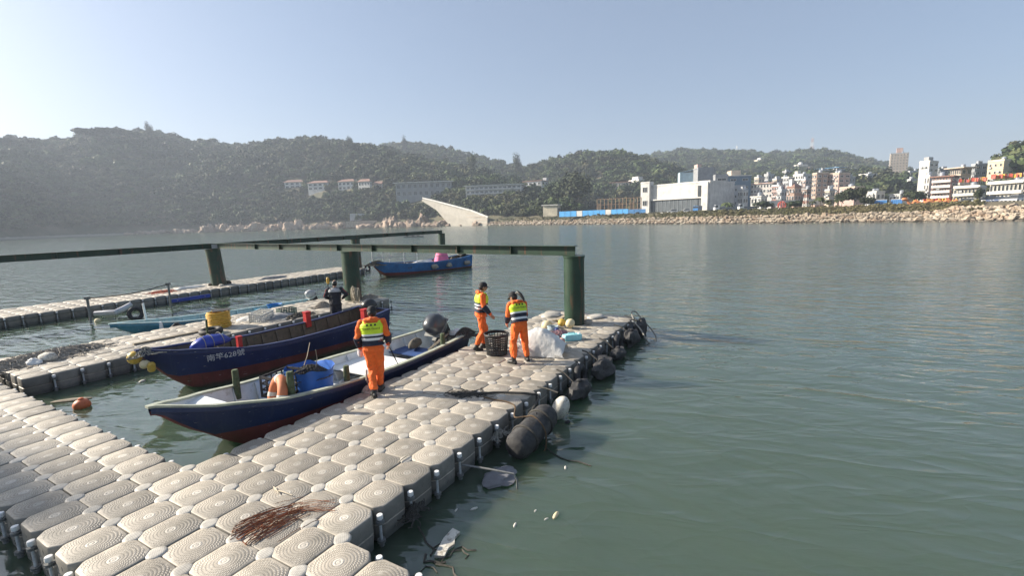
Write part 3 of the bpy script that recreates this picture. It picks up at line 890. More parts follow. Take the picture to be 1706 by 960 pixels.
# air conditioners and water tanks on the larger town buildings
_rt = random.Random(8)
_tank = MB().lathe([(.9, 0), (.9, 1.6), (.6, 1.9), (.1, 2.0)], 12).mesh('water_tank', mat('steel_tank', (.45, .47, .5), .35, .1, 2, 0, metal=.6), 40)
_acm = MB().box((0, 0, 0), (.6, .9, .65)).mesh('air_conditioner', W_LGREY, None)
for o in [q for q in bpy.data.objects if q.get('group') == RG]:
    wl = [c for c in o.children if c.name.startswith('wall')]
    if not wl: continue
    xs = [v.co for v in wl[0].data.vertices]
    L2_, L1_, H_ = max(v.x for v in xs), max(v.y for v in xs), max(v.z for v in xs)
    for k in range(_rt.randint(1, 2)):
        link('water_tank', _tank, o, (L2_ * _rt.uniform(.25, .8), L1_ * _rt.uniform(.2, .8), H_ + .3))
    for k in range(_rt.randint(2, 5)):
        link('air_conditioner', _acm, o, (-.3, L1_ * _rt.uniform(.1, .9), H_ * _rt.uniform(.2, .9)))
# ================================================================ SHORE: rocks, breakwater, vehicles, trees, masts
def rock_material(name, c1, c2, wet=1.0):
    t = NT(name)
    g = t.n('NewGeometry', out=0)
    sz = t.t.nodes.new('ShaderNodeSeparateXYZ')
    t.t.links.new(g, sz.inputs[0])
    rnd = t.n('ObjectInfo', out='Random')
    n1 = t.noise(.9, 5, .65, g)
    c = t.mix(t.ramp(n1, [(.35, 0.0), (.65, 1.0)]), c1, c2)
    c = t.mix(t.ramp(t.noise(.25, 4, .6, g), [(.45, 0.0), (.7, .7)]), c, (.30, .20, .13))
    w = t.ramp(t.math('ADD', sz.outputs[2], t.math('MULTIPLY', n1, .9)), [(.75, 1.0), (1.0, 0.0)])
    c = t.mix(t.math('MULTIPLY', w, .8 * wet), c, (.055, .05, .042))
    c = t.n('HueSaturation', {'Value': t.math('MULTIPLY_ADD', rnd, .5, .75), 'Color': c})
    t.set(col=c, rough=.9, nrm=t.bump(t.noise(2.5, 6, .7, g), .9, .25))
    return t.mat
M_ROCK = rock_material('tan_granite_rock', (.27, .22, .165), (.44, .38, .30))
M_ROCKL = rock_material('pink_shore_rock', (.26, .19, .14), (.42, .34, .27), .7)
def rock_mb(rng, r, b=None, c=(0, 0, 0), n=(9, 6)):
    b = b or MB()
    q = Matrix.Rotation(rng.uniform(0, 6), 3, 'Z') @ Matrix.Rotation(rng.uniform(-.5, .5), 3, 'X')
    sd = rng.uniform(0, 90)
    b.ell(c, (r[0], r[1], r[2]), n[0], n[1], M=q, nz=.55, seed=sd)
    c = Vector(c)
    m_ = (n[1] - 1) * n[0] + 2
    for k in range(len(b.v) - m_, len(b.v)):      # second, sharper octave breaks the roundness
        p = Vector(b.v[k]) - c
        f = 1 + .34 * noise.noise(Vector((p.x / r[0], p.y / r[1], p.z / r[2])) * 2.9 + Vector((sd, 1, 2)))
        b.v[k] = tuple(c + p * f)
    return b
_rg = random.Random(21)
BOULDERS = [rock_mb(_rg, (_rg.uniform(.8, 1.15), _rg.uniform(.6, .9), _rg.uniform(.5, .75))).mesh('boulder', M_ROCK, 24) for k in range(7)]
def shore_pt(A, b):
    y = float(shoreD(A)) + b
    return A * y, y
bw = empty('breakwater', (100, 120, 0), 0, 'long breakwater of piled tan boulders below the town', 'breakwater')
_bo = Vector((100, 120, 0))
_near = []
_A0, _A1 = colA(812), colA(1725)
# walk along the waterline in even steps
_pts, _A = [], _A0
while _A < _A1:
    x, y = shore_pt(_A, 0)
    _pts.append(_A)
    _A += .85 / y * .72
_allrocks = []
for A in _pts:
    for row in range(7 if A > colA(1575) else 6):
        b = -5.2 + row * 1.42 + _rg.uniform(-.4, .4)
        x, y = shore_pt(A + _rg.uniform(-.003, .003), b)
        z = height(x, y) + .15
        s = _rg.uniform(.45, .85) * (1.35 if _rg.random() < .12 else 1)
        _allrocks.append((y, x, z, s, row))
_allrocks.sort()
for k, (y, x, z, s, row) in enumerate(_allrocks):
    if k < 300:
        o = link('boulder', BOULDERS[k % 7], bw, Vector((x, y, z)) - _bo, (_rg.uniform(-.4, .4), _rg.uniform(-.4, .4), _rg.uniform(0, 6.3)))
        o.scale = (s, s, s)
_rm = MB()
for (y, x, z, s, row) in _allrocks[300:]:
    rock_mb(_rg, (s * _rg.uniform(.8, 1.2), s * _rg.uniform(.6, 1.0), s * _rg.uniform(.5, .8)), _rm, Vector((x, y, z)) - _bo, (7, 5))
tag(_rm.obj('rubble', M_ROCK, bw, smooth=20), kind='stuff')
OUT = [(262, 70, 6, 'low pale rocks at the end of the grey beach'), (300, 36, 7, 'small tan rock group beside the low pale rocks'), (362, 44, 15, 'big sunlit tan boulder on the wooded shore'), (396, 30, 12, 'round grey boulder next to the big sunlit one'), (432, 44, 15, 'broad pink outcrop under the thicket'), (466, 34, 13, 'narrow upright outcrop right of the broad pink one'), (497, 38, 17, 'tall cleft outcrop below the first villa'), (543, 40, 14, 'rounded outcrop below the second villa'), (572, 30, 10, 'low outcrop at the foot of the pale sea wall'), (652, 26, 18, 'steep pink rock face left of the sloping stair'), (676, 26, 12, 'dark notched rock beside the steep pink face'), (704, 50, 18, 'layered orange outcrop touching the sloping stair'), (742, 30, 13, 'low rock tucked under the sloping stair'), (617, 40, 8, 'scattered low rocks in front of the sea wall')]
for k, (px, wp, hp, lab) in enumerate(OUT):
    A = colA(px)
    x, y = shore_pt(A, 1)
    w, h = wp * y / 766, hp * y / 766
    b = MB()
    r2 = random.Random(50 + k)
    for q in range(16):
        u = r2.uniform(-.5, .5)
        hh = h * r2.uniform(.45, 1.0) * (1 - abs(u))
        rock_mb(r2, (w * r2.uniform(.10, .22), r2.uniform(2.5, 5), hh * 1.05), b, (u * w, r2.uniform(-2, 5), hh * .12), (12, 8))
    tag(b.obj('rock_outcrop', M_ROCKL, None, (x, y, 0), -math.atan(A), smooth=22), lab, 'rock', 'outcrops along the left shore')
_bk = MB()
_r3 = random.Random(91)
_a = colA(225)
while _a < colA(805):
    x, y = shore_pt(_a, _r3.uniform(-1, 7))
    s_ = _r3.uniform(.8, 2.6)
    rock_mb(_r3, (s_ * _r3.uniform(1.0, 1.8), s_ * 1.2, s_ * _r3.uniform(.6, 1.2)), _bk, (x + 200, y - 400, _r3.uniform(-.2, 1.2)), (8, 6))
    _a += .0022 * _r3.uniform(.3, 1.2)
tag(_bk.obj('shore_rubble', M_ROCKL, None, (-200, 400, 0), smooth=22), 'band of tan boulders along the wooded left shore', 'rocks', kind='stuff')
# ---- sloping stair wall, sea walls
M_PALE = mat('pale_sea_wall', (.37, .345, .30), .85, .15, .3, .2, .03, col2=(.42, .39, .33), c2=.62)
def face_prism(name, label, cat, pix, Y, thick, m, group=None):
    ps = [at_y(px, py, Y(px) if callable(Y) else Y) for px, py in pix]
    o = sum(ps, Vector()) / len(ps)
    o.z = min(p.z for p in ps)
    dv = Vector((o.x, o.y, 0)).normalized() * thick
    r0 = [p - o for p in ps]
    b = MB().loft([r0, [p + dv for p in r0]])
    root = empty(name, o, 0, label, cat, group)
    b.obj('wall', m, root, smooth=None)
    return root, o
_rampY = lambda px: 301 + (812 - px) * .455
for _px in range(705, 816, 6):
    _p = at_y(_px, hy(_px), _rampY(_px) + 3)
    CLEAR.append((_p.x, _p.y, 7))
st, so = face_prism('stair_wall', 'pale sloping sea wall with stair climbing from the water', 'sea wall', [(752, 379), (812, 378), (812, 363), (785, 352), (745, 342), (720, 335), (706, 331), (702, 334), (727, 350)], _rampY, 42, M_PALE)
for (p, q) in (((704, 331), (721, 335)), ((721, 335), (785, 352)), ((785, 352), (813, 363))):
    a_, b_ = at_y(*p, _rampY(p[0]) - .5) - so, at_y(*q, _rampY(q[0]) - .5) - so
    MB().beam(a_ + Vector((0, 0, .5)), b_ + Vector((0, 0, .5)), .5, 1.0).obj('parapet', W_WHITE, st, smooth=None)
for k in range(5):
    yy = 373 - 5.4 * k
    xr = 811
    xl = 757 - 2.2 * k + (0 if k < 2 else 2)
    if k > 2: xr = 811 - (k - 2) * 22
    MB().beam(at_y(xl, yy, _rampY(xl) - .1) - so, at_y(xr, yy - .8, _rampY(xr) - .1) - so, .3, .25).obj('stone_course', W_TAN, st, smooth=None)
for k in range(13):
    u = k / 12
    p = at_y(722 + 88 * u, 335 + 26 * u, _rampY(722 + 88 * u) + 1.5) - so
    MB().cyl(p, p + Vector((0, 0, 2.2)), .07, n=6).obj('rail_post', W_LGREY, st)
face_prism('retaining_wall', 'plain tan retaining wall at the top of the sloping stair', 'wall', [(788, 362), (835, 360), (835, 350), (788, 351)], 330, 3, W_YEL)
face_prism('retaining_wall', 'long pale sea wall on the rocks below the villas', 'wall', [(576, 379), (628, 377), (628, 367), (576, 369)], 395, 3, W_STONE)
face_prism('retaining_wall', 'square concrete wall panel half hidden in the shore thicket', 'wall', [(583, 368), (615, 367), (615, 356), (583, 356)], 405, 3, W_LGREY)
face_prism('boundary_wall', 'long white boundary wall in front of the brick apartments', 'wall', [(1277, 344), (1371, 341), (1371, 331), (1277, 335)], 205, .6, W_WHITE)
# ---- hoarding, scaffold
M_HB = mat('blue_hoarding', (.07, .33, .68), .5, .15, .5, .2, .01)
M_HD = mat('dark_blue_hoarding', (.035, .15, .34), .5, .2, .5, .2, .01)
fz = at_y(1000, hy(1000), 235); fz.z = 4.2
hd = empty('construction_hoarding', fz, 0, 'bright blue construction hoarding behind the breakwater', 'fence')
_hp = [932 + 9.6 * k for k in range(16)]
for k in range(15):
    u = k / 15
    Ya, Yb = 236 - 26 * u, 236 - 26 * (k + 1) / 15
    p0, p1 = at_y(_hp[k], hy(_hp[k]), Ya), at_y(_hp[k + 1] - .5, hy(_hp[k + 1]), Yb)
    p0.z = p1.z = 4.0 + 1.3
    hgt = 2.7 if k < 12 else 2.1
    m = M_HB if k < 12 else M_HD
    if k in (3, 8): m = W_WHITE
    MB().beam(p0 - fz, p1 - fz, .12, hgt).obj('hoarding_panel', m, hd, smooth=None)
    MB().box(p0 - fz + Vector((0, .15, 0)), (.15, .15, hgt + .3)).obj('hoarding_post', W_LGREY, hd, smooth=None)
sc0 = at_y(1030, hy(1030), 240); sc0.z = 4.2
sf = empty('scaffold_frame', sc0, 0, 'rusty scaffold frame with mesh screens left of the museum', 'scaffold')
M_RUST = mat('rusty_scaffold', (.40, .27, .17), .8, .3, .5, .2, .01)
M_MESHSC = mat('brown_mesh_screen', (.16, .125, .09), .9, .25, .6, .3, .02)
_sx = [995 + 6.1 * k for k in range(13)]
for k, px in enumerate(_sx):
    p = at_y(px, hy(px), 246 - k * .8) - sc0; p.z = 0
    MB().box(p + Vector((0, 0, 4.2)), (.28, .28, 8.4)).obj('scaffold_post', M_RUST, sf, smooth=None)
    if k < 12:
        q = at_y(_sx[k + 1], hy(_sx[k + 1]), 246 - (k + 1) * .8) - sc0; q.z = 0
        for z in (2.6, 5.4, 8.3):
            MB().beam(p + Vector((0, .2, z)), q + Vector((0, .2, z)), .14, .18).obj('scaffold_rail', M_RUST, sf, smooth=None)
        MB().beam(p + Vector((0, .6, 1.6 if k % 3 else 3.2)), q + Vector((0, .6, 1.6 if k % 3 else 3.2)), .05, 3.0 if k % 3 else 6.0).obj('mesh_screen', M_MESHSC, sf, smooth=None)
# ---- vehicles
M_TYRE = mat('black_tyre', (.025, .025, .025), .8, .2, 5, 0)
def paint(name, c): return mat('paint_' + name, c, .3, .06, 1, 0, coat=.5)
P_WHITE, P_BLUE, P_DARK, P_SILVER, P_NAVY = paint('white', (.75, .75, .73)), paint('blue', (.08, .25, .55)), paint('dark', (.04, .045, .05)), paint('silver', (.42, .43, .45)), paint('navy', (.05, .08, .16))
def wheels(root, xs, w, r):
    for x in xs:
        for s in (-1, 1):
            wh = MB().cyl((x, s * (w / 2 - .12), r), (x, s * (w / 2 + .02), r), r, n=12).obj('wheel', M_TYRE, root)
            MB().cyl((x, s * (w / 2 + .0), r), (x, s * (w / 2 + .035), r), r * .58, n=10).obj('rim', W_LGREY, wh)
def ground(px, Y):
    p = at_y(px, hy(px), Y)
    p.z = height(p.x, p.y)
    return p
def car(px, Y, rz, paintm, label, van=False):
    root = empty('parked_van' if van else 'parked_car', ground(px, Y), R(rz), label, 'van' if van else 'car', 'vehicles parked along the waterfront')
    w, L = 1.75, 4.4
    top = 1.9 if van else 1.45
    side = [(-L / 2, .35), (-L / 2, .8), (-L / 2 + .1, .95), (L / 2 - 1.0, .92), (L / 2 - .1, .72), (L / 2, .5), (L / 2, .35)]
    b = MB().loft([[Vector((x, y, z)) for x, z in side] for y in (-w / 2, -w / 2 + .08, w / 2 - .08, w / 2)])
    b.obj('body', paintm, root, smooth=30)
    cab = [(-L / 2 + (.05 if van else .35), .92), (-L / 2 + (.15 if van else .9), top), (L / 2 - (1.2 if van else 1.75), top), (L / 2 - (.75 if van else 1.05), .9)]
    MB().loft([[Vector((x, y * (1 if z < 1 else .88), z)) for x, z in cab] for y in (-w / 2 + .06, w / 2 - .06)]).obj('windows', M_GLASS, root, smooth=None)
    MB().box(((cab[1][0] + cab[2][0]) / 2, 0, top + .02), (cab[2][0] - cab[1][0] + .15, w * .82, .07)).obj('roof', paintm, root, smooth=None)
    for y in (-.6, .6):
        MB().box((L / 2 - .02, y, .66), (.08, .3, .14)).obj('headlight', M_FRAME, root, smooth=None)
    wheels(root, (-1.35, 1.35), w, .33)
    return root
def truck(px, Y, rz, cabm, label, bed=W_LGREY, load=1.0):
    root = empty('flatbed_truck', ground(px, Y), R(rz), label, 'truck', 'vehicles parked along the waterfront')
    b = MB().loft([[Vector((x, y, z)) for x, z in ((2.0, .6), (3.7, .6), (3.75, 1.5), (3.4, 2.5), (2.0, 2.55))] for y in (-1.0, 1.0)])
    b.obj('cab', cabm, root, smooth=None)
    MB().loft([[Vector((x, y, z)) for x, z in ((2.6, 1.6), (3.73, 1.62), (3.45, 2.4), (2.6, 2.4))] for y in (-1.02, 1.02)]).obj('cab_window', M_GLASS, root, smooth=None)
    MB().box((-1.0, 0, .95), (5.8, 2.0, .25)).obj('bed', bed, root, smooth=None)
    for s in (-1, 1):
        MB().box((-1.0, s * .98, 1.07 + load / 2), (5.8, .06, load)).obj('side_board', bed, root, smooth=None)
    wheels(root, (2.7, -1.6, -2.7), 2.0, .45)
    return root
car(1120, 208, 170, P_WHITE, 'white car parked in front of the museum, left one of the pair')
car(1142, 206, 172, P_WHITE, 'white car parked in front of the museum, right one of the pair')
truck(1162, 200, 235, P_BLUE, 'blue and white truck facing the breakwater beside the museum pier', W_LGREY, 1.6)
truck(1205, 190, 178, P_WHITE, 'white cab flatbed truck between the museum and the low white house', W_DGREY, .5)
truck(1246, 186, 176, P_WHITE, 'white cab flatbed truck in front of the pale row house', W_DGREY, .5)
for px, Y, rz, pm, lab, vn in [
        (1606, 146, 218, P_DARK, 'dark car parked first in the row below the terrace building', False),
        (1617, 141, 214, P_SILVER, 'silver car half hidden by the small tree below the terraces', False),
        (1636, 139, 212, P_WHITE, 'white car parked just right of the small tree below the terraces', False),
        (1649, 137, 210, P_NAVY, 'navy van parked under the long terrace', True),
        (1664, 134, 208, P_NAVY, 'navy car parked in the middle of the row under the long terrace', False),
        (1678, 132, 206, P_SILVER, 'silver car parked second from the right picture edge', False),
        (1692, 130, 204, P_WHITE, 'white van parked closest to the right picture edge', True),
        (1452, 168, 190, P_SILVER, 'silver car behind the dark round trees', False)]:
    car(px, Y, rz, pm, lab, vn)
def container(px, Y, L, m, label):
    root = empty('storage_container', ground(px, Y), -math.atan(colA(px)), label, 'container', 'blue containers on the promenade')
    MB().box((0, 0, 1.0), (L, 2.2, 2.0)).obj('body', m, root, smooth=None)
    for k in range(int(L / .5)):
        MB().box((-L / 2 + .25 + k * .5, -1.12, 1.0), (.2, .1, 1.8)).obj('rib', m, root, smooth=None)
    MB().box((0, 0, 2.08), (L + .1, 2.3, .15)).obj('roof', RF_WHITE, root, smooth=None)
container(1466, 160, 3.4, P_BLUE, 'short bright blue container left of the orange figure')
container(1493, 158, 3.0, P_BLUE, 'darker blue container touching the orange figure')
# ---- orange festival figure and red banners
M_OR = mat('orange_fabric', (.52, .20, .08), .6, .3, 1, .2, .02)
M_RD = mat('red_fabric', (.46, .08, .05), .6, .2, 1, .2, .02)
M_GOLD = mat('yellow_fabric', (.80, .52, .06), .6, .2, 1, .2, .02)
fo = ground(1550, 140)
ff = empty('festival_figure', fo, 0, 'long orange undulating festival figure on the promenade lawn', 'sculpture')
_path = []
for k in range(121):
    u = k / 120
    px = 1507 + 88 * u
    p = at_y(px, hy(px), 143 - 6 * u) - fo
    p.z = .6 + .42 * math.sin(u * 2 * PI * 5.2 + 1.3 * math.sin(u * 9)) * (1.1 - .5 * u) + (1.1 * max(0, (.06 - u) / .06))
    _path.append(p)
MB().tube(_path, [.30 + .14 * math.sin(PI * k / 120) for k in range(121)], 8).obj('body', M_OR, ff)
MB().ell(_path[0] + Vector((-.2, 0, .1)), (.8, .6, .5), 10, 7, nz=.3).obj('head', M_OR, ff)
for k in range(4, 120, 4):
    MB().ell(_path[k] + Vector((0, 0, .42)), (.12, .12, .3), 6, 5).obj('fin', M_GOLD if k % 8 else M_RD, ff)
for k in range(9):
    u = .45 + .06 * k
    p = _path[int(u * 120)]
    MB().box(Vector((p.x, p.y + 1.2, .9 + .12 * math.sin(k * 2))), (1.1, .2, 1.5)).obj('backdrop_panel', (M_RD, M_OR, M_GOLD, M_OR)[k % 4], ff, smooth=None)
_bn = MB(); _bn.cyl((0, 0, -.3), (0, 0, 1.5), .04, n=6, m=1)
_bn.loft([[Vector((.05, 0, .4)), Vector((.45, .06, .35)), Vector((.85, -.05, .45)), Vector((.85, -.05, 1.4)), Vector((.45, .06, 1.5)), Vector((.05, 0, 1.45))], [Vector((.05, .03, .4)), Vector((.45, .09, .35)), Vector((.85, -.02, .45)), Vector((.85, -.02, 1.4)), Vector((.45, .09, 1.5)), Vector((.05, .03, 1.45))]], 0)
BANNERS = [_bn.mesh('banner', [m, W_LGREY], None) for m in (M_RD, M_OR, M_GOLD)]
for lab, g, n, (xa, ya, Ya), (xb, yb, Yb) in (
        ('red and orange banner standing on the roof deck of the cream terrace building', 'banners on the cream terrace building', 14, (1596, 306, 171), (1640, 304, 168)),
        ('red and orange banner along the upper parapet of the long terrace', 'banners on the long terrace', 18, (1650, 301, 151), (1704, 297, 148.5))):
    for k in range(n):
        u = k / (n - 1)
        p = at_y(xa + (xb - xa) * u, ya + (yb - ya) * u, Ya + (Yb - Ya) * u + 1)
        o = link('banner', BANNERS[(k * 7) % 3 if k % 4 else 0], None, p, _rg.uniform(-.9, .9) - .7)
        s = _rg.uniform(.9, 1.35)
        o.scale = (s, s, s)
        tag(o, lab, 'banner', g)
# ---- masts
def lattice(name, label, px, ybase, ytop, Y, w0, w1, c=(W_RED, W_WHITE), segs=6):
    p0 = at_y(px, ybase, Y); p1 = at_y(px, ytop, Y)
    h = p1.z - p0.z
    root = empty(name, p0, .4, label, 'mast', 'masts round the bay')
    for k in range(segs):
        b = MB()
        za, zb = h * k / segs, h * (k + 1) / segs
        wa, wb = w0 + (w1 - w0) * k / segs, w0 + (w1 - w0) * (k + 1) / segs
        t = max(.12, w0 * .07)
        cs = ((-1, -1), (1, -1), (1, 1), (-1, 1))
        for q in range(4):
            c0, c1 = cs[q], cs[(q + 1) % 4]
            A0 = Vector((c0[0] * wa, c0[1] * wa, za)); B0 = Vector((c0[0] * wb, c0[1] * wb, zb))
            A1 = Vector((c1[0] * wa, c1[1] * wa, za)); B1 = Vector((c1[0] * wb, c1[1] * wb, zb))
            b.beam(A0, B0, t, t); b.beam(A0, B1, t * .6, t * .6); b.beam(A1, B0, t * .6, t * .6); b.beam(A0, A1, t * .7, t * .7)
        b.obj('lattice_section', c[k % 2], root, smooth=None)
    MB().cyl((0, 0, h - 3), (0, 0, h + h * .08), .1 + w1 * .15, n=6).obj('aerial', W_WHITE, root)
lattice('radio_mast', 'tall red and white radio mast on the far ridge', 1352, 262, 230, 1010, 3.6, 1.6, segs=5)
lattice('radio_mast', 'thin pale radio mast on the ridge left of the tall one', 1227, 262, 243, 1000, 3.0, .7, c=(W_LGREY, W_WHITE), segs=4)
lattice('beacon_tower', 'small red and white lattice beacon on the promenade', 1342, 349, 324, 150, .75, .35, segs=5)
bs = ground(1302, 152)
br = empty('red_sculpture', bs, 0, 'round red lattice sculpture on the promenade lawn', 'sculpture')
for k in range(5):
    q = Matrix.Rotation(k * PI / 5, 3, 'Z')
    MB().tube([q @ Vector((1.2 * math.cos(a), 0, 1.25 + 1.2 * math.sin(a))) for a in [2 * PI * s / 18 for s in range(18)]], .09, 6, closed=True).obj('hoop', M_RD, br)
rd = at_y(1381, 261, 1000)
rr_ = empty('radar_station', rd, .5, 'white radar station on the far ridge right of the radio mast', 'building')
MB().box((0, 0, 3), (11, 9, 8)).obj('wall', W_WHITE, rr_, smooth=None)
MB().box((1, 0, 9), (6, 6, 4.5)).obj('tower', W_WHITE, rr_, smooth=None)
MB().ell((1, 0, 12.6), (2.4, 2.4, 2.2), 12, 8).obj('radome', RF_WHITE, rr_)
# ---- single trees
def tree(px, ybase, ytop, wpx, label, Y=None, leaf=M_LEAF_DARK, shape='round', seed=1):
    rng = random.Random(seed)
    if Y is None:
        p = ground_hit(px, ybase); Y = p.y
        p = at_y(px, ybase, Y)
    else:
        p = at_y(px, ybase, Y)
    p.z = height(p.x, p.y) if abs(height(p.x, p.y) - p.z) < 6 else p.z
    h = at_y(px, ytop, Y).z - p.z
    rx = wpx * Y / 766 / 2
    root = empty({'round': 'broadleaf_tree', 'umbrella': 'umbrella_pine', 'tall': 'cedar_tree', 'palm': 'palm_tree'}[shape], p, rng.uniform(0, 6), label, 'tree', 'trees that stand out round the bay')
    if shape == 'palm':
        trunk_mb(rng, h * .75, .16, .3, 0, .05).obj('trunk', M_BARK, root)
        b = MB()
        for k in range(13):
            a = k * 2.4
            up = rng.uniform(.0, .9)
            pts = [Vector((math.cos(a) * q * rx, math.sin(a) * q * rx, h * .74 + up * q * rx * .9 - 1.2 * q * q * rx * .7)) for q in (0, .3, .6, .85, 1.05)]
            for s in range(4):
                d = pts[s + 1] - pts[s]
                w = Vector((-math.sin(a), math.cos(a), -.5)) * rx * .20
                b.add([pts[s], pts[s + 1], pts[s + 1] + w, pts[s] + w], [(0, 1, 2, 3)])
                w = Vector((math.sin(a), -math.cos(a), -.5)) * rx * .20
                b.add([pts[s], pts[s + 1], pts[s + 1] + w, pts[s] + w], [(0, 1, 2, 3)])
        b.obj('crown', leaf, root, smooth=None)
        return
    th, cr = {'round': (.35, .50), 'umbrella': (.68, .16), 'tall': (.2, .62)}[shape]
    trunk_mb(rng, h * (th + .35 if shape != 'umbrella' else .86), max(.15, h * .022), rx, 7).obj('trunk', M_BARK, root)
    crown_mb(rng, rx, h * cr, h * th - (h * .1 if shape == 'round' else 0), 1100, max(.18, rx * .11), lobes=11, flat=.25 if shape == 'umbrella' else 0).obj('crown', leaf, root, smooth=None)
tree(143, 246, 214, 34, 'tall clump forming tree at the step of the left ridge', seed=2, shape='umbrella')
tree(188, 242, 215, 44, 'broad umbrella tree on the crest of the left ridge', seed=3, shape='umbrella')
tree(167, 244, 220, 26, 'slim umbrella tree between the two large ridge trees', seed=4, shape='umbrella')
tree(222, 243, 219, 36, 'low umbrella tree right of the broad one on the left ridge', seed=12, shape='umbrella')
tree(20, 252, 231, 30, 'flat topped tree at the left end of the skyline', seed=5, shape='umbrella')
tree(250, 240, 213, 14, 'pointed tree sticking up from the left ridge', seed=6, shape='tall')
tree(50, 250, 233, 22, 'small flat tree left of the dark pavilion', seed=15, shape='umbrella')
tree(357, 258, 229, 18, 'windswept tree on the falling part of the left ridge', seed=7, shape='umbrella')
tree(584, 262, 236, 14, 'pointed tree on the middle hill above the grey hall', seed=8, shape='tall')
tree(676, 256, 235, 12, 'lone tree on the crest of the second hill', seed=9, shape='tall')
tree(862, 302, 268, 18, 'tall tree in the saddle between the hills', seed=10, shape='tall')
tree(786, 305, 264, 20, 'dark cedar in front of the second hill', seed=16, shape='tall', Y=470)
tree(1425, 347, 319, 42, 'large dark round tree in front of the coral house', Y=170, seed=17)
tree(1402, 347, 323, 24, 'smaller dark tree against the left side of the large round tree', Y=176, seed=18)
tree(1443, 348, 331, 26, 'low bushy tree right of the large round tree', Y=160, seed=19)
tree(1365, 352, 324, 17, 'slender palm right of the red beacon', Y=140, shape='palm', seed=20, leaf=M_LEAF)
tree(1380, 353, 330, 15, 'short palm in the middle of the promenade palms', Y=136, shape='palm', seed=21, leaf=M_LEAF)
tree(1396, 352, 329, 15, 'palm standing nearest to the dark round tree', Y=140, shape='palm', seed=22, leaf=M_LEAF)
tree(1353, 352, 332, 12, 'small palm close beside the red beacon', Y=142, shape='palm', seed=23, leaf=M_LEAF)
tree(1627, 341, 319, 12, 'small green tree among the parked cars', Y=138, seed=24)
tree(1212, 347, 334, 22, 'palm like bush by the museum annex', Y=200, shape='palm', seed=25, leaf=M_LEAF)
tree(1270, 349, 338, 30, 'low bush in front of the boundary wall', Y=185, seed=26)
tree(1325, 349, 336, 34, 'wide bush left of the red beacon', Y=175, seed=27)
tree(1525, 338, 322, 32, 'round bush behind the orange festival figure', Y=175, seed=28)
tree(960, 350, 302, 60, 'large dark tree beside the school annex', Y=300, seed=29)
tree(925, 345, 308, 40, 'dark tree crowding the end of the school annex', Y=310, seed=30)

# low scrub and dry grass on top of the breakwater
M_SCRUB = leaf_material('dry_scrub', (.060, .066, .028), (.10, .095, .045), (.16, .13, .075))
_sr = random.Random(31)
_scrub = []
for k in range(3):
    b = crown_mb(_sr, 1.0, .5, .05, 130, .20, lobes=6)
    _scrub.append(b.mesh('scrub_kind', M_SCRUB, None))
_sp = []
for k in range(3600):
    A = _sr.uniform(colA(820), colA(1640))
    b = _sr.uniform(3.0, 14) if _sr.random() < .2 else _sr.uniform(2.6, 6.0)
    x, y = shore_pt(A, b)
    if any((x - cx) ** 2 + (y - cy) ** 2 < r * r for cx, cy, r in CLEAR): continue
    _sp.append((x, y, height(x, y) - .05, _sr.uniform(.18, .5) * (1.8 if _sr.random() < .04 else 1)))
instancer('breakwater_scrub', _sp, _scrub, 'low dry scrub and grass along the top of the breakwater', 'scrub')
# ================================================================ GREEN PILES AND BEAMS
def green_paint(name, tideband):
    t = NT(name)
    o = t.coord()
    st = t.noise(5, 4, .6, t.n('Mapping', {'Vector': o, 'Scale': (1, 1, .12)}))
    c = t.mix(t.ramp(t.noise(2.2, 5, .6, o), [(.35, 0.0), (.65, 1.0)]), (.010, .032, .018), (.018, .050, .028))
    c = t.mix(t.ramp(st, [(.56, 0.0), (.66, .85)]), c, (.13, .055, .03))
    sz = t.t.nodes.new('ShaderNodeSeparateXYZ')
    t.t.links.new(o, sz.inputs[0])
    tide = t.ramp(t.math('ADD', sz.outputs[2], t.math('MULTIPLY', t.noise(7, 4, .6, o), .35)), [(.45, 1.0), (.75, 0.0)])
    tide = t.math('MULTIPLY', tide, t.math('GREATER_THAN', sz.outputs[2], -3.0))
    c = t.mix(t.math('MULTIPLY', tide, tideband), c, (.045, .04, .03))
    c = t.mix(t.ramp(t.noise(30, 3, .6, o), [(.62, 0.0), (.72, .5)]), c, (.05, .04, .03))
    t.set(col=c, rough=.48, nrm=t.bump(t.noise(9, 5, .6, o), .25, .01))
    return t.mat
M_GREEN = green_paint('rust_streaked_green_paint', 0.0)
M_GREENP = green_paint('tide_marked_green_paint', .6)
PILES = [((18.6, 2.8), .30, 'green steel pile rising through the nearest pier'), ((20.0, 23.3), .345, 'green steel pile behind the man in dark clothes'),
         ((21.7, 46.7), .37, 'leaning green steel pile on the farthest pier'), ((41.5, 46.7), .33, 'green steel pile mostly hidden behind the middle pile'), ((62.0, 46.7), .31, 'green steel pile behind the pink covered load')]
PT = DECK + 2.04
for (n, r, lab) in PILES:
    p = N(n[0], n[1], 0)
    root = empty('steel_pile', p, .3, lab, 'pile', 'green steel piles')
    if 'leaning' in lab: root.rotation_euler = (0, -.06, .3)
    MB().lathe([(r, -2.5), (r, 0), (r, 1.2), (r, PT)], 32).obj('shaft', M_GREENP, root)
    MB().lathe([(r + .012, PT - .05), (r + .02, PT - .02), (r + .02, PT + .012), (r - .05, PT + .018)], 32).obj('cap_plate', M_GREEN, root)
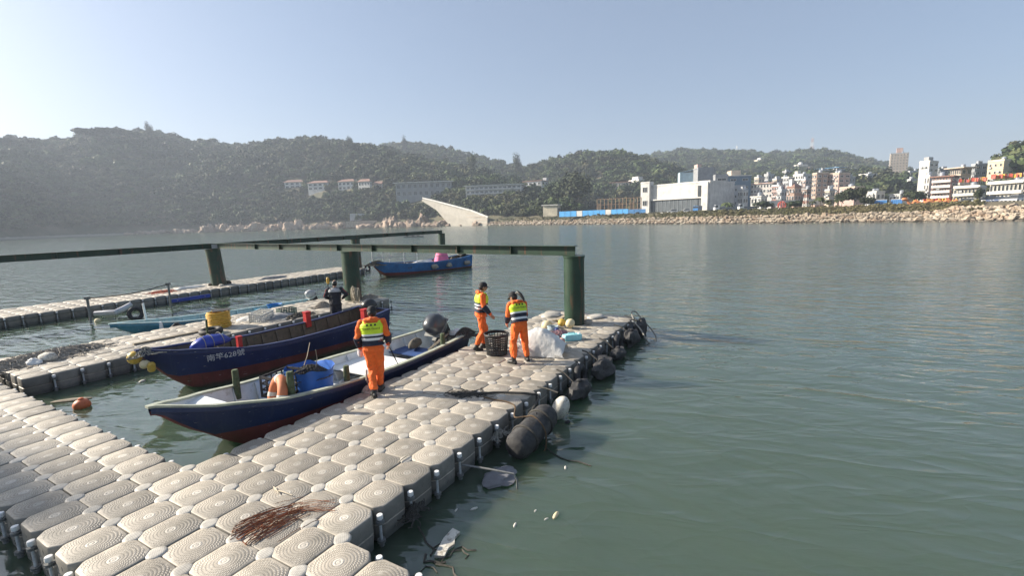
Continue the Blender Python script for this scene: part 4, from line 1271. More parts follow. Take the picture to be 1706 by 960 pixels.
def ibeam(name, label, n0, n1, off=0.0):
    a, b = N(n0[0], n0[1], PT + .02 + off), N(n1[0], n1[1], PT + .02 + off)
    d = (b - a); L = d.length
    root = empty(name, a, math.atan2(d.y, d.x), label, 'beam', 'green steel beams')
    MB().box((L / 2, 0, .142), (L, .016, .255)).obj('web', M_GREEN, root, smooth=None)
    MB().box((L / 2, 0, .008), (L, .22, .016)).obj('bottom_flange', M_GREEN, root, smooth=None)
    MB().box((L / 2, 0, .278), (L + .04, .24, .016)).obj('top_flange', M_GREEN, root, smooth=None)
    for k in range(1, int(L / 2.2)):
        MB().box((k * 2.2, 0, .142), (.014, .20, .252)).obj('stiffener', M_GREEN, root, smooth=None)
    return root
ibeam('steel_beam', 'green steel beam crossing the dock from the nearest pile to the farthest pier', (18.45, 2.65), (21.55, 46.3))
ibeam('steel_beam', 'green steel beam running along the farthest pier out to the end pile', (-9, 46.75), (62.3, 46.75))
# bolted joint plate where the two beams meet
_j = N(21.3, 46.0, PT + .15)
jp = empty('joint_clamp', _j, .5, 'pale bolted clamp where the two green beams meet', 'clamp')
MB().box((0, 0, 0), (.3, .03, .22)).obj('plate', W_LGREY, jp, smooth=None)
for sx in (-.1, .1):
    for sz in (-.06, .06):
        MB().cyl((sx, -.05, sz), (sx, .05, sz), .02, n=6).obj('bolt', W_LGREY, jp)

# ================================================================ BOATS
def hull_mat(name, c, c2, rough=.45):
    t = NT(name)
    o = t.coord()
    sz = t.t.nodes.new('ShaderNodeSeparateXYZ')
    t.t.links.new(o, sz.inputs[0])
    base = t.mix(t.ramp(t.noise(1.6, 5, .6, o), [(.35, 0.0), (.65, 1.0)]), tuple(k * .75 for k in c), tuple(k * 1.25 for k in c))
    run = t.noise(9, 4, .65, t.n('Mapping', {'Vector': o, 'Scale': (1, 1, .10)}))
    base = t.mix(t.ramp(run, [(.56, 0.0), (.66, .55)]), base, c2)
    base = t.mix(t.ramp(run, [(.30, .35), (.40, 0.0)]), base, tuple(k * .5 for k in c))
    scuff = t.noise(14, 4, .7, t.n('Mapping', {'Vector': o, 'Scale': (.22, 1, 2.2)}))
    base = t.mix(t.ramp(scuff, [(.66, 0.0), (.70, .75)]), base, (.34, .34, .33))
    chip = t.noise(26, 3, .6, o)
    base = t.mix(t.ramp(chip, [(.70, 0.0), (.73, .9)]), base, (.15, .10, .07))
    weed = t.ramp(t.math('ADD', sz.outputs[2], t.math('MULTIPLY', t.noise(6, 4, .6, o), .12)), [(.09, 1.0), (.17, 0.0)])
    base = t.mix(t.math('MULTIPLY', weed, .85), base, (.035, .042, .022))
    t.set(col=base, rough=t.math('MULTIPLY_ADD', chip, .3, rough - .1), nrm=t.bump(t.math('ADD', t.noise(2.2, 3, .5, o), t.math('MULTIPLY', chip, .12)), .35, .02))
    return t.mat
M_NAVY = hull_mat('navy_hull_paint', (.010, .022, .070), (.03, .04, .08))
M_NAVY2 = hull_mat('blue_hull_paint', (.009, .019, .085), (.02, .03, .09))
M_ANTI = hull_mat('red_antifouling', (.14, .03, .025), (.08, .03, .02), .7)
M_INW = mat('white_boat_interior', (.62, .65, .66), .55, .14, 3, .3, .006, col2=(.40, .41, .38), c2=.64)
M_INB = mat('brown_boat_interior', (.115, .090, .062), .7, .3, 4, .4, .008, col2=(.05, .045, .04), c2=.6)
M_RAIL = mat('weathered_rail', (.36, .38, .30), .7, .25, 8, .4, .006)
M_RAILW = mat('worn_white_rail', (.52, .53, .50), .6, .2, 8, .3, .005, col2=(.2, .2, .19), c2=.63)
M_CYAN = hull_mat('cyan_hull_paint', (.03, .17, .27), (.09, .25, .32))
M_CYANI = mat('cyan_boat_interior', (.30, .44, .47), .6, .2, 4, .3, .006, col2=(.42, .47, .46), c2=.55)
M_SKY = hull_mat('sky_blue_hull_paint', (.025, .13, .33), (.04, .12, .24))
M_WOODG = mat('grey_wood', (.27, .23, .17), .85, .3, 7, .6, .006)
M_BLACK = mat('black_rubber', (.022, .022, .024), .7, .35, 9, .5, .006, col2=(.06, .058, .055), c2=.62)
def interp(t, u):
    for k in range(len(t) - 1):
        if t[k][0] <= u <= t[k + 1][0]:
            f = (u - t[k][0]) / (t[k + 1][0] - t[k][0])
            f = f * f * (3 - 2 * f) * .35 + f * .65
            return t[k][1] + (t[k + 1][1] - t[k][1]) * f
    return t[-1][1]
class Boat:
    """x runs from the stern (0) to the bow (L), z = 0 is the water"""
    def __init__(s, name, label, stern, bow, beam, sheer, keel, paintz, floor, mats, ribs=9, cat='boat', flare=.82, wall=.055, cap=.07):
        s.L = (bow - stern).length
        s.beam, s.sheer, s.keel = beam, sheer, keel
        s.floor, s.flare = floor, flare
        d = bow - stern
        s.rz = math.atan2(d.y, d.x)
        s.root = empty(name, (stern.x, stern.y, 0), s.rz, label, cat, 'boats moored at the pontoons')
        U = [0, .06, .14, .24, .34, .44, .54, .64, .72, .78, .83, .87, .905, .935, .96, .98, .993, 1.0]
        outer, inner = [], []
        s.U, s.halves = U, []
        for u in U:
            hb, zs, zk = interp(beam, u), interp(sheer, u), interp(keel, u)
            x = u * s.L
            zp = min(max(paintz + .22 * u * u, zk + .04), zs - .12)
            zc = min(max(-.06 + .05 * u, zk + .02), zp - .015)
            hp = hb * (flare + (1 - flare) * max(0, (zp - zc) / max(.05, zs - zc)))
            hc = hb * flare * (1 if u < .8 else max(.12, 1 - (u - .8) * 3.6))
            hp = min(hp, hc + (hb - hc) * .45)
            half = [(hb, zs), (hb + .016, zs - .05), (hb + .016, zs - .09), (hb - .004, zs - .10), ((hb + hp) / 2 + .01, (zs + zp) / 2 - .04), (hp, zp), (hc, zc), (hc * .5, (zc * .4 + zk * .6)), (0.004, zk)]
            s.halves.append(half[3:])
            ring = [Vector((x, y, z)) for y, z in half] + [Vector((x, -y, z)) for y, z in reversed(half)]
            outer.append(ring)
            ih = max(.004, hb - wall)
            zf = max(floor, zk + .05)
            fh = max(.003, min(ih - .02, hc - wall) if u < .97 else .003)
            hi = [(ih, zs - .002), (ih, zs - .03), ((ih + fh) / 2 + .015, (zs + zf) / 2), (fh, min(zf, zs - .04))]
            inner.append([Vector((min(x, s.L - .10) if u > .97 else max(x, wall), y, z)) for y, z in hi] + [Vector((min(x, s.L - .10) if u > .97 else max(x, wall), -y, z)) for y, z in reversed(hi)])
        nn = len(outer[0])
        b = MB()
        def ms(a, k):
            return 1 if 5 <= k < nn - 6 and k >= 0 else 0
        b.loft(outer, ms=ms, closed=False, cap0=False, cap1=False)
        # transom in two colours
        o0 = outer[0]
        up = [0, 1, 2, 3, 4, 5]; lo = [5, 6, 7, 8]
        b.add([o0[k] for k in up] + [o0[nn - 1 - k] for k in reversed(up)], [tuple(range(12))], 0)
        b.add([o0[k] for k in lo] + [o0[nn - 1 - k] for k in reversed(lo)], [tuple(range(8))], 1)
        s.hull = b.obj('hull', [mats[0], mats[1]], s.root, smooth=38)
        li = MB()
        li.loft(inner, closed=False, cap0=False, cap1=False)
        n2 = len(inner[0])
        li.add(inner[0], [tuple(range(n2))])
        s.lining = li.obj('lining', mats[2], s.root, smooth=30)
        # gunwale cap on both sides and across the stern
        for sg in (1, -1):
            g = MB()
            rings = []
            for k, u in enumerate(U):
                hb, zs = interp(beam, u), interp(sheer, u)
                y0, y1 = hb + .028, max(.0, hb - cap)
                x = u * s.L + (.03 if u == 1 else 0)
                rings.append([Vector((x, sg * y0, zs - .012)), Vector((x, sg * y0, zs + .022)), Vector((x, sg * y1, zs + .022)), Vector((x, sg * y1, zs - .012))])
            g.loft(rings)
            g.obj('gunwale', mats[3], s.root, smooth=35)
        hb0, zs0 = interp(beam, 0), interp(sheer, 0)
        MB().box((.035, 0, zs0 + .004), (.12, hb0 * 2 - .15, .034)).obj('transom_rail', mats[3], s.root, smooth=None)
        for k in range(ribs):
            u = .07 + .71 * k / (ribs - 1)
            ih = interp(beam, u) - wall
            zs = interp(sheer, u) - .04
            fh = min(ih - .02, interp(beam, u) * flare - wall) * (1 if u < .8 else max(.2, 1 - (u - .8) * 3.2))
            for sg in (1, -1):
                MB().beam((u * s.L, sg * (ih - .022), zs), (u * s.L, sg * (fh - .03), floor + .05), .05, .055).obj('rib', mats[2], s.root, smooth=None)
    def p(s, u, v, z):                        # fraction along, fraction of the half beam (+ = port), height
        return Vector((u * s.L, v * interp(s.beam, u), z))
    def world(s, u, v, z):
        q = s.p(u, v, z)
        c, n = math.cos(s.rz), math.sin(s.rz)
        return s.root.location + Vector((q.x * c - q.y * n, q.x * n + q.y * c, q.z))
    def side(s, u, z):                        # half beam of the planking at that height
        k = min(range(len(s.U)), key=lambda q: abs(s.U[q] - u))
        k = max(1, k if s.U[k] >= u else k + 1)
        def y_at(half):
            for (ya, za), (yb, zb) in zip(half, half[1:]):
                if zb <= z <= za and za - zb > 1e-6:
                    return yb + (ya - yb) * (z - zb) / (za - zb)
            return half[0][0]
        f = (u - s.U[k - 1]) / (s.U[k] - s.U[k - 1])
        return y_at(s.halves[k - 1]) * (1 - f) + y_at(s.halves[k]) * f
    def text(s, txt, u, z, size, m):          # lettering painted on the port planking, built flush on it
        P = lambda uu, zz: Vector((uu * s.L, s.side(uu, zz), zz))
        X = (P(u - .04, z) - P(u + .04, z)).normalized()
        Yv = (P(u, z + .06) - P(u, z - .06)).normalized()
        Z = X.cross(Yv).normalized()
        Yv = Z.cross(X)
        o = lettering(txt, s.root, (0, 0, 0), (0, 0, 0), size, m)
        mw = Matrix((X, Yv, Z)).transposed().to_4x4()
        mw.translation = P(u, z) + Z * .014
        o.matrix_local = mw
        return o
    def deck(s, u0, u1, z, m, name='floor_board', inset=.07):
        b = MB()
        n = 10
        top = []
        us = [u0 + (u1 - u0) * k / n for k in range(n + 1)]
        def hw(u):
            h = interp(s.beam, u)
            f = h * s.flare * (1 if u < .8 else max(.12, 1 - (u - .8) * 3.6))
            t = (z - s.floor) / max(.05, interp(s.sheer, u) - s.floor)
            return max(.02, f + (h - f) * min(1, max(0, t)) - inset)
        rings = [[Vector((u * s.L, hw(u), z)), Vector((u * s.L, -hw(u), z)), Vector((u * s.L, -hw(u), z - .03)), Vector((u * s.L, hw(u), z - .03))] for u in us]
        b.loft(rings)
        return b.obj(name, m, s.root, smooth=None)
def baked(o):
    """mesh of the object as its modifiers leave it, worked out in a scene of its own"""
    sc = bpy.data.scenes.new('bake')
    sc.collection.objects.link(o)
    with bpy.context.temp_override(scene=sc, view_layer=sc.view_layers[0]):
        sc.view_layers[0].update()
        dg = bpy.context.evaluated_depsgraph_get()
        me = bpy.data.meshes.new_from_object(o.evaluated_get(dg))
    bpy.data.objects.remove(o, do_unlink=True)
    bpy.data.scenes.remove(sc)
    return me
def lettering(txt, parent, loc, rot, size, m, name='hull_number', ext=.002):
    cu = bpy.data.curves.new(name, 'FONT')
    cu.body = txt
    cu.size = size
    cu.extrude = ext
    cu.align_x = 'CENTER'
    cu.align_y = 'CENTER'
    cu.resolution_u = 3
    cu.materials.append(m)
    o = bpy.data.objects.new(name, cu)
    me = baked(o)
    q = link(name, me, parent, loc)
    q.rotation_euler = rot
    return q
M_LRED = mat('red_lettering', (.42, .03, .03), .6, .2, 10, 0)
M_LWHITE = mat('pale_lettering', (.55, .56, .58), .6, .2, 10, 0)
def outboard(label, parent_loc, rz, tilt, cowl, scale=1.0, group='outboard motors'):
    """cowling over the transom, leg going down and aft (local -x)"""
    root = empty('outboard_motor', parent_loc, rz, label, 'outboard motor', group)
    q = Matrix.Rotation(tilt, 3, 'Y')
    def T(p): return q @ (Vector(p) * scale)
    rings = []
    prof = [(.00, .10, .13, .02), (.03, .17, .19, .0), (.12, .20, .235, .0), (.26, .205, .25, .01), (.38, .19, .235, .03), (.46, .15, .19, .05), (.505, .08, .11, .06), (.512, .02, .03, .06)]
    for z, hy_, hx, ox in prof:
        ring = []
        for k in range(20):
            a = 2 * PI * k / 20
            c, n = math.cos(a), math.sin(a)
            e = .75
            ring.append(T((hx * math.copysign(abs(c) ** e, c) + ox, hy_ * math.copysign(abs(n) ** e, n), z + .18)))
        rings.append(ring)
    cw = MB().loft(rings).obj('cowling', cowl, root, smooth=50)
    b = MB()
    b.loft([[T(p) for p in ((-.19, -.10, .16), (.17, -.10, .16), (.17, .10, .16), (-.19, .10, .16))], [T(p) for p in ((-.14, -.06, -.1), (.1, -.06, -.1), (.1, .06, -.1), (-.14, .06, -.1))], [T(p) for p in ((-.12, -.035, -.62), (.02, -.035, -.62), (.02, .035, -.62), (-.12, .035, -.62))], [T(p) for p in ((-.10, -.015, -.86), (0, -.015, -.86), (0, .015, -.86), (-.10, .015, -.86))]])
    b.obj('leg', M_BLACK, root, smooth=40)
    MB().tube([T((-.24, 0, -.66)), T((-.15, 0, -.66)), T((.06, 0, -.66)), T((.12, 0, -.66))], [.03 * scale, .06 * scale, .05 * scale, .012 * scale], 10).obj('gear_case', M_BLACK, root)
    gc = root.children[-1]
    MB().box(T((-.16, 0, -.55)), (.26 * scale, .2 * scale, .015), M=q).obj('cavitation_plate', M_BLACK, root, smooth=None)
    for k in range(3):
        a = k * 2.094
        b = MB()
        b.loft([[T((-.23 + dx, math.cos(a) * r - math.sin(a) * w, -.66 + math.sin(a) * r + math.cos(a) * w)) for r, w in ((.03, -.02), (.03, .02), (.12, .05), (.13, -.03))] for dx in (0, .012)])
        b.obj('propeller_blade', W_LGREY, gc, smooth=None)
    MB().box(T((.20, 0, .02)), (.14 * scale, .26 * scale, .28 * scale), M=q).obj('clamp_bracket', M_LUG, root, smooth=None)
    MB().tube([T((.2, .05, .2)), T((.4, .08, .26)), T((.62, .08, .27))], [.03 * scale, .022 * scale, .026 * scale], 8).obj('tiller', M_BLACK, root)
    MB().box(T((.03, 0, .35)), (.50 * scale, .425 * scale, .022 * scale), M=q).obj('cowl_band', M_LUG, cw, smooth=None)
    return root
M_COWL = mat('dark_grey_cowling', (.040, .046, .054), .33, .12, 4, .1, .003, coat=.25)
M_COWLB = mat('black_cowling', (.018, .019, .021), .35, .2, 4, .1, .003)
M_POST = mat('mossy_green_post', (.060, .085, .042), .85, .4, 14, .7, .008, col2=(.20, .12, .08), c2=.62)
M_ROPE = mat('grey_rope', (.24, .23, .20), .9, .3, 40, .8, .004)
M_ROPED = mat('dark_wet_rope', (.045, .042, .036), .8, .35, 40, .8, .004)
M_ROPEB = mat('tan_rope', (.30, .22, .12), .9, .3, 40, .8, .004)

# ---- boat 1: navy outside, white inside
B1 = Boat('fishing_boat', 'navy boat with white interior and orange life ring moored at the nearest pier', N(13.3, 8.25, 0), N(-.88, 8.05, 0),
          [(0, .74), (.2, .86), (.45, .94), (.65, .90), (.78, .74), (.88, .50), (.95, .24), (1, .02)],
          [(0, .56), (.3, .55), (.55, .60), (.75, .70), (.9, .89), (1, 1.07)],
          [(0, -.2), (.6, -.26), (.78, -.16), (.84, .0), (.92, .44), (.96, .70), (1, 1.0)], .22, .05, [M_NAVY, M_ANTI, M_INW, M_RAIL], ribs=12)
B1.deck(.03, .84, .10, M_INW, inset=.10)
B1.deck(.30, .47, .40, mat('white_gel_deck', (.78, .78, .76), .4, .06, 2, .1), 'foredeck_lid', .06)
B1.deck(.13, .22, .30, mat('blue_seat_board', (.03, .07, .20), .6, .2, 3, .2), 'thwart', .06)
B1.deck(.87, .945, .84, M_INW, 'bow_deck', .05)
for u in (.55, .72):
    B1.deck(u, u + .018, .34, M_INW, 'frame', .06)
_b1n = interp(B1.beam, .44)
B1.text('4139', .515, .42, .25, M_LRED)
for (u, v, z0, z1, r) in ((.775, -.84, .50, 1.05, .055), (.745, .80, .50, 1.12, .06), (.60, .90, .40, .94, .055), (.17, .90, .40, .84, .06)):
    MB().lathe([(r, z0), (r * 1.03, (z0 + z1) / 2), (r * .98, z1 - .02), (r * .85, z1)], 10, c=B1.p(u, v, 0)).obj('mooring_post', M_POST, B1.root)
outboard('dark grey outboard motor tilted on the white interior boat', B1.world(.02, .0, .50), B1.rz, R(46), M_COWL, 1.22)
# ---- boat 2: blue, brown inside
B2 = Boat('fishing_boat', 'dark blue boat numbered 628 with brown interior and a man standing in it', N(14.55, 15.15, 0), N(1.85, 15.75, 0),
          [(0, .72), (.25, .80), (.5, .83), (.68, .78), (.8, .62), (.9, .36), (.96, .17), (1, .02)],
          [(0, .86), (.1, .78), (.3, .70), (.55, .69), (.70, .74), (.76, .84), (.9, .96), (1, 1.09)],
          [(0, -.2), (.6, -.26), (.82, -.14), (.88, .06), (.93, .40), (.97, .72), (1, 1.02)], .20, .08, [M_NAVY2, M_ANTI, M_INB, M_NAVY2], ribs=12)
B2.deck(.03, .80, .14, M_INB, inset=.10)
B2.deck(.24, .38, .22, M_WOODG, 'thwart', .05)
B2.deck(.80, .94, .72, mat('grey_bow_deck', (.26, .30, .34), .6, .2, 4, .2), 'bow_deck', .05)
B2.text('南竿628號', .775, .68, .17, M_LWHITE)
M_REDB = mat('red_bollard_paint', (.42, .02, .02), .45, .2, 5, .2)
for (u, v, z0, z1, w) in ((.30, -.95, .56, 1.00, .16), (.155, .93, .56, 1.03, .17), (.72, .80, .62, 1.02, .10)):
    _rb = MB().box(B2.p(u, v, (z0 + z1) / 2), (w, w, z1 - z0), taper=.96).obj('red_bitt', M_REDB, B2.root, smooth=None)
    MB().box(B2.p(u, v, z1 + .01), (w * 1.12, w * 1.12, .04)).obj('bitt_cap', M_REDB, _rb, smooth=None)
outboard('black outboard motor on the stern of the blue boat 628', B2.world(-.01, -.05, .62), B2.rz, R(34), M_COWLB, .95)
# ---- cyan boat behind the middle pier
B3 = Boat('skiff', 'small cyan open boat between the middle and the farthest pier', N(19.6, 27.75, 0), N(5.85, 30.0, 0),
          [(0, .55), (.3, .68), (.6, .70), (.8, .54), (.92, .27), (1, .02)],
          [(0, .30), (.4, .29), (.7, .38), (1, .60)], [(0, -.12), (.7, -.15), (.88, .0), (.95, .28), (1, .55)], .03, .03, [M_CYAN, M_CYAN, M_CYANI, M_CYANI], ribs=9)
B3.deck(.03, .82, .08, M_CYANI, inset=.08)
for u in (.3, .52, .7):
    B3.deck(u, u + .04, .26, M_CYAN, 'thwart', .05)
outboard('silver topped outboard motor on the cyan boat', B3.world(.0, 0, .30), B3.rz, R(30), mat('silver_cowling', (.35, .36, .37), .35, .15, 4, .1), .8)
# ---- far blue boat
_st4, _bw4 = at_z(777, 437, .35), at_z(622, 452, .55)
B4 = Boat('fishing_boat', 'bright blue boat with pink covered load off the end of the farthest pier', N(52.2, 34.4, 0), N(36.6, 38.6, 0),
          [(0, .78), (.3, .95), (.6, .96), (.8, .74), (.92, .38), (1, .03)],
          [(0, .95), (.15, .82), (.45, .74), (.7, .80), (1, 1.05)], [(0, -.2), (.75, -.2), (.88, .05), (.95, .5), (1, .98)], .12, .10, [M_SKY, M_ANTI, M_INB, M_SKY], ribs=8)
B4.deck(.03, .92, .48, mat('pale_deck', (.42, .40, .36), .7, .2, 3, .2), inset=.06)
B4.text('628', .70, .52, .22, M_NAVY)
for (u, v) in ((.985, .0), (.86, .9), (.74, .95), (.62, .95), (.985, -.2), (.62, -.95), (.86, -.9)):
    p = B4.p(u, v * .9, 0)
    MB().cyl((p.x, p.y, .75), (p.x, p.y, 1.75 + (.1 if u > .9 else 0)), .022, n=6).obj('rail_post', W_LGREY, B4.root)
for z in (1.3, 1.78):
    for sg in (1, -1):
        MB().tube([B4.p(.62, .86 * sg, z), B4.p(.74, .86 * sg, z), B4.p(.86, .81 * sg, z), B4.p(.985, .1 * sg, z + .05)], .02, 6).obj('hand_rail', W_LGREY, B4.root)
outboard('black outboard motor on the stern of the far blue boat', B4.world(.02, 0, .72), B4.rz, R(25), M_COWLB, 1.3)
# ================================================================ THINGS IN THE BOATS AND ON THE PONTOONS
rng = random.Random(77)
def cloth_blob(rnd, r, n=(22, 14), nz=.5, fold=9.0, amp=.10, flat=True):
    b = MB().ell((0, 0, 0), (1, 1, 1), n[0], n[1])
    sd = rnd.uniform(0, 99)
    vs = []
    for x, y, z in b.v:
        p = Vector((x, y, z))
        k = 1 + nz * noise.noise(p * 1.3 + Vector((sd, 0, 0))) + amp * noise.noise(p * fold * .5 + Vector((0, sd, 0))) + amp * .6 * math.sin(fold * (math.atan2(y, x) + .6 * z))
        q = Vector((p.x * r[0] * k, p.y * r[1] * k, p.z * r[2] * k))
        if flat: q.z = max(q.z, -r[2] * .35)
        vs.append((q.x, q.y, q.z))
    b.v = vs
    return b
def heap_strands(rnd, w, d, h, n, r, seg=7, wig=.25, long=.5):
    b = MB()
    for k in range(n):
        x, y = rnd.gauss(0, .42) * w, rnd.gauss(0, .42) * d
        a = rnd.uniform(0, 6.3)
        hh = h * max(0, 1 - (x / w) ** 2 - (y / d) ** 2)
        pts = []
        L = long * rnd.uniform(.5, 1.2)
        for s in range(seg):
            a += rnd.gauss(0, wig * 3)
            x += math.cos(a) * L / seg
            y += math.sin(a) * L / seg
            z = max(.006, h * max(0, 1 - (x / w / 1.3) ** 2 - (y / d / 1.3) ** 2) * rnd.uniform(.5, 1.0))
            pts.append((x, y, z))
        b.tube(pts, r * rnd.uniform(.6, 1.3), 4)
    return b
def rope(name, label, pts, r, m, n=7, group=None, smooth_it=True):
    pts = [Vector(p) for p in pts]
    out = []
    if smooth_it and len(pts) > 2:
        for k in range(len(pts) - 1):
            p0, p1, p2, p3 = pts[max(k - 1, 0)], pts[k], pts[k + 1], pts[min(k + 2, len(pts) - 1)]
            for s in range(6):
                t = s / 6
                out.append(.5 * ((2 * p1) + (p2 - p0) * t + (2 * p0 - 5 * p1 + 4 * p2 - p3) * t * t + (3 * p1 - p0 - 3 * p2 + p3) * t ** 3))
        out.append(pts[-1])
    else:
        out = pts
    o = out[0].copy()
    return tag(MB().tube([p - o for p in out], r, n).obj(name, m, None, o), label, 'rope', group)
M_ORING = mat('faded_orange_ring', (.52, .17, .07), .65, .2, 5, .3, .004)
M_BLUEBAG = mat('blue_plastic_sack', (.02, .12, .46), .5, .2, 4, .4, .006)
M_BLUETARP = mat('royal_blue_tarp', (.015, .04, .30), .4, .25, 4, .4, .006)
M_FOAM = mat('worn_white_foam', (.54, .52, .46), .8, .2, 9, .6, .008, col2=(.26, .235, .19), c2=.56)
M_PVC = mat('white_pvc', (.72, .73, .72), .45, .08, 5, .2)
M_NETG = mat('grey_fishing_net', (.27, .235, .19), .95, .45, 25, .8, .01, col2=(.44, .41, .36), c2=.55)
M_NETD = mat('dark_fishing_net', (.07, .065, .055), .95, .4, 25, .8, .01)
M_YBUOY = mat('yellow_float', (.55, .36, .06), .55, .2, 8, .3, .004, col2=(.36, .27, .12), c2=.62)
M_CREAMF = mat('cream_float', (.62, .53, .33), .65, .15, 8, .3, .004)
M_YHOSE = mat('yellow_hose', (.62, .36, .04), .5, .15, 12, .2)
M_CRATEW = mat('white_plastic_crate', (.60, .60, .56), .6, .15, 9, .2)
M_CRATEG = mat('dark_green_crate', (.05, .085, .075), .6, .2, 9, .2)
M_TARPW = mat('white_woven_sheet', (.58, .58, .56), .6, .15, 6, .5, .01)
# --- orange life ring leaning in boat 1
def ring_thing(name, label, loc, R0, r, m, rot, cat, bands=None, group=None):
    root = empty(name, loc, 0, label, cat, group)
    root.rotation_euler = rot
    b = MB().tube([Vector((R0 * math.cos(a), R0 * math.sin(a), 0)) for a in [2 * PI * k / 28 for k in range(28)]], r, 12, closed=True)
    b.obj('ring', m, root)
    if bands:
        for k in range(4):
            a0 = k * PI / 2 + .3
            MB().tube([Vector((R0 * math.cos(a), R0 * math.sin(a), 0)) for a in (a0 - .14, a0, a0 + .14)], r * 1.04, 12).obj('band', bands, root)
    return root
ring_thing('life_ring', 'faded orange life ring behind the green mooring post', B1.world(.755, .42, .66), .29, .085, M_ORING, (R(74), R(8), B1.rz + 1.15), 'life ring', M_RAILW)
# --- black crates, blue sack and pipe in boat 1
def crate(name, label, loc, rz, d, m, holes=5, cat='crate', group=None, tilt=(0, 0)):
    root = empty(name, loc, rz, label, cat, group)
    root.rotation_euler = (tilt[0], tilt[1], rz)
    L, W, H = d
    MB().box((0, 0, .012), (L, W, .024)).obj('base', m, root, smooth=None)
    for ax in (0, 1):
        for sg in (-1, 1):
            b = MB()
            n = holes if ax == 0 else max(3, int(holes * W / L))
            ln = L if ax == 0 else W - .03
            for k in range(n + 1):
                t = -ln / 2 + ln * k / n
                b.box((t, sg * W / 2, H / 2) if ax == 0 else (sg * L / 2, t, H / 2), (.022, .02, H) if ax == 0 else (.02, .022, H))
            for q in range(4):
                z = .03 + (H - .06) * q / 3
                b.box((0, sg * W / 2, z) if ax == 0 else (sg * L / 2, 0, z), (ln - .004, .024, .04 if q in (0, 3) else .024) if ax == 0 else (.024, ln - .004, .04 if q in (0, 3) else .024))
            b.obj('slatted_side', m, root, smooth=None)
    return root
crate('crate', 'black slatted crate in front of the blue sack, upper one', B1.world(.70, -.05, .52), B1.rz + .15, (.60, .46, .40), M_BLACK, group='black crates in the white interior boat')
crate('crate', 'black slatted crate beside the orange life ring, lower one', B1.world(.695, .40, .12), B1.rz - .1, (.56, .42, .44), M_BLACK, group='black crates in the white interior boat')
_s = empty('blue_sack', B1.world(.635, .10, .30), B1.rz, 'bright blue plastic sack stuffed with dark netting', 'sack')
b = MB()
rings = []
for k, (z, f) in enumerate(((0, .9), (.1, 1.02), (.25, 1.0), (.4, 1.03), (.52, 1.08), (.6, 1.15))):
    rings.append([Vector((.34 * f * math.copysign(abs(math.cos(a)) ** .6, math.cos(a)) + .02 * noise.noise((a * 2, z * 9, 1)), .36 * f * math.copysign(abs(math.sin(a)) ** .6, math.sin(a)) + .03 * noise.noise((a * 3, z * 9, 5)), z + (.10 * noise.noise((a * 1.5, 2, 0)) if k == 5 else 0))) for a in [2 * PI * q / 28 for q in range(28)]])
b.loft(rings, cap1=False)
for r_ in reversed(rings[3:]):
    pass
b.obj('sack_cloth', M_BLUEBAG, _s, smooth=60)
heap_strands(rng, .28, .28, .22, 150, .008, long=.4).obj('netting', M_NETD, _s, (0, 0, .42))
MB().tube([(-.05, .1, .5), (.0, .25, .8), (.05, .3, .98)], .008, 5).obj('twig', M_WOODG, _s)
MB().tube([(.1, -.1, .5), (-.2, -.3, .72), (-.42, -.48, .92)], .008, 5).obj('twig', M_WOODG, _s)
_b = MB().cyl((0, 0, 0), (1.15, 0, .04), .095, n=18)
pv = empty('white_pipe', B1.world(.475, .42, .26), B1.rz + .12, 'thick white plastic pipe lashed along the boat side', 'pipe')
_b.obj('pipe', M_PVC, pv)
for x in (.35, .42, .5):
    MB().tube([Vector((x + .01 * k, .104 * math.cos(k * .7), .02 + .104 * math.sin(k * .7))) for k in range(10)], .012, 6).obj('lashing', M_ROPE, pv)
bk = empty('white_bucket', B1.world(.56, .45, .33), B1.rz, 'white plastic bucket lying on its side by the blue sack', 'bucket')
MB().lathe([(.13, 0), (.165, .30), (.175, .31), (.175, .33), (.15, .33), (.12, .03)], 20, M=Matrix.Rotation(R(96), 3, 'Y')).obj('pail', M_PVC, bk)
MB().tube([Vector((.02, .17 * math.cos(a), .17 * math.sin(a))) for a in [PI * k / 8 for k in range(9)]], .006, 5).obj('handle', W_LGREY, bk)
for k, (u, v, du, dz, lab) in enumerate(((.52, -.35, .16, .05, 'bamboo pole lying along the boat floor, thinner one'), (.54, -.15, .17, .03, 'bamboo pole lying along the boat floor, thicker one'), (.20, .55, .16, .12, 'wooden boat hook resting beside the tilted motor'))):
    a, bb = B1.world(u, v, .15 + (.3 if k == 2 else 0)), B1.world(u - du, v * .6, .15 + dz + (.3 if k == 2 else 0))
    o = MB().tube([a * 0, (bb - a) * .5, bb - a], [.014 + .006 * k, .016 + .006 * k, .012 + .006 * k], 7).obj('bamboo_pole' if k < 2 else 'boat_hook', M_WOODG, None, a)
    tag(o, lab, 'pole')
pd = empty('paddle', B1.world(.885, .35, .58), B1.rz + 2.7, 'short wooden paddle with dark grip in the bow of the white boat', 'paddle')
MB().box((.18, 0, .12), (.42, .13, .02), M=Matrix.Rotation(R(-12), 3, 'Y')).obj('blade', mat('pale_wood', (.45, .38, .28), .8, .2, 8, .4), pd, smooth=None)
MB().cyl((-.02, 0, .17), (-.40, .06, .26), .018, n=8).obj('shaft', M_BLACK, pd)
bg = cloth_blob(rng, (.36, .14, .14), fold=5, amp=.04, nz=.12)
tag(bg.obj('duffel_roll', mat('olive_canvas', (.09, .08, .06), .9, .25, 8, .5, .006), None, B1.world(.145, -.35, .42), B1.rz + .35, smooth=60), 'dark olive canvas roll lying near the tilted motor', 'bag')
tag(cloth_blob(rng, (.20, .24, .13), fold=6, nz=.3).obj('white_bundle', M_TARPW, None, B1.world(.02, .62, .55), B1.rz, smooth=60), 'white cloth bundle on the stern corner of the white interior boat', 'bundle')
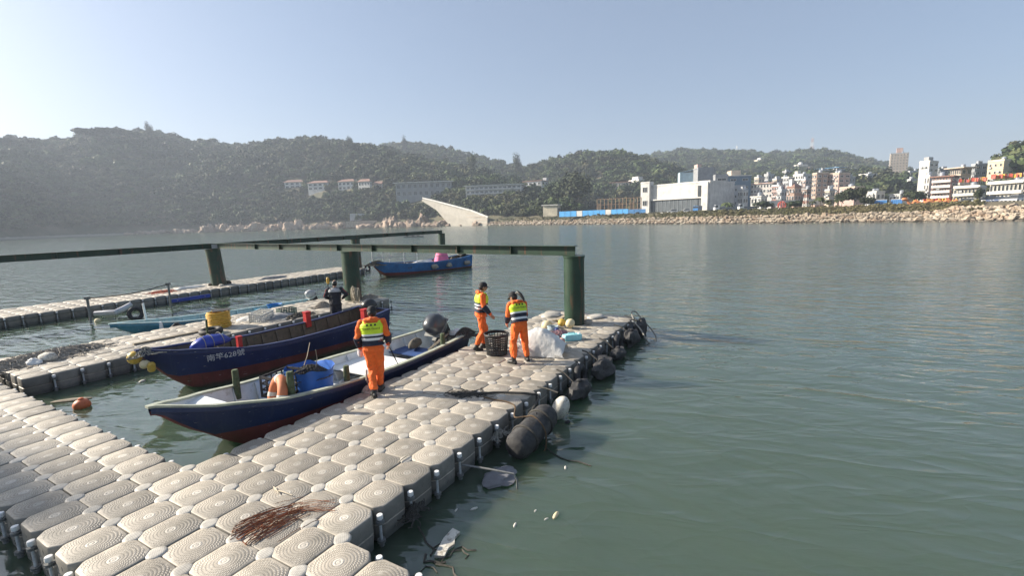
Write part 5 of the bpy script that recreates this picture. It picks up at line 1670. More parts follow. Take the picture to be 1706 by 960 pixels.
tag(heap_strands(rng, .30, .18, .22, 130, .012, long=.5).obj('rope_heap', M_ROPED, None, B1.world(.012, .86, .52), B1.rz), 'tangle of dark rope on the stern quarter next to the pier', 'rope')
# bow fender hanging from boat 1
fd = empty('net_fender', B1.world(.555, 1.08, .18), B1.rz, 'grey netted fender hanging between the white boat and the pier', 'fender')
MB().ell((0, .09, .12), (.21, .15, .20), 16, 10, nz=.2).obj('ball', M_NETG, fd)
for k in range(3):
    MB().tube([Vector((.03 * k - .03, .10, .28)), Vector((-.10 + .08 * k, .06, .42)), Vector((-.16 + .06 * k, -.03, .58))], .02, 7).obj('rope', M_ROPE, fd)
for k in range(5):
    a = k * .62
    MB().tube([Vector((.215 * math.cos(t) * math.cos(a), .09 + .155 * math.cos(t) * math.sin(a), .12 + .205 * math.sin(t))) for t in [2 * PI * s / 20 for s in range(20)]], .009, 5, closed=True).obj('net_cord', M_ROPE, fd)
# --- boat 2
dr = empty('blue_wrapped_drum', B2.world(.775, -.05, .90), B2.rz, 'royal blue tarpaulin wrapped bundle in the bow of the blue boat', 'bundle')
cloth_blob(rng, (.42, .22, .19), fold=7, amp=.05, nz=.15).obj('tarpaulin', M_BLUETARP, dr, smooth=60)
for x in (-.2, .02, .2):
    MB().tube([Vector((x, .235 * math.cos(t), .20 * math.sin(t) + .01)) for t in [2 * PI * s / 18 for s in range(18)]], .008, 5, closed=True).obj('tie', M_ROPE, dr)
yb = empty('float_cluster', B2.world(.985, .15, .82), B2.rz, 'cluster of yellow floats hanging from the bow of the blue boat', 'float')
MB().ell((.14, -.04, .12), (.135, .135, .14), 16, 10).obj('yellow_float', M_YBUOY, yb)
MB().ell((.05, .18, -.02), (.10, .10, .09), 14, 9, nz=.12).obj('pale_float', M_CREAMF, yb)
MB().lathe([(.05, -.12), (.075, -.08), (.075, .04), (.045, .08)], 12, c=(-.02, .28, -.06)).obj('green_float', M_YBUOY, yb)
heap_strands(rng, .14, .12, .15, 40, .012, long=.4).obj('rope', M_ROPE, yb, (-.02, .05, .18))
# --- yellow float and other small things in the basin water
def floaty(name, label, px, py, r, m, cat='float', z=.0, sq=.8, nz=.15, group='things floating on the water'):
    p = at_z(px, py, z)
    return tag(MB().ell((0, 0, r[2] * .25), r, 14, 9, nz=nz, seed=px).obj(name, m, None, p, rng.uniform(0, 6)), label, cat, group)
of = empty('orange_float', at_z(137, 679, 0), .4, 'round orange float drifting in the basin beside the walkway', 'float', 'things floating on the water')
MB().ell((0, 0, .05), (.15, .15, .13), 16, 10).obj('ball', mat('orange_float_paint', (.55, .14, .05), .55, .2, 8, .3), of)
MB().lathe([(.05, .15), (.045, .2), (.02, .21)], 10).obj('neck', mat('orange_float_paint', ()), of) if False else MB().lathe([(.05, .15), (.045, .2), (.02, .21)], 10).obj('neck', _mc['orange_float_paint'], of)
floaty('brown_plank_float', 'waterlogged brown plank beside the orange float', 118, 668, (.38, .07, .04), M_WOODG, 'plank')
floaty('foam_scrap', 'white foam scrap under the bow of the blue boat', 237, 636, (.09, .05, .03), M_FOAM, 'litter')
# --- right side of the nearest pier: fenders
def drum_fender(label, p0, p1, r, m):
    root = empty('fender', (p0 + p1) / 2, 0, label, 'fender', 'fenders along the nearest pier')
    c = (p0 + p1) / 2
    a, bb = p0 - c, p1 - c
    d = (bb - a)
    L = d.length
    n = 9
    pts = [a + d * t for t in (-.02, .0, .03, .10, .3, .5, .7, .9, .97, 1.0, 1.02)]
    MB().tube(pts, [r * .35, r * .62, r * .86, r, r * 1.01, r, r * 1.01, r, r * .86, r * .62, r * .35], 22).obj('drum', m, root)
    u = d.normalized()
    o1 = u.orthogonal().normalized(); o2 = u.cross(o1)
    for t in (.28, .72):
        MB().tube([a + d * t + (o1 * math.cos(q) + o2 * math.sin(q)) * (r * 1.03) for q in [2 * PI * s / 22 for s in range(22)]], .022, 7, closed=True).obj('strap', M_ROPED, root)
    return root
def fender_mat():
    t = NT('pitted_black_fender')
    o = t.coord()
    v = t.n('TexVoronoi', {'Vector': o, 'Scale': 13.0})
    holes = t.ramp(v, [(.10, 1.0), (.17, 0.0)])
    n1 = t.noise(6, 5, .65, o)
    c = t.mix(t.ramp(n1, [(.35, 0.0), (.7, 1.0)]), (.018, .018, .019), (.062, .060, .058))
    c = t.mix(holes, c, (.006, .006, .006))
    t.set(col=c, rough=.75, nrm=t.bump(t.math('SUBTRACT', n1, t.math('MULTIPLY', holes, .8)), .9, .02))
    return t.mat
M_FEND = fender_mat()
drum_fender('long pitted black cylinder fender tied along the pier', N(4.55, -.92, .17), N(6.75, -1.02, .32), .215, M_FEND)
def lump_fender(label, n, r, m, z=.15, nz=.25, rzx=0.0, cat='fender'):
    root = empty('fender', N(n[0], n[1], z), DA + rzx, label, cat, 'fenders along the nearest pier')
    MB().ell((0, 0, 0), r, 20, 12, nz=nz, seed=n[0]).obj('body', m, root)
    MB().tube([Vector((-.05, .1, r[2] * .8)), Vector((.0, .32, .30)), Vector((.02, .50, .34))], .016, 6).obj('rope', M_ROPED, root)
    MB().lathe([(.05, -.02), (.06, .02), (.03, .04)], 10, c=(0, 0, r[2] * .96)).obj('eye', M_BLACK, root)
    return root
lump_fender('black rounded fender next beyond the white buoy', (10.0, -.85), (.34, .20, .19), M_FEND, .16, .4)
lump_fender('black fender sack slung low in the middle of the pier side', (12.9, -.85), (.44, .22, .22), M_FEND, .18, .5)
lump_fender('small black fender beyond the slung sack', (15.6, -.75), (.36, .19, .16), M_FEND, .13, .4)
lump_fender('black fender bundle near the pier corner', (18.3, -.7), (.42, .18, .24), M_FEND, .20, .5)
lump_fender('black fender bundle hanging at the pier corner', (20.7, -.6), (.40, .17, .28), M_FEND, .22, .5)
wb = empty('white_buoy', N(7.75, -1.02, .20), DA, 'dirty white oval buoy with a dark hole between the black fenders', 'buoy')
_q = Matrix.Rotation(R(22), 3, 'X')
MB().ell((0, 0, .02), (.165, .15, .235), 22, 14, M=_q).obj('ball', M_FOAM, wb)
MB().lathe([(.055, -.02), (.06, .01), (.045, .014), (.03, -.03)], 12, M=Matrix.Rotation(R(150), 3, 'X'), c=(-.06, -.15, -.20)).obj('eye_hole', M_BLACK, wb)
MB().tube([Vector((0, .05, .3)), Vector((.05, .3, .32)), Vector((.1, .5, .3))], .014, 6).obj('rope', M_ROPED, wb)
for k, (i, lab) in enumerate(((19.6, 'black tyre hanging flat on the pier side near the corner'), (14.2, 'black tyre hanging behind the slung fender sack'), (17.0, 'black tyre hanging between the far fenders'), (11.4, 'black tyre hanging just before the slung fender sack'))):
    t = ring_thing('tyre', lab, N(i, -.36, .17), .20, .075, M_BLACK, (R(82), 0, DA), 'tyre', None, 'tyres hung on the nearest pier')
    MB().tube([Vector((0, .2, 0)), Vector((.02, .3, -.02)), Vector((0, .34, -.06))], .012, 6).obj('rope', M_ROPED, t)
rope('mooring_rope', 'pale rope loop hanging from the far pier corner', [N(20.4, -.25, .44), N(19.6, -.9, .30), N(19.0, -1.5, .02), N(19.7, -1.75, .0), N(20.6, -1.4, .14), N(21.2, -.6, .42), N(21.6, -.1, .60), N(21.3, .1, .62), N(20.6, -.2, .47)], .022, M_ROPE)
bb_ = empty('blue_float', N(21.4, -.55, .34), 0, 'small blue ball float on the far pier corner', 'float')
MB().ell((0, 0, 0), (.10, .10, .10), 14, 9).obj('ball', mat('blue_float_paint', (.015, .04, .16), .5, .2, 8, .2), bb_)
MB().tube([Vector((0, 0, .09)), Vector((-.1, .1, .16)), Vector((-.25, .22, .12))], .01, 6).obj('cord', M_ROPE, bb_)
rope('mooring_rope', 'black rope lying straight across the pier deck', [at_z(752, 657, DECK + .02), at_z(778, 655, DECK + .02), at_z(802, 656, DECK + .02), at_z(830, 654, DECK + .02), at_z(868, 655, DECK + .02), at_z(886, 657, DECK + .02), at_z(898, 662, DECK - .02), N(6.2, -.5, .28), N(5.9, -1.0, .48)], .020, M_ROPED)
tag(heap_strands(random.Random(4), .42, .03, .035, 60, .008, long=.3).obj('frayed_rope', M_ROPED, None, at_z(775, 657, DECK), .0), 'frayed thick end of the black rope on the deck', 'rope')
rope('mooring_rope', 'brown rope running from the deck down round the long fender', [at_z(806, 662, DECK + .02), at_z(822, 666, DECK + .02), at_z(845, 670, DECK + .025), at_z(858, 678, DECK), N(5.6, -.35, .42), N(5.7, -.7, .44), N(5.7, -1.0, .47), N(5.6, -1.42, .32), N(5.5, -1.5, .06), N(5.4, -1.4, -.05)], .013, mat('dark_brown_rope', (.10, .065, .035), .9, .3, 40, .8))
rope('bent_rod', 'thin bent iron rod sticking out from the pier side', [N(3.0, -.1, .22), N(3.15, -.9, .22), N(3.3, -1.6, .20), N(3.32, -1.68, .12), N(3.3, -1.68, -.1)], .014, M_LUG, smooth_it=False)
rope('mooring_rope', 'thin line floating on the water beside the pier', [at_z(905, 742, .012), at_z(925, 758, .012), at_z(945, 767, .012), at_z(965, 770, .012), at_z(985, 777, .012)], .010, M_ROPED)
for k, (i, lab) in enumerate(((5, 'frayed rope tuft on a bolt of the near pier side'), (1, 'knotted dark rope end on the second bolt of the pier'))):
    tag(heap_strands(random.Random(30 + k), .07, .07, .12, 45, .008, long=.28).obj('frayed_rope', M_ROPE if k == 0 else M_ROPED, None, N(i, -.12, DECK - .20 - .1 * k)), lab, 'rope')
sl = MB()
gt = cloth_blob(random.Random(9), (.26, .20, .05), fold=3, amp=.10, nz=.6)
tag(gt.obj('grey_float_pad', mat('grey_foam_pad', (.16, .16, .17), .8, .2, 6, .4, .01), None, at_z(833, 795, .02), .6, smooth=60), 'grey lobed foam pad floating beside the pier', 'float', 'things floating on the water')
fs = MB()
fs.loft([[Vector((x, y, z)) for x, y in ((-.05, -.22), (.06, -.20), (.05, -.08), (.09, .0), (.05, .10), (.07, .2), (-.04, .24), (-.07, .05))] for z in (-.02, .02)])
tag(fs.obj('foam_board', M_FOAM, None, at_z(745, 907, .01), -.3, smooth=None), 'ragged white foam board floating under the pier edge', 'litter', 'things floating on the water')
for k, (px, py, r, lab) in enumerate(((926, 860, .05, 'yellowish foam scrap farthest out on the near water'), (910, 866, .022, 'tiny pale bead beside the yellowish foam scrap'), (858, 876, .03, 'small grey scrap below the yellowish foam scrap'), (942, 780, .03, 'white sliver floating near the thin line'), (790, 849, .035, 'white sliver close to the pier bolts'), (760, 851, .022, 'small white bead close to the pier bolts'), (892, 852, .02, 'tiny white fleck off the pier'), (843, 781, .06, 'tan foam bit beside the grey lobed pad'))):
    floaty('foam_scrap', lab, px, py, (r * 1.5, r * .55, r * .5), M_FOAM if k != 0 else M_CREAMF, 'litter')
tag(heap_strands(random.Random(41), .30, .2, .01, 9, .012, long=.6).obj('sunken_branches', M_NETD, None, at_z(722, 948, .0), .3), 'dark broken branches floating under the lower pier edge', 'branches', 'things floating on the water')
# --- brown weed and twigs on the deck
def weed():
    b = MB()
    r = random.Random(13)
    for lane in ((at_z(395, 882, DECK), at_z(470, 846, DECK), at_z(552, 846, DECK)), (at_z(408, 905, DECK), at_z(440, 880, DECK), at_z(500, 852, DECK))):
        for k in range(46):
            t0 = r.random()
            L = r.uniform(.25, .55)
            sp = .05 + .07 * math.sin(PI * t0)
            off = r.gauss(0, sp)
            pts = []
            total = (lane[2] - lane[0]).length
            for s in range(7):
                t = min(1.04, max(-.04, t0 + (s / 6 - .5) * L / total))
                p = lane[0] * (1 - t) ** 2 + lane[1] * 2 * t * (1 - t) + lane[2] * t * t
                d = (lane[2] - lane[0]).normalized()
                nrm = Vector((-d.y, d.x, 0))
                pts.append(p + nrm * (off + .035 * noise.noise((k * .7, s * .6, 1))) + Vector((0, 0, .006 + .028 * r.random() * math.exp(-(off / .07) ** 2))))
            b.tube(pts, r.uniform(.002, .0045), 4)
    o = at_z(470, 865, DECK)
    b.v = [(x - o.x, y - o.y, z - o.z) for x, y, z in b.v]
    return b, o
M_WEED = mat('rust_brown_weed', (.25, .085, .035), .85, .45, 20, .4, .004, col2=(.38, .18, .08), c2=.55)
_wb, _wo = weed()
tag(_wb.obj('dried_seaweed', M_WEED, None, _wo, smooth=60), 'rust brown dried seaweed strewn over the near float blocks', 'seaweed', kind='stuff')
for k, (a, bb, lab) in enumerate((((458, 817), (487, 826), 'bleached twig on the deck above the seaweed'), ((456, 812), (464, 822), 'short bleached twig crossing the longer one'), ((664, 770), (682, 758), 'thin stick caught on a connector of the pier'))):
    p, q = at_z(*a, DECK + .015), at_z(*bb, DECK + .02)
    tag(MB().tube([p * 0, (q - p) * .5 + Vector((0, 0, .01)), q - p], [.007, .009, .005], 6).obj('twig', mat('bleached_twig', (.48, .42, .32), .9, .2, 20, .3), None, p), lab, 'twig')
# --- basket
M_BASK = mat('black_basket_plastic', (.018, .018, .018), .5, .3, 10, .2)
bp = at_z(828, 590, DECK)
bs_ = empty('basket', bp, .3, 'tall black plastic lattice basket between the two people', 'basket')
HB_, R0_, R1_ = .50, .235, .285
def br_(z): return R0_ + (R1_ - R0_) * z / HB_
for k in range(26):
    a = 2 * PI * k / 26
    q = Matrix.Rotation(a, 3, 'Z')
    MB().beam(q @ Vector((R0_, 0, 0)), q @ Vector((R1_, 0, HB_)), .022, .012).obj('rib', M_BASK, bs_, smooth=None)
for z, h in ((.015, .03), (.075, .022), (.13, .022), (.185, .022), (.24, .022), (.295, .022), (.35, .022), (.405, .022), (.475, .05)):
    r = br_(z)
    MB().loft([[Vector(((r + dr) * math.cos(2 * PI * k / 36), (r + dr) * math.sin(2 * PI * k / 36), z + dz)) for k in range(36)] for dr, dz in ((-.007, -h / 2), (.008, -h / 2), (.008, h / 2), (-.007, h / 2), (-.007, -h / 2))], cap0=False, cap1=False).obj('hoop', M_BASK, bs_)
MB().tube([Vector((R1_ * math.cos(a), R1_ * math.sin(a), HB_)) for a in [2 * PI * k / 36 for k in range(36)]], .018, 8, closed=True).obj('rim', M_BASK, bs_)
MB().lathe([(.232, .002), (.232, .014), (.02, .016)], 30).obj('base', M_BASK, bs_)
# --- white sheet bag
def sheet_mat():
    t = NT('translucent_white_sheet')
    o = t.coord()
    n1 = t.noise(6, 5, .6, o)
    t.set(col=t.mix(n1, (.50, .50, .48), (.74, .73, .70)), rough=.4, alpha=t.ramp(n1, [(.3, .82), (.7, 1.0)]), nrm=t.bump(n1, .8, .03))
    return t.mat
wbag = MB()
n_u, n_v = 40, 18
vs = []
for a in range(n_u):
    for c in range(n_v):
        u, v = a / (n_u - 1), c / (n_v - 1)
        x = -.55 + 1.05 * u
        th = -.15 + v * (PI + .3)
        rr = (.30 - .05 * u) * (1 + .14 * noise.noise((u * 3, v * 3, 2)) + .05 * noise.noise((u * 8, v * 6, 9)))
        hgt = (.16 + .46 * math.sin(PI * min(1, u * .72 + .22)) ) * (1 + .12 * noise.noise((u * 3.5, v * 4, 4)) + .05 * noise.noise((u * 9, v * 9, 1)))
        y = math.cos(th) * rr * 1.15
        z = max(.008 + .02 * abs(noise.noise((u * 9, v * 8, 7))), math.sin(th) * hgt)
        vs.append((x + .05 * noise.noise((u * 7, v * 9, 0)), y, z))
wbag.add(vs, [(a * n_v + c, (a + 1) * n_v + c, (a + 1) * n_v + c + 1, a * n_v + c + 1) for a in range(n_u - 1) for c in range(n_v - 1)])
tag(wbag.obj('white_sack', sheet_mat(), None, at_z(908, 590, DECK), -.35, smooth=179), 'big crumpled white woven sack lying beside the rubbish heap', 'sack')
# --- rubbish heap by the pile
def pit(name, label, px, py, mb, m, cat, rz=0.0, dz=0.0, smooth=50, group='rubbish heap by the green pile'):
    return tag(mb.obj(name, m, None, at_z(px, py, DECK) + Vector((0, 0, dz)), rz, smooth=smooth), label, cat, group)
M_TUB = mat('pale_cyan_plastic', (.30, .62, .66), .5, .12, 8, .2)
tub = empty('plastic_tub', at_z(953, 567, DECK), .25, 'pale turquoise plastic canister on the pier', 'canister', 'rubbish heap by the green pile')
MB().loft([[Vector((x * f, y * f, z)) for x, y in ((-.22, -.10), (.22, -.10), (.26, -.05), (.26, .07), (.2, .11), (-.2, .11), (-.26, .06), (-.26, -.06))] for z, f in ((.0, .92), (.03, 1.0), (.13, 1.0), (.16, .9))]).obj('body', M_TUB, tub, smooth=40)
MB().cyl((.2, 0, .14), (.2, 0, .19), .04, n=12).obj('cap', M_PVC, tub)
MB().tube([(-.12, 0, .155), (-.1, 0, .2), (.06, 0, .2), (.08, 0, .155)], .014, 7).obj('handle', M_TUB, tub)
pit('ball_float', 'yellow ball float, right one of the pair on the rubbish heap', 950, 548, MB().ell((0, 0, .16), (.14, .12, .13), 16, 10, nz=.12), M_CREAMF, 'float', .3)
pit('ball_float', 'yellow ball float, left one of the pair on the rubbish heap', 936, 546, MB().ell((0, 0, .15), (.13, .11, .11), 16, 10, nz=.12), M_YBUOY, 'float', .8)
pit('ball_float', 'cream half round float left of the yellow pair', 911, 546, MB().ell((0, 0, .07), (.16, .15, .14), 16, 10, nz=.08), M_CREAMF, 'float', .1)
pit('rope_heap', 'tangle of grey and purple rope on the rubbish heap', 930, 560, heap_strands(random.Random(61), .34, .20, .16, 240, .010, long=.5), mat('purple_grey_rope', (.17, .12, .15), .9, .5, 6, .5, .004, col2=(.34, .16, .16), c2=.55), 'rope', .4)
pit('rope_heap', 'coil of pale blue rope beside the rubbish heap', 921, 551, MB().tube([Vector(((.13 + .004 * k % .03) * math.cos(k * .5), (.13) * math.sin(k * .5), .02 + .002 * k)) for k in range(60)], .012, 6), mat('pale_blue_rope', (.34, .42, .46), .9, .2, 30, .5), 'rope', 0)
for k, (px, py, r, m, lab) in enumerate(((936, 572, (.09, .08, .08), mat('pink_plastic', (.50, .30, .26), .6, .2, 8, .2), 'pinkish plastic jug in front of the rope tangle'), (925, 565, (.08, .12, .06), M_PVC, 'white plastic bottle among the rope tangle'), (957, 561, (.16, .06, .05), M_TARPW, 'pale folded cloth behind the turquoise canister'), (945, 563, (.06, .06, .06), mat('red_plastic', (.40, .04, .04), .5, .2, 8, .2), 'small red bottle in the rope tangle'), (928, 553, (.07, .07, .07), mat('dark_blue_plastic', (.02, .04, .16), .5, .2, 8, .2), 'dark blue bottle at the back of the tangle'))):
    pit('plastic_jug' if k != 2 else 'folded_cloth', lab, px, py, MB().ell((0, 0, r[2] * .8), r, 14, 9, nz=.15, seed=k), m, 'litter', k * .9)
for k, (px, py, d, rz, tl, lab) in enumerate(((928, 541, (.55, .12, .035), 1.1, .35, 'brown plank leaning against the green pile, larger one'), (938, 534, (.45, .16, .05), .5, -.3, 'brown plank leaning against the green pile, smaller one'), (920, 546, (.5, .07, .03), 1.9, .1, 'weathered batten lying left of the green pile'))):
    b = MB().box((0, 0, .10), d, M=Matrix.Rotation(tl, 3, 'Y'))
    pit('plank', lab, px, py, b, M_WOODG, 'plank', rz, smooth=None)
pit('foam_block', 'white foam chunk at the foot of the green pile', 947, 541, MB().box((0, 0, .05), (.22, .13, .09)), M_FOAM, 'litter', .5, smooth=None)
pit('foam_block', 'grey stone like foam lump right of the green pile', 979, 540, MB().ell((0, 0, .06), (.14, .11, .09), 12, 8, nz=.3), M_NETG, 'litter', .5)
pit('foam_block', 'large grey foam slab on the far end of the pier', 918, 527, MB().ell((0, 0, .04), (.36, .26, .09), 14, 8, nz=.3), M_PLASTIC, 'litter', .5)
pit('foam_block', 'flat grey foam slab right of the green pile', 992, 530, MB().ell((0, 0, .03), (.34, .22, .08), 14, 8, nz=.3, seed=4), M_PLASTIC, 'litter', .7)
# --- middle pier
MG = 'gear lying on the middle pier'
pit('net_heap', 'long grey heap of fishing net at the shore end of the middle pier', 70, 598, heap_strands(random.Random(5), 1.25, .36, .20, 620, .012, long=.7), M_NETG, 'fishing net', DA + .15, group=MG)
pit('foam_float', 'white foam float half buried in the net heap', 80, 601, MB().ell((0, 0, .08), (.22, .15, .13), 14, 9, nz=.15), M_FOAM, 'float', 0, group=MG)
pit('plastic_bag', 'milky plastic bag at the edge of the net heap', 55, 607, cloth_blob(random.Random(3), (.20, .16, .12), nz=.4), M_TARPW, 'bag', 0, group=MG)
hc = empty('hose_coil', at_z(366, 545, DECK), 0, 'coil of yellow hose standing on the middle pier', 'hose', MG)
for k in range(9):
    MB().tube([Vector(((.31 + .012 * math.sin(k * 2.1)) * math.cos(a) + .01 * math.sin(k * 1.7), (.31 + .012 * math.cos(k * 1.3)) * math.sin(a), .035 + .056 * k + .008 * math.sin(3 * a + k))) for a in [2 * PI * s / 26 for s in range(26)]], .030, 8, closed=True).obj('hose_turn', M_YHOSE, hc)
pit('rubber_sheet', 'black sheet lying on top of the yellow hose coil', 372, 545, MB().box((0, 0, .56), (.5, .32, .02), M=Matrix.Rotation(.08, 3, 'X')), M_BLACK, 'sheet', .7, group=MG, smooth=None)
ty = ring_thing('tyre', 'black tyre lying on the middle pier in front of the hose coil', at_z(352, 556, DECK) + Vector((0, 0, .08)), .24, .085, M_BLACK, (.08, 0, 0), 'tyre', None, MG)
rope('mooring_rope', 'pale green rope trailing from the tyre on the middle pier', [at_z(352, 545, DECK + .2), at_z(362, 547, DECK + .05), at_z(372, 553, DECK + .03), at_z(368, 560, DECK + .03), at_z(376, 562, DECK + .02)], .014, mat('pale_green_rope', (.34, .44, .38), .9, .2, 30, .5), group=MG)
pit('mooring_stake', 'thin dark stake standing beside the tyre on the middle pier', 346, 560, MB().cyl((0, 0, 0), (.02, 0, .50), .03, n=8), M_POST, 'post', 0, group=MG)
crate('crate', 'white ribbed crate lying on the middle pier behind the man', at_z(436, 534, DECK), DA + .4, (.62, .46, .32), M_CRATEW, 9, group=MG, tilt=(.12, -.1))
pit('foam_box_pile', 'white foam sheets piled behind the ribbed crate', 420, 533, cloth_blob(random.Random(14), (.42, .30, .15), nz=.35), M_TARPW, 'sheet', .3, group=MG)
crate('crate', 'dark green crate on the middle pier near the cyan boat motor', at_z(478, 524, DECK), DA - .2, (.55, .38, .24), M_CRATEG, 6, group=MG)
pit('tarp_heap', 'grey tarpaulin spread between the two crates', 462, 529, cloth_blob(random.Random(15), (.62, .40, .12), nz=.4, amp=.12), mat('grey_tarp', (.26, .26, .26), .8, .3, 5, .5, .01), 'tarpaulin', DA, group=MG)
pit('rope_heap', 'tan and dark rope tangle right of the green crate', 500, 526, heap_strands(random.Random(16), .42, .24, .12, 170, .012, long=.5), M_NETD, 'rope', DA, group=MG)
pit('net_heap', 'small brown net bundle left of the dark dressed man', 538, 512, heap_strands(random.Random(17), .26, .2, .24, 220, .012, long=.4), M_NETG, 'fishing net', DA, group=MG)
pit('net_heap', 'brown net bundle at the end of the middle pier', 615, 497, heap_strands(random.Random(18), .35, .22, .18, 200, .012, long=.4), M_NETG, 'fishing net', DA, group=MG)
pl = at_z(222, 574, DECK + .03); pl2 = at_z(340, 551, DECK + .03)
tag(MB().beam(pl * 0, pl2 - pl, .11, .05).obj('plank', M_WOODG, None, pl, smooth=None), 'long weathered plank lying along the middle pier', 'plank', MG)
# fish trap: round frame with netting
ft = empty('fish_trap', at_z(592, 504, DECK), .2, 'round netted fish trap standing behind the dark dressed man', 'trap', MG)
M_TRAP = mat('straw_net', (.42, .37, .28), .9, .3, 30, .5)
for rx, zc, r in ((-.06, .34, .33), (.16, .30, .28)):
    MB().tube([Vector((rx, r * math.cos(a), zc + r * math.sin(a))) for a in [2 * PI * k / 28 for k in range(28)]], .016, 7, closed=True).obj('hoop', M_TRAP, ft)
for k in range(20):
    a = 2 * PI * k / 20
    MB().tube([Vector((-.06, .33 * math.cos(a), .34 + .33 * math.sin(a))), Vector((.05, .27 * math.cos(a + .1), .32 + .27 * math.sin(a + .1))), Vector((.16, .28 * math.cos(a + .2), .30 + .28 * math.sin(a + .2)))], .007, 4).obj('mesh_cord', M_TRAP, ft)
for s in range(1, 5):
    MB().tube([Vector((-.06 - .015 * s, .33 * s / 5 * math.cos(a), .34 + .33 * s / 5 * math.sin(a))) for a in [2 * PI * k / 20 for k in range(20)]], .006, 4, closed=True).obj('mesh_ring', M_TRAP, ft)
for k in range(12):
    a = 2 * PI * k / 12
    MB().tube([Vector((-.06, .33 * math.cos(a), .34 + .33 * math.sin(a))), Vector((-.12, 0, .34))], .006, 4).obj('mesh_cord', M_TRAP, ft)
cloth_blob(random.Random(22), (.10, .24, .30), nz=.2).obj('folded_net', mat('straw_net_cloth', (.33, .29, .22), .95, .3, 30, .8, .01), ft, (.02, 0, .30), smooth=60)
# --- farthest pier
FG = 'gear on the farthest pier'
rail_pts = []
for px, yb, yt, lab in ((150, 527, 494, 'dark rail post on the farthest pier, nearer the shore'), (284, 502, 471, 'dark rail post on the farthest pier, nearer the leaning pile')):
    p = at_z(px, yb, DECK - .1)
    h = (yb - yt) * p.y / 766
    rp = empty('rail_post', p, 0, lab, 'post', FG)
    MB().cyl((0, 0, -.3), (.0, 0, h), .045, n=10).obj('shaft', M_LUG, rp)
    MB().box((0, 0, h - .05), (.14, .14, .10)).obj('head', M_LUG, rp, smooth=None)
    rail_pts.append(p + Vector((0, 0, h - .06)))
rope('rail_rope', 'dark rope slung between the two rail posts', [rail_pts[0], rail_pts[0].lerp(rail_pts[1], .5) + Vector((0, 0, -.12)), rail_pts[1]], .022, M_ROPED, group=FG)
wf = empty('white_tube_fender', at_z(186, 533, .1), 0, 'bent pale striped tube fender hanging on the farthest pier', 'fender', FG)
_c = at_z(186, 533, .1)
_tp = [at_z(158, 523, .22) - _c, at_z(175, 522, .22) - _c, at_z(192, 521, .24) - _c, at_z(205, 515, .30) - _c, at_z(217, 508, .40) - _c]
MB().tube(_tp, [.10, .12, .12, .12, .10], 12).obj('tube', mat('grey_white_vinyl', (.50, .50, .52), .6, .15, 8, .3), wf)
MB().tube([p + Vector((.02, -.10, .03)) for p in _tp], .02, 6).obj('stripe', M_LUG, wf)
floaty('ball_float', 'small cream float under the tube fender', 163, 536, (.13, .11, .10), M_CREAMF, 'float', group=FG)
for k, (px, py, lab) in enumerate(((226, 523, 'black tyre hanging below the rail rope'), (612, 447, 'black tyre hanging at the end of the farthest pier'), (636, 452, 'black tyre squeezed between the farthest pier and the bright blue boat'))):
    p = at_z(px, py, .22)
    ring_thing('tyre', lab, p, .22, .08, M_BLACK, (R(82), 0, DA), 'tyre', None, FG)
pit('net_heap', 'orange red net patch on the farthest pier', 270, 487, heap_strands(random.Random(31), .55, .25, .10, 160, .012, long=.5), mat('red_net', (.42, .12, .07), .9, .3, 9, .5), 'fishing net', DA, group=FG)
pit('tarp_heap', 'pale cloth bundle beside the red net patch', 312, 481, cloth_blob(random.Random(32), (.75, .25, .12), nz=.4), M_TARPW, 'tarpaulin', DA, group=FG)
pit('tarp_heap', 'grey cloth bundle right of the pale cloth on the farthest pier', 455, 464, cloth_blob(random.Random(33), (.9, .3, .14), nz=.4), mat('grey_tarp', (.26, .26, .26)), 'tarpaulin', DA, group=FG)
pit('pale_stake', 'slanting white stake between the farthest pier and the cyan boat', 247, 533, MB().cyl((0, 0, -.6), (-.12, .02, .95), .035, n=8), M_PVC, 'post', 0, dz=-.35, group=FG)
pb = empty('blue_plank', at_z(318, 497, .30), DA, 'blue painted plank fixed along the side of the farthest pier', 'plank', FG)
MB().box((0, -.05, 0), (1.7, .04, .16)).obj('board', M_BLUETARP, pb, smooth=None)
for x in (-.6, .6): MB().cyl((x, -.09, 0), (x, -.03, 0), .02, n=6).obj('bolt', W_LGREY, pb)
for k, (px, py, r, lab) in enumerate(((352, 476, (.16, .12, .10), 'dark stone at the left foot of the leaning pile'), (380, 473, (.18, .14, .12), 'dark stone at the right foot of the leaning pile'), (369, 477, (.12, .1, .07), 'pale stone in front of the leaning pile'))):
    pit('stone', lab, px, py, MB().ell((0, 0, r[2] * .7), r, 12, 8, nz=.4, seed=k), M_NETD if k < 2 else M_FOAM, 'stone', 0, group=FG)
# things in the cyan boat
pit('white_stub', 'white plastic post standing in the cyan boat', 268, 540, MB().lathe([(.06, 0), (.055, .36), (.03, .38)], 12), M_PVC, 'post', 0, dz=-.30, group='gear in the cyan boat')
pit('black_cover', 'black peaked cover in the cyan boat', 294, 541, MB().loft([[Vector((x * f, y * f, z)) for x, y in ((-.24, -.16), (.24, -.16), (.24, .16), (-.24, .16))] for z, f in ((0, 1), (.18, .8), (.34, .18))]), M_BLACK, 'cover', .6, dz=-.28, group='gear in the cyan boat', smooth=None)
pit('blue_basin', 'blue plastic basin in the stern of the cyan boat', 457, 508, MB().lathe([(.20, 0), (.28, .22), (.30, .23), (.26, .22), (.19, .03)], 20), mat('blue_basin_plastic', (.02, .16, .42), .5, .15, 8, .1), 'basin', 0, dz=-.2, group='gear in the cyan boat')
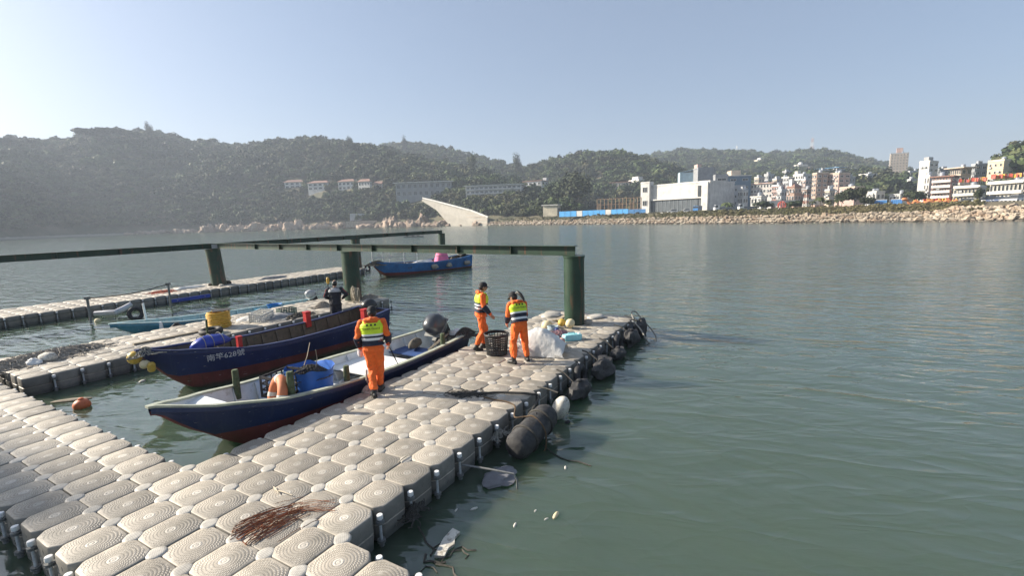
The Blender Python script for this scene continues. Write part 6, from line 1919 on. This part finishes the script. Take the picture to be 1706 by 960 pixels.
# things in the far blue boat
pk = empty('pink_covered_load', B4.world(.30, .1, .48), B4.rz, 'bright pink cloth covered load standing in the far blue boat', 'load', 'gear in the far blue boat')
b = MB()
rings = []
for z, f in ((0, 1.15), (.2, 1.08), (.5, .95), (.78, .80), (.92, .66), (.98, .4)):
    rings.append([Vector((.46 * f * math.copysign(abs(math.cos(a)) ** .7, math.cos(a)) * (1 + .08 * math.sin(5 * a + z * 3)), .42 * f * math.copysign(abs(math.sin(a)) ** .7, math.sin(a)) * (1 + .08 * math.sin(6 * a)), z)) for a in [2 * PI * k / 30 for k in range(30)]])
b.loft(rings)
b.obj('cloth', mat('pink_cloth', (.72, .16, .32), .7, .15, 5, .5, .02), pk, smooth=60)
MB().tube([Vector((.47 * math.cos(a), .43 * math.sin(a), .6)) for a in [2 * PI * k / 20 for k in range(20)]], .015, 5, closed=True).obj('tie', M_ROPE, pk)
for k, (u, v, r, lab) in enumerate(((.50, .1, (.75, .45, .34), 'large white sack heap in the middle of the far blue boat'), (.62, -.2, (.42, .3, .20), 'smaller white sack towards the bow of the far blue boat'))):
    tag(cloth_blob(random.Random(60 + k), r, nz=.35).obj('sack_heap', M_TARPW, None, B4.world(u, v, .55), B4.rz, smooth=60), lab, 'sack', 'gear in the far blue boat')
tag(cloth_blob(random.Random(66), (.30, .25, .32), nz=.3).obj('dark_bundle', M_NETD, None, B4.world(.17, .2, .60), B4.rz, smooth=60), 'dark netting bundle beside the pink covered load', 'fishing net', 'gear in the far blue boat')
tag(heap_strands(random.Random(67), .6, .3, .3, 260, .016, long=.6).obj('rope_heap', M_NETD, None, B4.world(.95, .0, .85), B4.rz), 'dark rope and netting heaped on the bow of the far blue boat', 'rope', 'gear in the far blue boat')
for k, (u, lab) in enumerate(((.46, 'netted fender on the side of the far blue boat, nearest the bow'), (.30, 'netted fender on the side of the far blue boat, below the pink load'), (.08, 'netted fender on the side of the far blue boat, nearest the stern'))):
    o = empty('net_fender', B4.world(u, 1.08, .42), B4.rz, lab, 'fender', 'gear in the far blue boat')
    MB().ell((0, 0, 0), (.30 - .05 * (k == 1), .14, .17), 14, 9, nz=.4, seed=k).obj('ball', M_NETG, o)
    MB().tube([Vector((0, 0, .1)), Vector((.02, -.1, .35)), Vector((0, -.15, .48))], .015, 5).obj('rope', M_ROPE, o)
# far low raft
rf = empty('low_raft', at_y(688, 395, 112), 0, 'low dark raft far out on the water', 'raft')
rf.location.z = 0
MB().loft([[Vector((x, y * .9, z)) for x, y in ((-2.3, -.6), (2.0, -.6), (2.6, 0), (2.0, .6), (-2.3, .6))] for z in (-.1, .25)]).obj('deck', M_LUG, rf, smooth=None)
for x in (-1.4, 0, 1.3): MB().box((x, 0, .34), (.5, .7, .18)).obj('box', M_NETD, rf, smooth=None)
# ================================================================ PEOPLE
def fused(mb, voxel, smooth=4, wrinkle=0.0, freq=14.0, seed=0.0):
    """one closed skin round overlapping solids"""
    me0 = mb.mesh('solids', [], None)
    o = bpy.data.objects.new('solids', me0)
    r = o.modifiers.new('r', 'REMESH'); r.mode = 'VOXEL'; r.voxel_size = voxel
    s = o.modifiers.new('s', 'SMOOTH'); s.factor = .5; s.iterations = smooth
    me = baked(o)
    if wrinkle:
        nv = len(me.vertices)
        co, nr = np.empty(nv * 3), np.empty(nv * 3)
        me.vertices.foreach_get('co', co)
        me.vertices.foreach_get('normal', nr)
        co, nr = co.reshape(-1, 3), nr.reshape(-1, 3)
        amp = np.empty(nv)
        for k in range(nv):
            q = Vector((co[k, 0] * freq + seed, co[k, 1] * freq, co[k, 2] * freq * .75))
            amp[k] = noise.noise(q) + .5 * abs(noise.noise(q * 2.1)) - .2
        me.vertices.foreach_set('co', (co + nr * (wrinkle * amp)[:, None]).ravel())
    me.shade_smooth()
    return me
def capsule(mb, a, b, r0, r1, n=12):
    a, b = Vector(a), Vector(b)
    d = (b - a).normalized()
    pts = [a - d * r0 * .9, a - d * r0 * .6, a, a.lerp(b, .5), b, b + d * r1 * .6, b + d * r1 * .9]
    mb.tube(pts, [r0 * .35, r0 * .8, r0, (r0 + r1) / 2, r1, r1 * .8, r1 * .35], n)
M_SKIN = mat('skin', (.42, .25, .17), .55, .12, 12, .15, .002)
M_HAIR = mat('black_hair', (.012, .011, .010), .5, .3, 40, .5, .003)
M_ORS = mat('orange_work_suit', (.80, .14, .02), .8, .2, 9, .6, .010, col2=(.50, .11, .03), c2=.66)
M_LIME = mat('lime_vest', (.62, .80, .03), .6, .1, 9, .3, .004)
M_REFL = mat('silver_reflective_tape', (.72, .74, .75), .35, .08, 20, .15)
M_NVEST = mat('navy_vest', (.012, .017, .035), .75, .3, 9, .4, .005)
M_BLK = mat('black_cloth', (.012, .012, .014), .8, .3, 9, .4, .005)
M_BOOT = mat('black_boot', (.012, .012, .012), .5, .3, 14, .3, .004)
M_DARKT = mat('dark_navy_tracksuit', (.016, .018, .026), .8, .3, 9, .5, .006)
M_YOKE = mat('grey_jacket_yoke', (.36, .37, .38), .75, .15, 9, .4, .005)
M_REDP = mat('red_piping', (.30, .03, .03), .7, .2, 9, .2)
def person(label, loc, rz, P, outfit, sc=1.0):
    """local frame: x = the person's right, y = forward, z = up; P holds the joints"""
    T = lambda k: Vector(P[k])
    pel, chest, neck, head = T('pelvis'), T('chest'), T('neck'), T('head')
    tw = P.get('twist', 0.0)
    right = Vector((math.cos(tw), math.sin(tw), 0))
    def torso_ring(t, extra, n=24):
        if t < .5: c = pel.lerp(chest, t * 2)
        else: c = chest.lerp(neck, (t - .5) * 2)
        ax = (neck - pel).normalized()
        f = ax.cross(right).normalized() * -1
        f = right.cross(ax) * -1
        tab = [(0, .150, .105), (.2, .150, .108), (.5, .165, .118), (.75, .185, .122), (.88, .170, .105), (.95, .12, .085), (1.0, .066, .066)]
        for k in range(len(tab) - 1):
            if tab[k][0] <= t <= tab[k + 1][0]:
                q = (t - tab[k][0]) / (tab[k + 1][0] - tab[k][0])
                w = tab[k][1] + (tab[k + 1][1] - tab[k][1]) * q + extra
                d = tab[k][2] + (tab[k + 1][2] - tab[k][2]) * q + extra
        return [c + right * (w * math.copysign(abs(math.cos(a)) ** .85, math.cos(a))) + f * (d * math.copysign(abs(math.sin(a)) ** .85, math.sin(a))) for a in [2 * PI * k / n for k in range(n)]]
    TS = [0, .1, .2, .35, .5, .65, .75, .82, .88, .95, 1.0]
    hd = P.get('head_dir', (0, 1, -.1))
    fy = Vector(hd).normalized()
    fx = fy.cross(Vector((0, 0, 1))).normalized()
    fz = fx.cross(fy)
    HM = Matrix((fx, fy, fz)).transposed()
    # --- body
    b = MB()
    b.loft([torso_ring(t, 0) for t in TS])
    capsule(b, neck - Vector((0, 0, .04)), head - HM @ Vector((0, .015, .05)), .052, .048)
    b.ell(head, (.072, .090, .112), 18, 12, M=HM)
    b.ell(head + HM @ Vector((0, .030, -.045)), (.055, .062, .060), 14, 10, M=HM)
    b.ell(head + HM @ Vector((0, .096, -.018)), (.013, .020, .026), 8, 6, M=HM)
    b.ell(head + HM @ Vector((0, .085, -.058)), (.026, .012, .010), 8, 6, M=HM)
    for s in (-1, 1):
        b.ell(head + HM @ Vector((s * .073, -.008, -.012)), (.010, .022, .032), 8, 6, M=HM)
    for s, k in ((-1, 'l'), (1, 'r')):
        sh, el, wr = T(k + '_sh'), T(k + '_el'), T(k + '_wr')
        capsule(b, sh, el, .052, .042)
        capsule(b, el, wr, .040, .028)
        hp, kn, an = T(k + '_hip'), T(k + '_kn'), T(k + '_an')
        capsule(b, hp, kn, .085, .056)
        capsule(b, kn, an, .055, .036)
        # hand: palm, four curled fingers, thumb from the side of the palm
        d = (wr - el).normalized()
        n = Vector(P.get(k + '_palm', (-s, .2, 0)))
        n = (n - d * n.dot(d)).normalized()
        w = d.cross(n)
        Hm = Matrix((w, n, d)).transposed()
        pc = wr + d * .045
        b.ell(pc, (.040, .017, .052), 12, 8, M=Hm)
        curl = P.get(k + '_curl', .5)
        for q, (off, ln) in enumerate(((-.030, .066), (-.010, .078), (.011, .074), (.030, .060))):
            base = wr + d * .085 + w * off
            m1 = base + (d * math.cos(curl * .6) + n * math.sin(curl * .6)) * ln * .5
            m2 = m1 + (d * math.cos(curl * 1.7) + n * math.sin(curl * 1.7)) * ln * .5
            b.tube([base - d * .015, base, m1, m2], [.0095, .0095, .0088, .0065], 8)
        tb = wr + d * .030 - w * .032 * (-s if False else 1)
        t1 = tb + (d * .8 - w * .55 + n * .35).normalized() * .034
        t2 = t1 + (d * .9 - w * .1 + n * .5).normalized() * .028
        b.tube([tb + w * .012, tb, t1, t2], [.012, .0125, .0105, .008], 8)
    root = link('person', fused(b, .0065, 3), None, loc, rz)
    root.data.materials.append(outfit.get('skin', M_SKIN))
    root.scale = (sc, sc, sc)
    tag(root, label, 'person', 'people on the dock')
    # --- jacket
    j = MB()
    j.loft([torso_ring(t, .022) for t in TS[:-1]] + [torso_ring(1.0, .012)])
    j.loft([[p + (p - pel) * .04 - Vector((0, 0, .085)) for p in torso_ring(0, .028)], torso_ring(.06, .026)])
    for k in 'lr':
        sh, el, wr = T(k + '_sh'), T(k + '_el'), T(k + '_wr')
        capsule(j, sh, el, .074, .060)
        capsule(j, el, el.lerp(wr, .93), .060, .046)
    if outfit.get('hood'):
        hb = neck + right.cross((neck - pel).normalized()) * .0 + Vector((0, -.05, .01))
        j.tube([hb + Vector((-.13, .06, -.02)), hb + Vector((-.10, -.02, .005)), hb + Vector((0, -.055, .0)), hb + Vector((.10, -.02, .005)), hb + Vector((.13, .06, -.02))], [.03, .045, .055, .045, .03], 10)
    me = fused(j, .012, 4, .020, 11, sc * 7)
    me.materials.append(outfit['jacket'])
    link('jacket', me, root)
    # --- trousers
    t_ = MB()
    t_.loft([torso_ring(t, .014) for t in (0, .1, .2, .3)])
    t_.ell(pel + Vector((0, 0, -.04)), (.165, .125, .13), 18, 10)
    for k in 'lr':
        hp, kn, an = T(k + '_hip'), T(k + '_kn'), T(k + '_an')
        capsule(t_, hp, kn, .108, .084)
        capsule(t_, kn, an + (kn - an).normalized() * .09, .084, .074)
    me = fused(t_, .012, 4, .024, 10, 3 + sc)
    me.materials.append(outfit['trousers'])
    link('trousers', me, root)
    # --- boots
    for k in 'lr':
        an = T(k + '_an')
        fd = Vector(P.get(k + '_foot', (0, 1, 0))).normalized()
        bt = MB()
        kn = T(k + '_kn')
        capsule(bt, an + (kn - an).normalized() * .14, an, .062, .050)
        h = an - Vector((0, 0, .045))
        q = Matrix((fd.cross(Vector((0, 0, 1))).normalized(), fd, Vector((0, 0, 1)))).transposed() if abs(fd.z) < .05 else Matrix((fd.cross(Vector((0, 0, 1))).normalized(), fd, fd.cross(Vector((0, 0, 1))).normalized().cross(fd))).transposed()
        bt.ell(h + fd * .055, (.046, .135, .042), 14, 8, M=q)
        bt.ell(h - fd * .03, (.042, .06, .05), 12, 8, M=q)
        bt.box(h + fd * .055 - (q @ Vector((0, 0, .030))), (.082, .24, .024), M=q)
        me = fused(bt, .009, 3)
        me.materials.append(M_BOOT)
        link('boot', me, root)
    # --- vest in bands
    if outfit.get('vest'):
        bands = outfit['vest']
        ts = [-.02]
        vb = MB()
        steps = 34
        rings, mm = [], []
        t0, t1 = outfit.get('vest_t', (.05, .90))
        for k in range(steps + 1):
            t = t0 + (t1 - t0) * k / steps
            ex = .036 if t < .85 else .036 - (t - .85) * .15
            ring = torso_ring(t, ex + (.012 if t < .12 else 0) + .004 * math.sin(k * 1.9))
            ring = [p + (p - pel.lerp(neck, t)).normalized() * (.010 * noise.noise(p * 9 + Vector((k * .02, 0, 3)))) for p in ring]
            rings.append(ring)
        def ms(a, k):
            t = a / steps
            for q, (lim, mi) in enumerate(bands):
                if t <= lim: return mi
            return bands[-1][1]
        vb.loft(rings, ms=ms, cap0=False, cap1=False)
        # shoulder straps
        for s in (-1, 1):
            c = pel.lerp(neck, .93) + right * s * .115
            ax = (neck - pel).normalized()
            vb.tube([c - ax * .04 + Vector((0, -.115, -.03)), c + ax * .015 + Vector((0, -.07, 0)), c + ax * .035, c + ax * .015 + Vector((0, .075, 0)), c - ax * .04 + Vector((0, .12, -.03))], [.05, .05, .046, .05, .05], 8, m=bands[-1][1], flat=.4)
        ve = vb.obj('vest', [M_NVEST, M_REFL, M_LIME], root, smooth=60)
        if outfit.get('text'):
            ax = (neck - pel).normalized()
            ctr = pel.lerp(neck, .70) - right.cross(ax) * -1 * 0
            back = right.cross(ax)
            if back.y > 0: back = -back
            tx = lettering(outfit['text'], ve, (0, 0, 0), (0, 0, 0), .058, M_NVEST, 'vest_lettering', .001)
            X, Z = right, back
            Yv = Z.cross(X)
            mw = Matrix((X, Yv, Z)).transposed().to_4x4()
            mw.translation = ctr + back * .172
            tx.matrix_local = mw
            lg = MB()
            for q in (-.07, 0, .07):
                lg.box(ctr + back * .168 + right * q + ax * .065, (.034, .004, .034), M=Matrix((X, Z, Yv)).transposed())
            lg.obj('vest_emblem', M_DARKT, ve, smooth=None)
    # --- cuffs
    if outfit.get('cuff'):
        for k in 'lr':
            el, wr = T(k + '_el'), T(k + '_wr')
            d = wr - el
            MB().tube([el + d * t for t in (-.10, .05, .35, .62, .78)], [.068, .071, .067, .060, .055], 16).obj('sleeve_cuff', outfit['cuff'], root)
    if outfit.get('piping'):
        for k in 'lr':
            sh, el, wr = T(k + '_sh'), T(k + '_el'), T(k + '_wr')
            o_ = (Vector((-.058 if k == 'l' else .058, -.03, 0)))
            MB().tube([sh + o_ * 1.15 + Vector((0, 0, .02)), sh.lerp(el, .5) + o_ * 1.1, el + o_], [.014, .014, .012], 6).obj('piping', outfit['piping'], root)
    if outfit.get('yoke'):
        yb = MB().loft([torso_ring(t, e) for t, e in ((.70, .032), (.76, .034), (.84, .032), (.90, .028), (.96, .022))], cap0=False, cap1=False)
        yb.obj('yoke', outfit['yoke'], root, smooth=60)
    # --- head wear and hair
    hm = outfit.get('hat', M_BLK)
    if hm:
        cp = MB()
        rings = []
        for z, f in ((.015, 1.0), (.05, 1.0), (.085, .90), (.112, .66), (.125, .30), (.128, .05)):
            rings.append([head + HM @ Vector((.086 * f * math.cos(a), -.004 + .104 * f * math.sin(a), z)) for a in [2 * PI * k / 22 for k in range(22)]])
        cp.loft(rings)
        bm_ = MB().loft([[head + HM @ Vector((x, y, z + dz)) for x, y, z in ((-.074, .06, .022), (-.066, .125, .010), (-.035, .165, .002), (.035, .165, .002), (.066, .125, .010), (.074, .06, .022))] for dz in (-.004, .006)])
        bm_.obj('brim', hm, cp.obj('cap', hm, root, smooth=45), smooth=45)
    hr = MB()
    hr.ell(head + HM @ Vector((0, -.020, -.002)), (.079, .086, .095), 16, 10, M=HM, nz=.1)
    if outfit.get('ponytail'):
        q0 = head + HM @ Vector((0, -.10, .04))
        hr.tube([q0, q0 + HM @ Vector((.01, -.07, .0)), q0 + HM @ Vector((.02, -.12, -.09)), q0 + HM @ Vector((.03, -.13, -.20)), q0 + HM @ Vector((.03, -.12, -.27))], [.02, .036, .040, .028, .008], 10)
    hr.obj('hair', M_HAIR, root)
    for s in (-1, 1):
        MB().ell(head + HM @ Vector((s * .030, .080, .004)), (.012, .008, .007), 8, 6, M=HM).obj('eye', M_BLK, root)
    return root
def base_pose(**k):
    P = dict(pelvis=(0, 0, .93), chest=(0, .0, 1.17), neck=(0, -.01, 1.43), head=(0, .02, 1.555),
             l_sh=(-.185, 0, 1.37), l_el=(-.235, -.03, 1.10), l_wr=(-.235, .05, .88), r_sh=(.185, 0, 1.37), r_el=(.235, -.03, 1.10), r_wr=(.235, .05, .88),
             l_hip=(-.085, 0, .88), l_kn=(-.10, .02, .48), l_an=(-.10, -.01, .085), r_hip=(.085, 0, .88), r_kn=(.10, .02, .48), r_an=(.10, -.01, .085))
    P.update(k)
    return P
SUIT = dict(jacket=M_ORS, trousers=M_ORS, cuff=M_NVEST, hood=True, vest=[(.22, 0), (.36, 1), (.47, 0), (.56, 1), (1.0, 2)], text='Coast Guard')
# man with tongs, seen from behind
p1 = person('person in orange suit and lime vest walking with tongs and litter, nearest the camera', at_z(628, 656, DECK + .005) + Vector((0, 0, 0)), R(12),
            base_pose(pelvis=(0, 0, .92), chest=(0, .02, 1.16), neck=(.0, .05, 1.41), head=(.01, .10, 1.53), head_dir=(-.15, 1, -.45),
                      l_sh=(-.19, .03, 1.355), l_el=(-.27, .0, 1.09), l_wr=(-.25, .12, .87), r_sh=(.19, .03, 1.355), r_el=(.27, .0, 1.10), r_wr=(.27, .13, .90), l_curl=.9, r_curl=1.0,
                      l_hip=(-.085, 0, .87), l_kn=(-.06, .06, .48), l_an=(-.03, -.16, .085), r_hip=(.085, 0, .87), r_kn=(.08, .10, .48), r_an=(.06, .13, .085), l_foot=(-.35, 1, 0), r_foot=(.25, 1, 0)),
            dict(SUIT, vest=[(.22, 0), (.34, 1), (.42, 0), (.50, 1), (1.0, 2)]))
def at_local(o, p):
    c, n = math.cos(o.rotation_euler.z), math.sin(o.rotation_euler.z)
    s = o.scale[0]
    return o.location + Vector((p[0] * c - p[1] * n, p[0] * n + p[1] * c, p[2])) * s if False else o.location + Vector(((p[0] * c - p[1] * n) * s, (p[0] * n + p[1] * c) * s, p[2] * s))
_h = at_local(p1, (.275, .17, .83))
tg = empty('litter_tongs', _h, R(12), 'long black litter tongs in the right hand of the nearest person', 'tongs')
for s in (-1, 1):
    MB().tube([Vector((-.02, -.04, .06)), Vector((.0, .0, .0)), Vector((.06 + .008 * s, .16, -.22)), Vector((.12, .30, -.44))], [.008, .008, .007, .006], 6).obj('arm', M_BLK, tg)
MB().tube([Vector((-.02, -.04, .06)), Vector((-.04, -.06, .09)), Vector((0, -.02, .10))], .009, 6).obj('grip', M_BLK, tg)
_h = at_local(p1, (-.25, .15, .78))
tag(cloth_blob(random.Random(2), (.05, .05, .10), (16, 10), .4, flat=False).obj('plastic_litter', mat('clear_white_plastic', (.70, .64, .64), .3, .15, 15, .4), None, _h, smooth=60), 'crumpled white plastic held in the left hand of the nearest person', 'litter')
# man in profile behind the basket
p2 = person('person in orange suit and black cap walking right behind the basket', at_z(803, 582, DECK + .005), R(-74),
            base_pose(chest=(0, .03, 1.16), neck=(0, .05, 1.42), head=(0, .09, 1.55), head_dir=(0, 1, -.18), l_el=(-.24, .0, 1.10), l_wr=(-.22, .12, .88),
                      l_sh=(-.185, .03, 1.37), r_sh=(.185, .03, 1.37), r_el=(.245, .04, 1.10), r_wr=(.25, .20, .90), l_kn=(-.10, .12, .49), l_an=(-.10, .06, .085), r_kn=(.10, .02, .49), r_an=(.10, -.16, .10), r_foot=(0, 1, -.25)),
            dict(SUIT, vest=[(.18, 0), (.28, 1), (.38, 0), (.48, 1), (.56, 0), (1.0, 2)], text=None), 1.0)
# woman looking down, from behind
p3 = person('person in orange suit with dark ponytail looking down beside the white sack', at_z(867, 604, DECK + .005), R(24),
            base_pose(pelvis=(0, -.02, .91), chest=(0, .05, 1.14), neck=(-.01, .13, 1.37), head=(-.04, .20, 1.475), head_dir=(-.45, 1, -.62),
                      l_sh=(-.175, .10, 1.32), l_el=(-.23, .10, 1.06), l_wr=(-.20, .24, .88), r_sh=(.175, .10, 1.32), r_el=(.22, .14, 1.06), r_wr=(.14, .34, .95), l_curl=.9,
                      l_hip=(-.085, -.02, .86), l_kn=(-.14, .03, .48), l_an=(-.17, -.02, .085), r_hip=(.085, -.02, .86), r_kn=(.15, .06, .48), r_an=(.19, .02, .085), l_foot=(-.5, 1, 0), r_foot=(.2, 1, 0)),
            dict(SUIT, ponytail=True, vest=[(.14, 0), (.26, 1), (.47, 0), (.55, 1), (1.0, 2)]), .985)
# man in dark clothes standing in the blue boat
_pf = at_z(563, 549, .17)
p4 = person('person in dark tracksuit with grey shoulders standing in the blue boat', Vector((_pf.x, _pf.y, .16)), R(8),
            base_pose(chest=(0, .03, 1.16), neck=(0, .05, 1.42), head=(0, .09, 1.54), head_dir=(.1, 1, -.3), l_sh=(-.19, .03, 1.36), r_sh=(.19, .03, 1.36),
                      l_el=(-.30, .02, 1.12), l_wr=(-.24, .22, 1.02), r_el=(.38, .0, 1.17), r_wr=(.20, .12, 1.02), l_an=(-.13, -.01, .085), r_an=(.14, .03, .085), l_curl=1.2),
            dict(jacket=M_DARKT, trousers=M_DARKT, yoke=M_YOKE, piping=M_REDP, hat=None), .99)
_q4 = at_local(p4, (-.25, .28, .0))
pp = empty('net_pole', _q4, 0, 'thin dark pole with yellow tip held by the dark dressed person', 'pole')
MB().cyl((0, 0, 0), (-.02, .02, 1.62), .014, n=8).obj('shaft', M_BLK, pp)
MB().lathe([(.03, 1.5), (.05, 1.56), (.05, 1.68), (.02, 1.72)], 10).obj('tip', M_YBUOY, pp)
instancer('hillside_forest', scatter_forest(), TREE_PROTOS, 'dense green and brown wood covering the hills round the bay', 'forest')
# ================================================================ HAZE
_hm = bpy.data.materials.new('pale_haze')
_hm.use_nodes = True
_ht = _hm.node_tree
_ht.nodes.remove(_ht.nodes['Principled BSDF'])
_pv = _ht.nodes.new('ShaderNodeVolumePrincipled')
_pv.inputs['Color'].default_value = (.74, .85, 1.0, 1)
_pv.inputs['Density'].default_value = .00038
_pv.inputs['Anisotropy'].default_value = .15
_ht.links.new(_pv.outputs[0], _ht.nodes['Material Output'].inputs['Volume'])
_hb = MB().box((0, 1000, 88), (5400, 4600, 184))
tag(_hb.obj('haze', _hm, smooth=None), 'pale sea haze hanging over the bay', 'haze', kind='stuff')
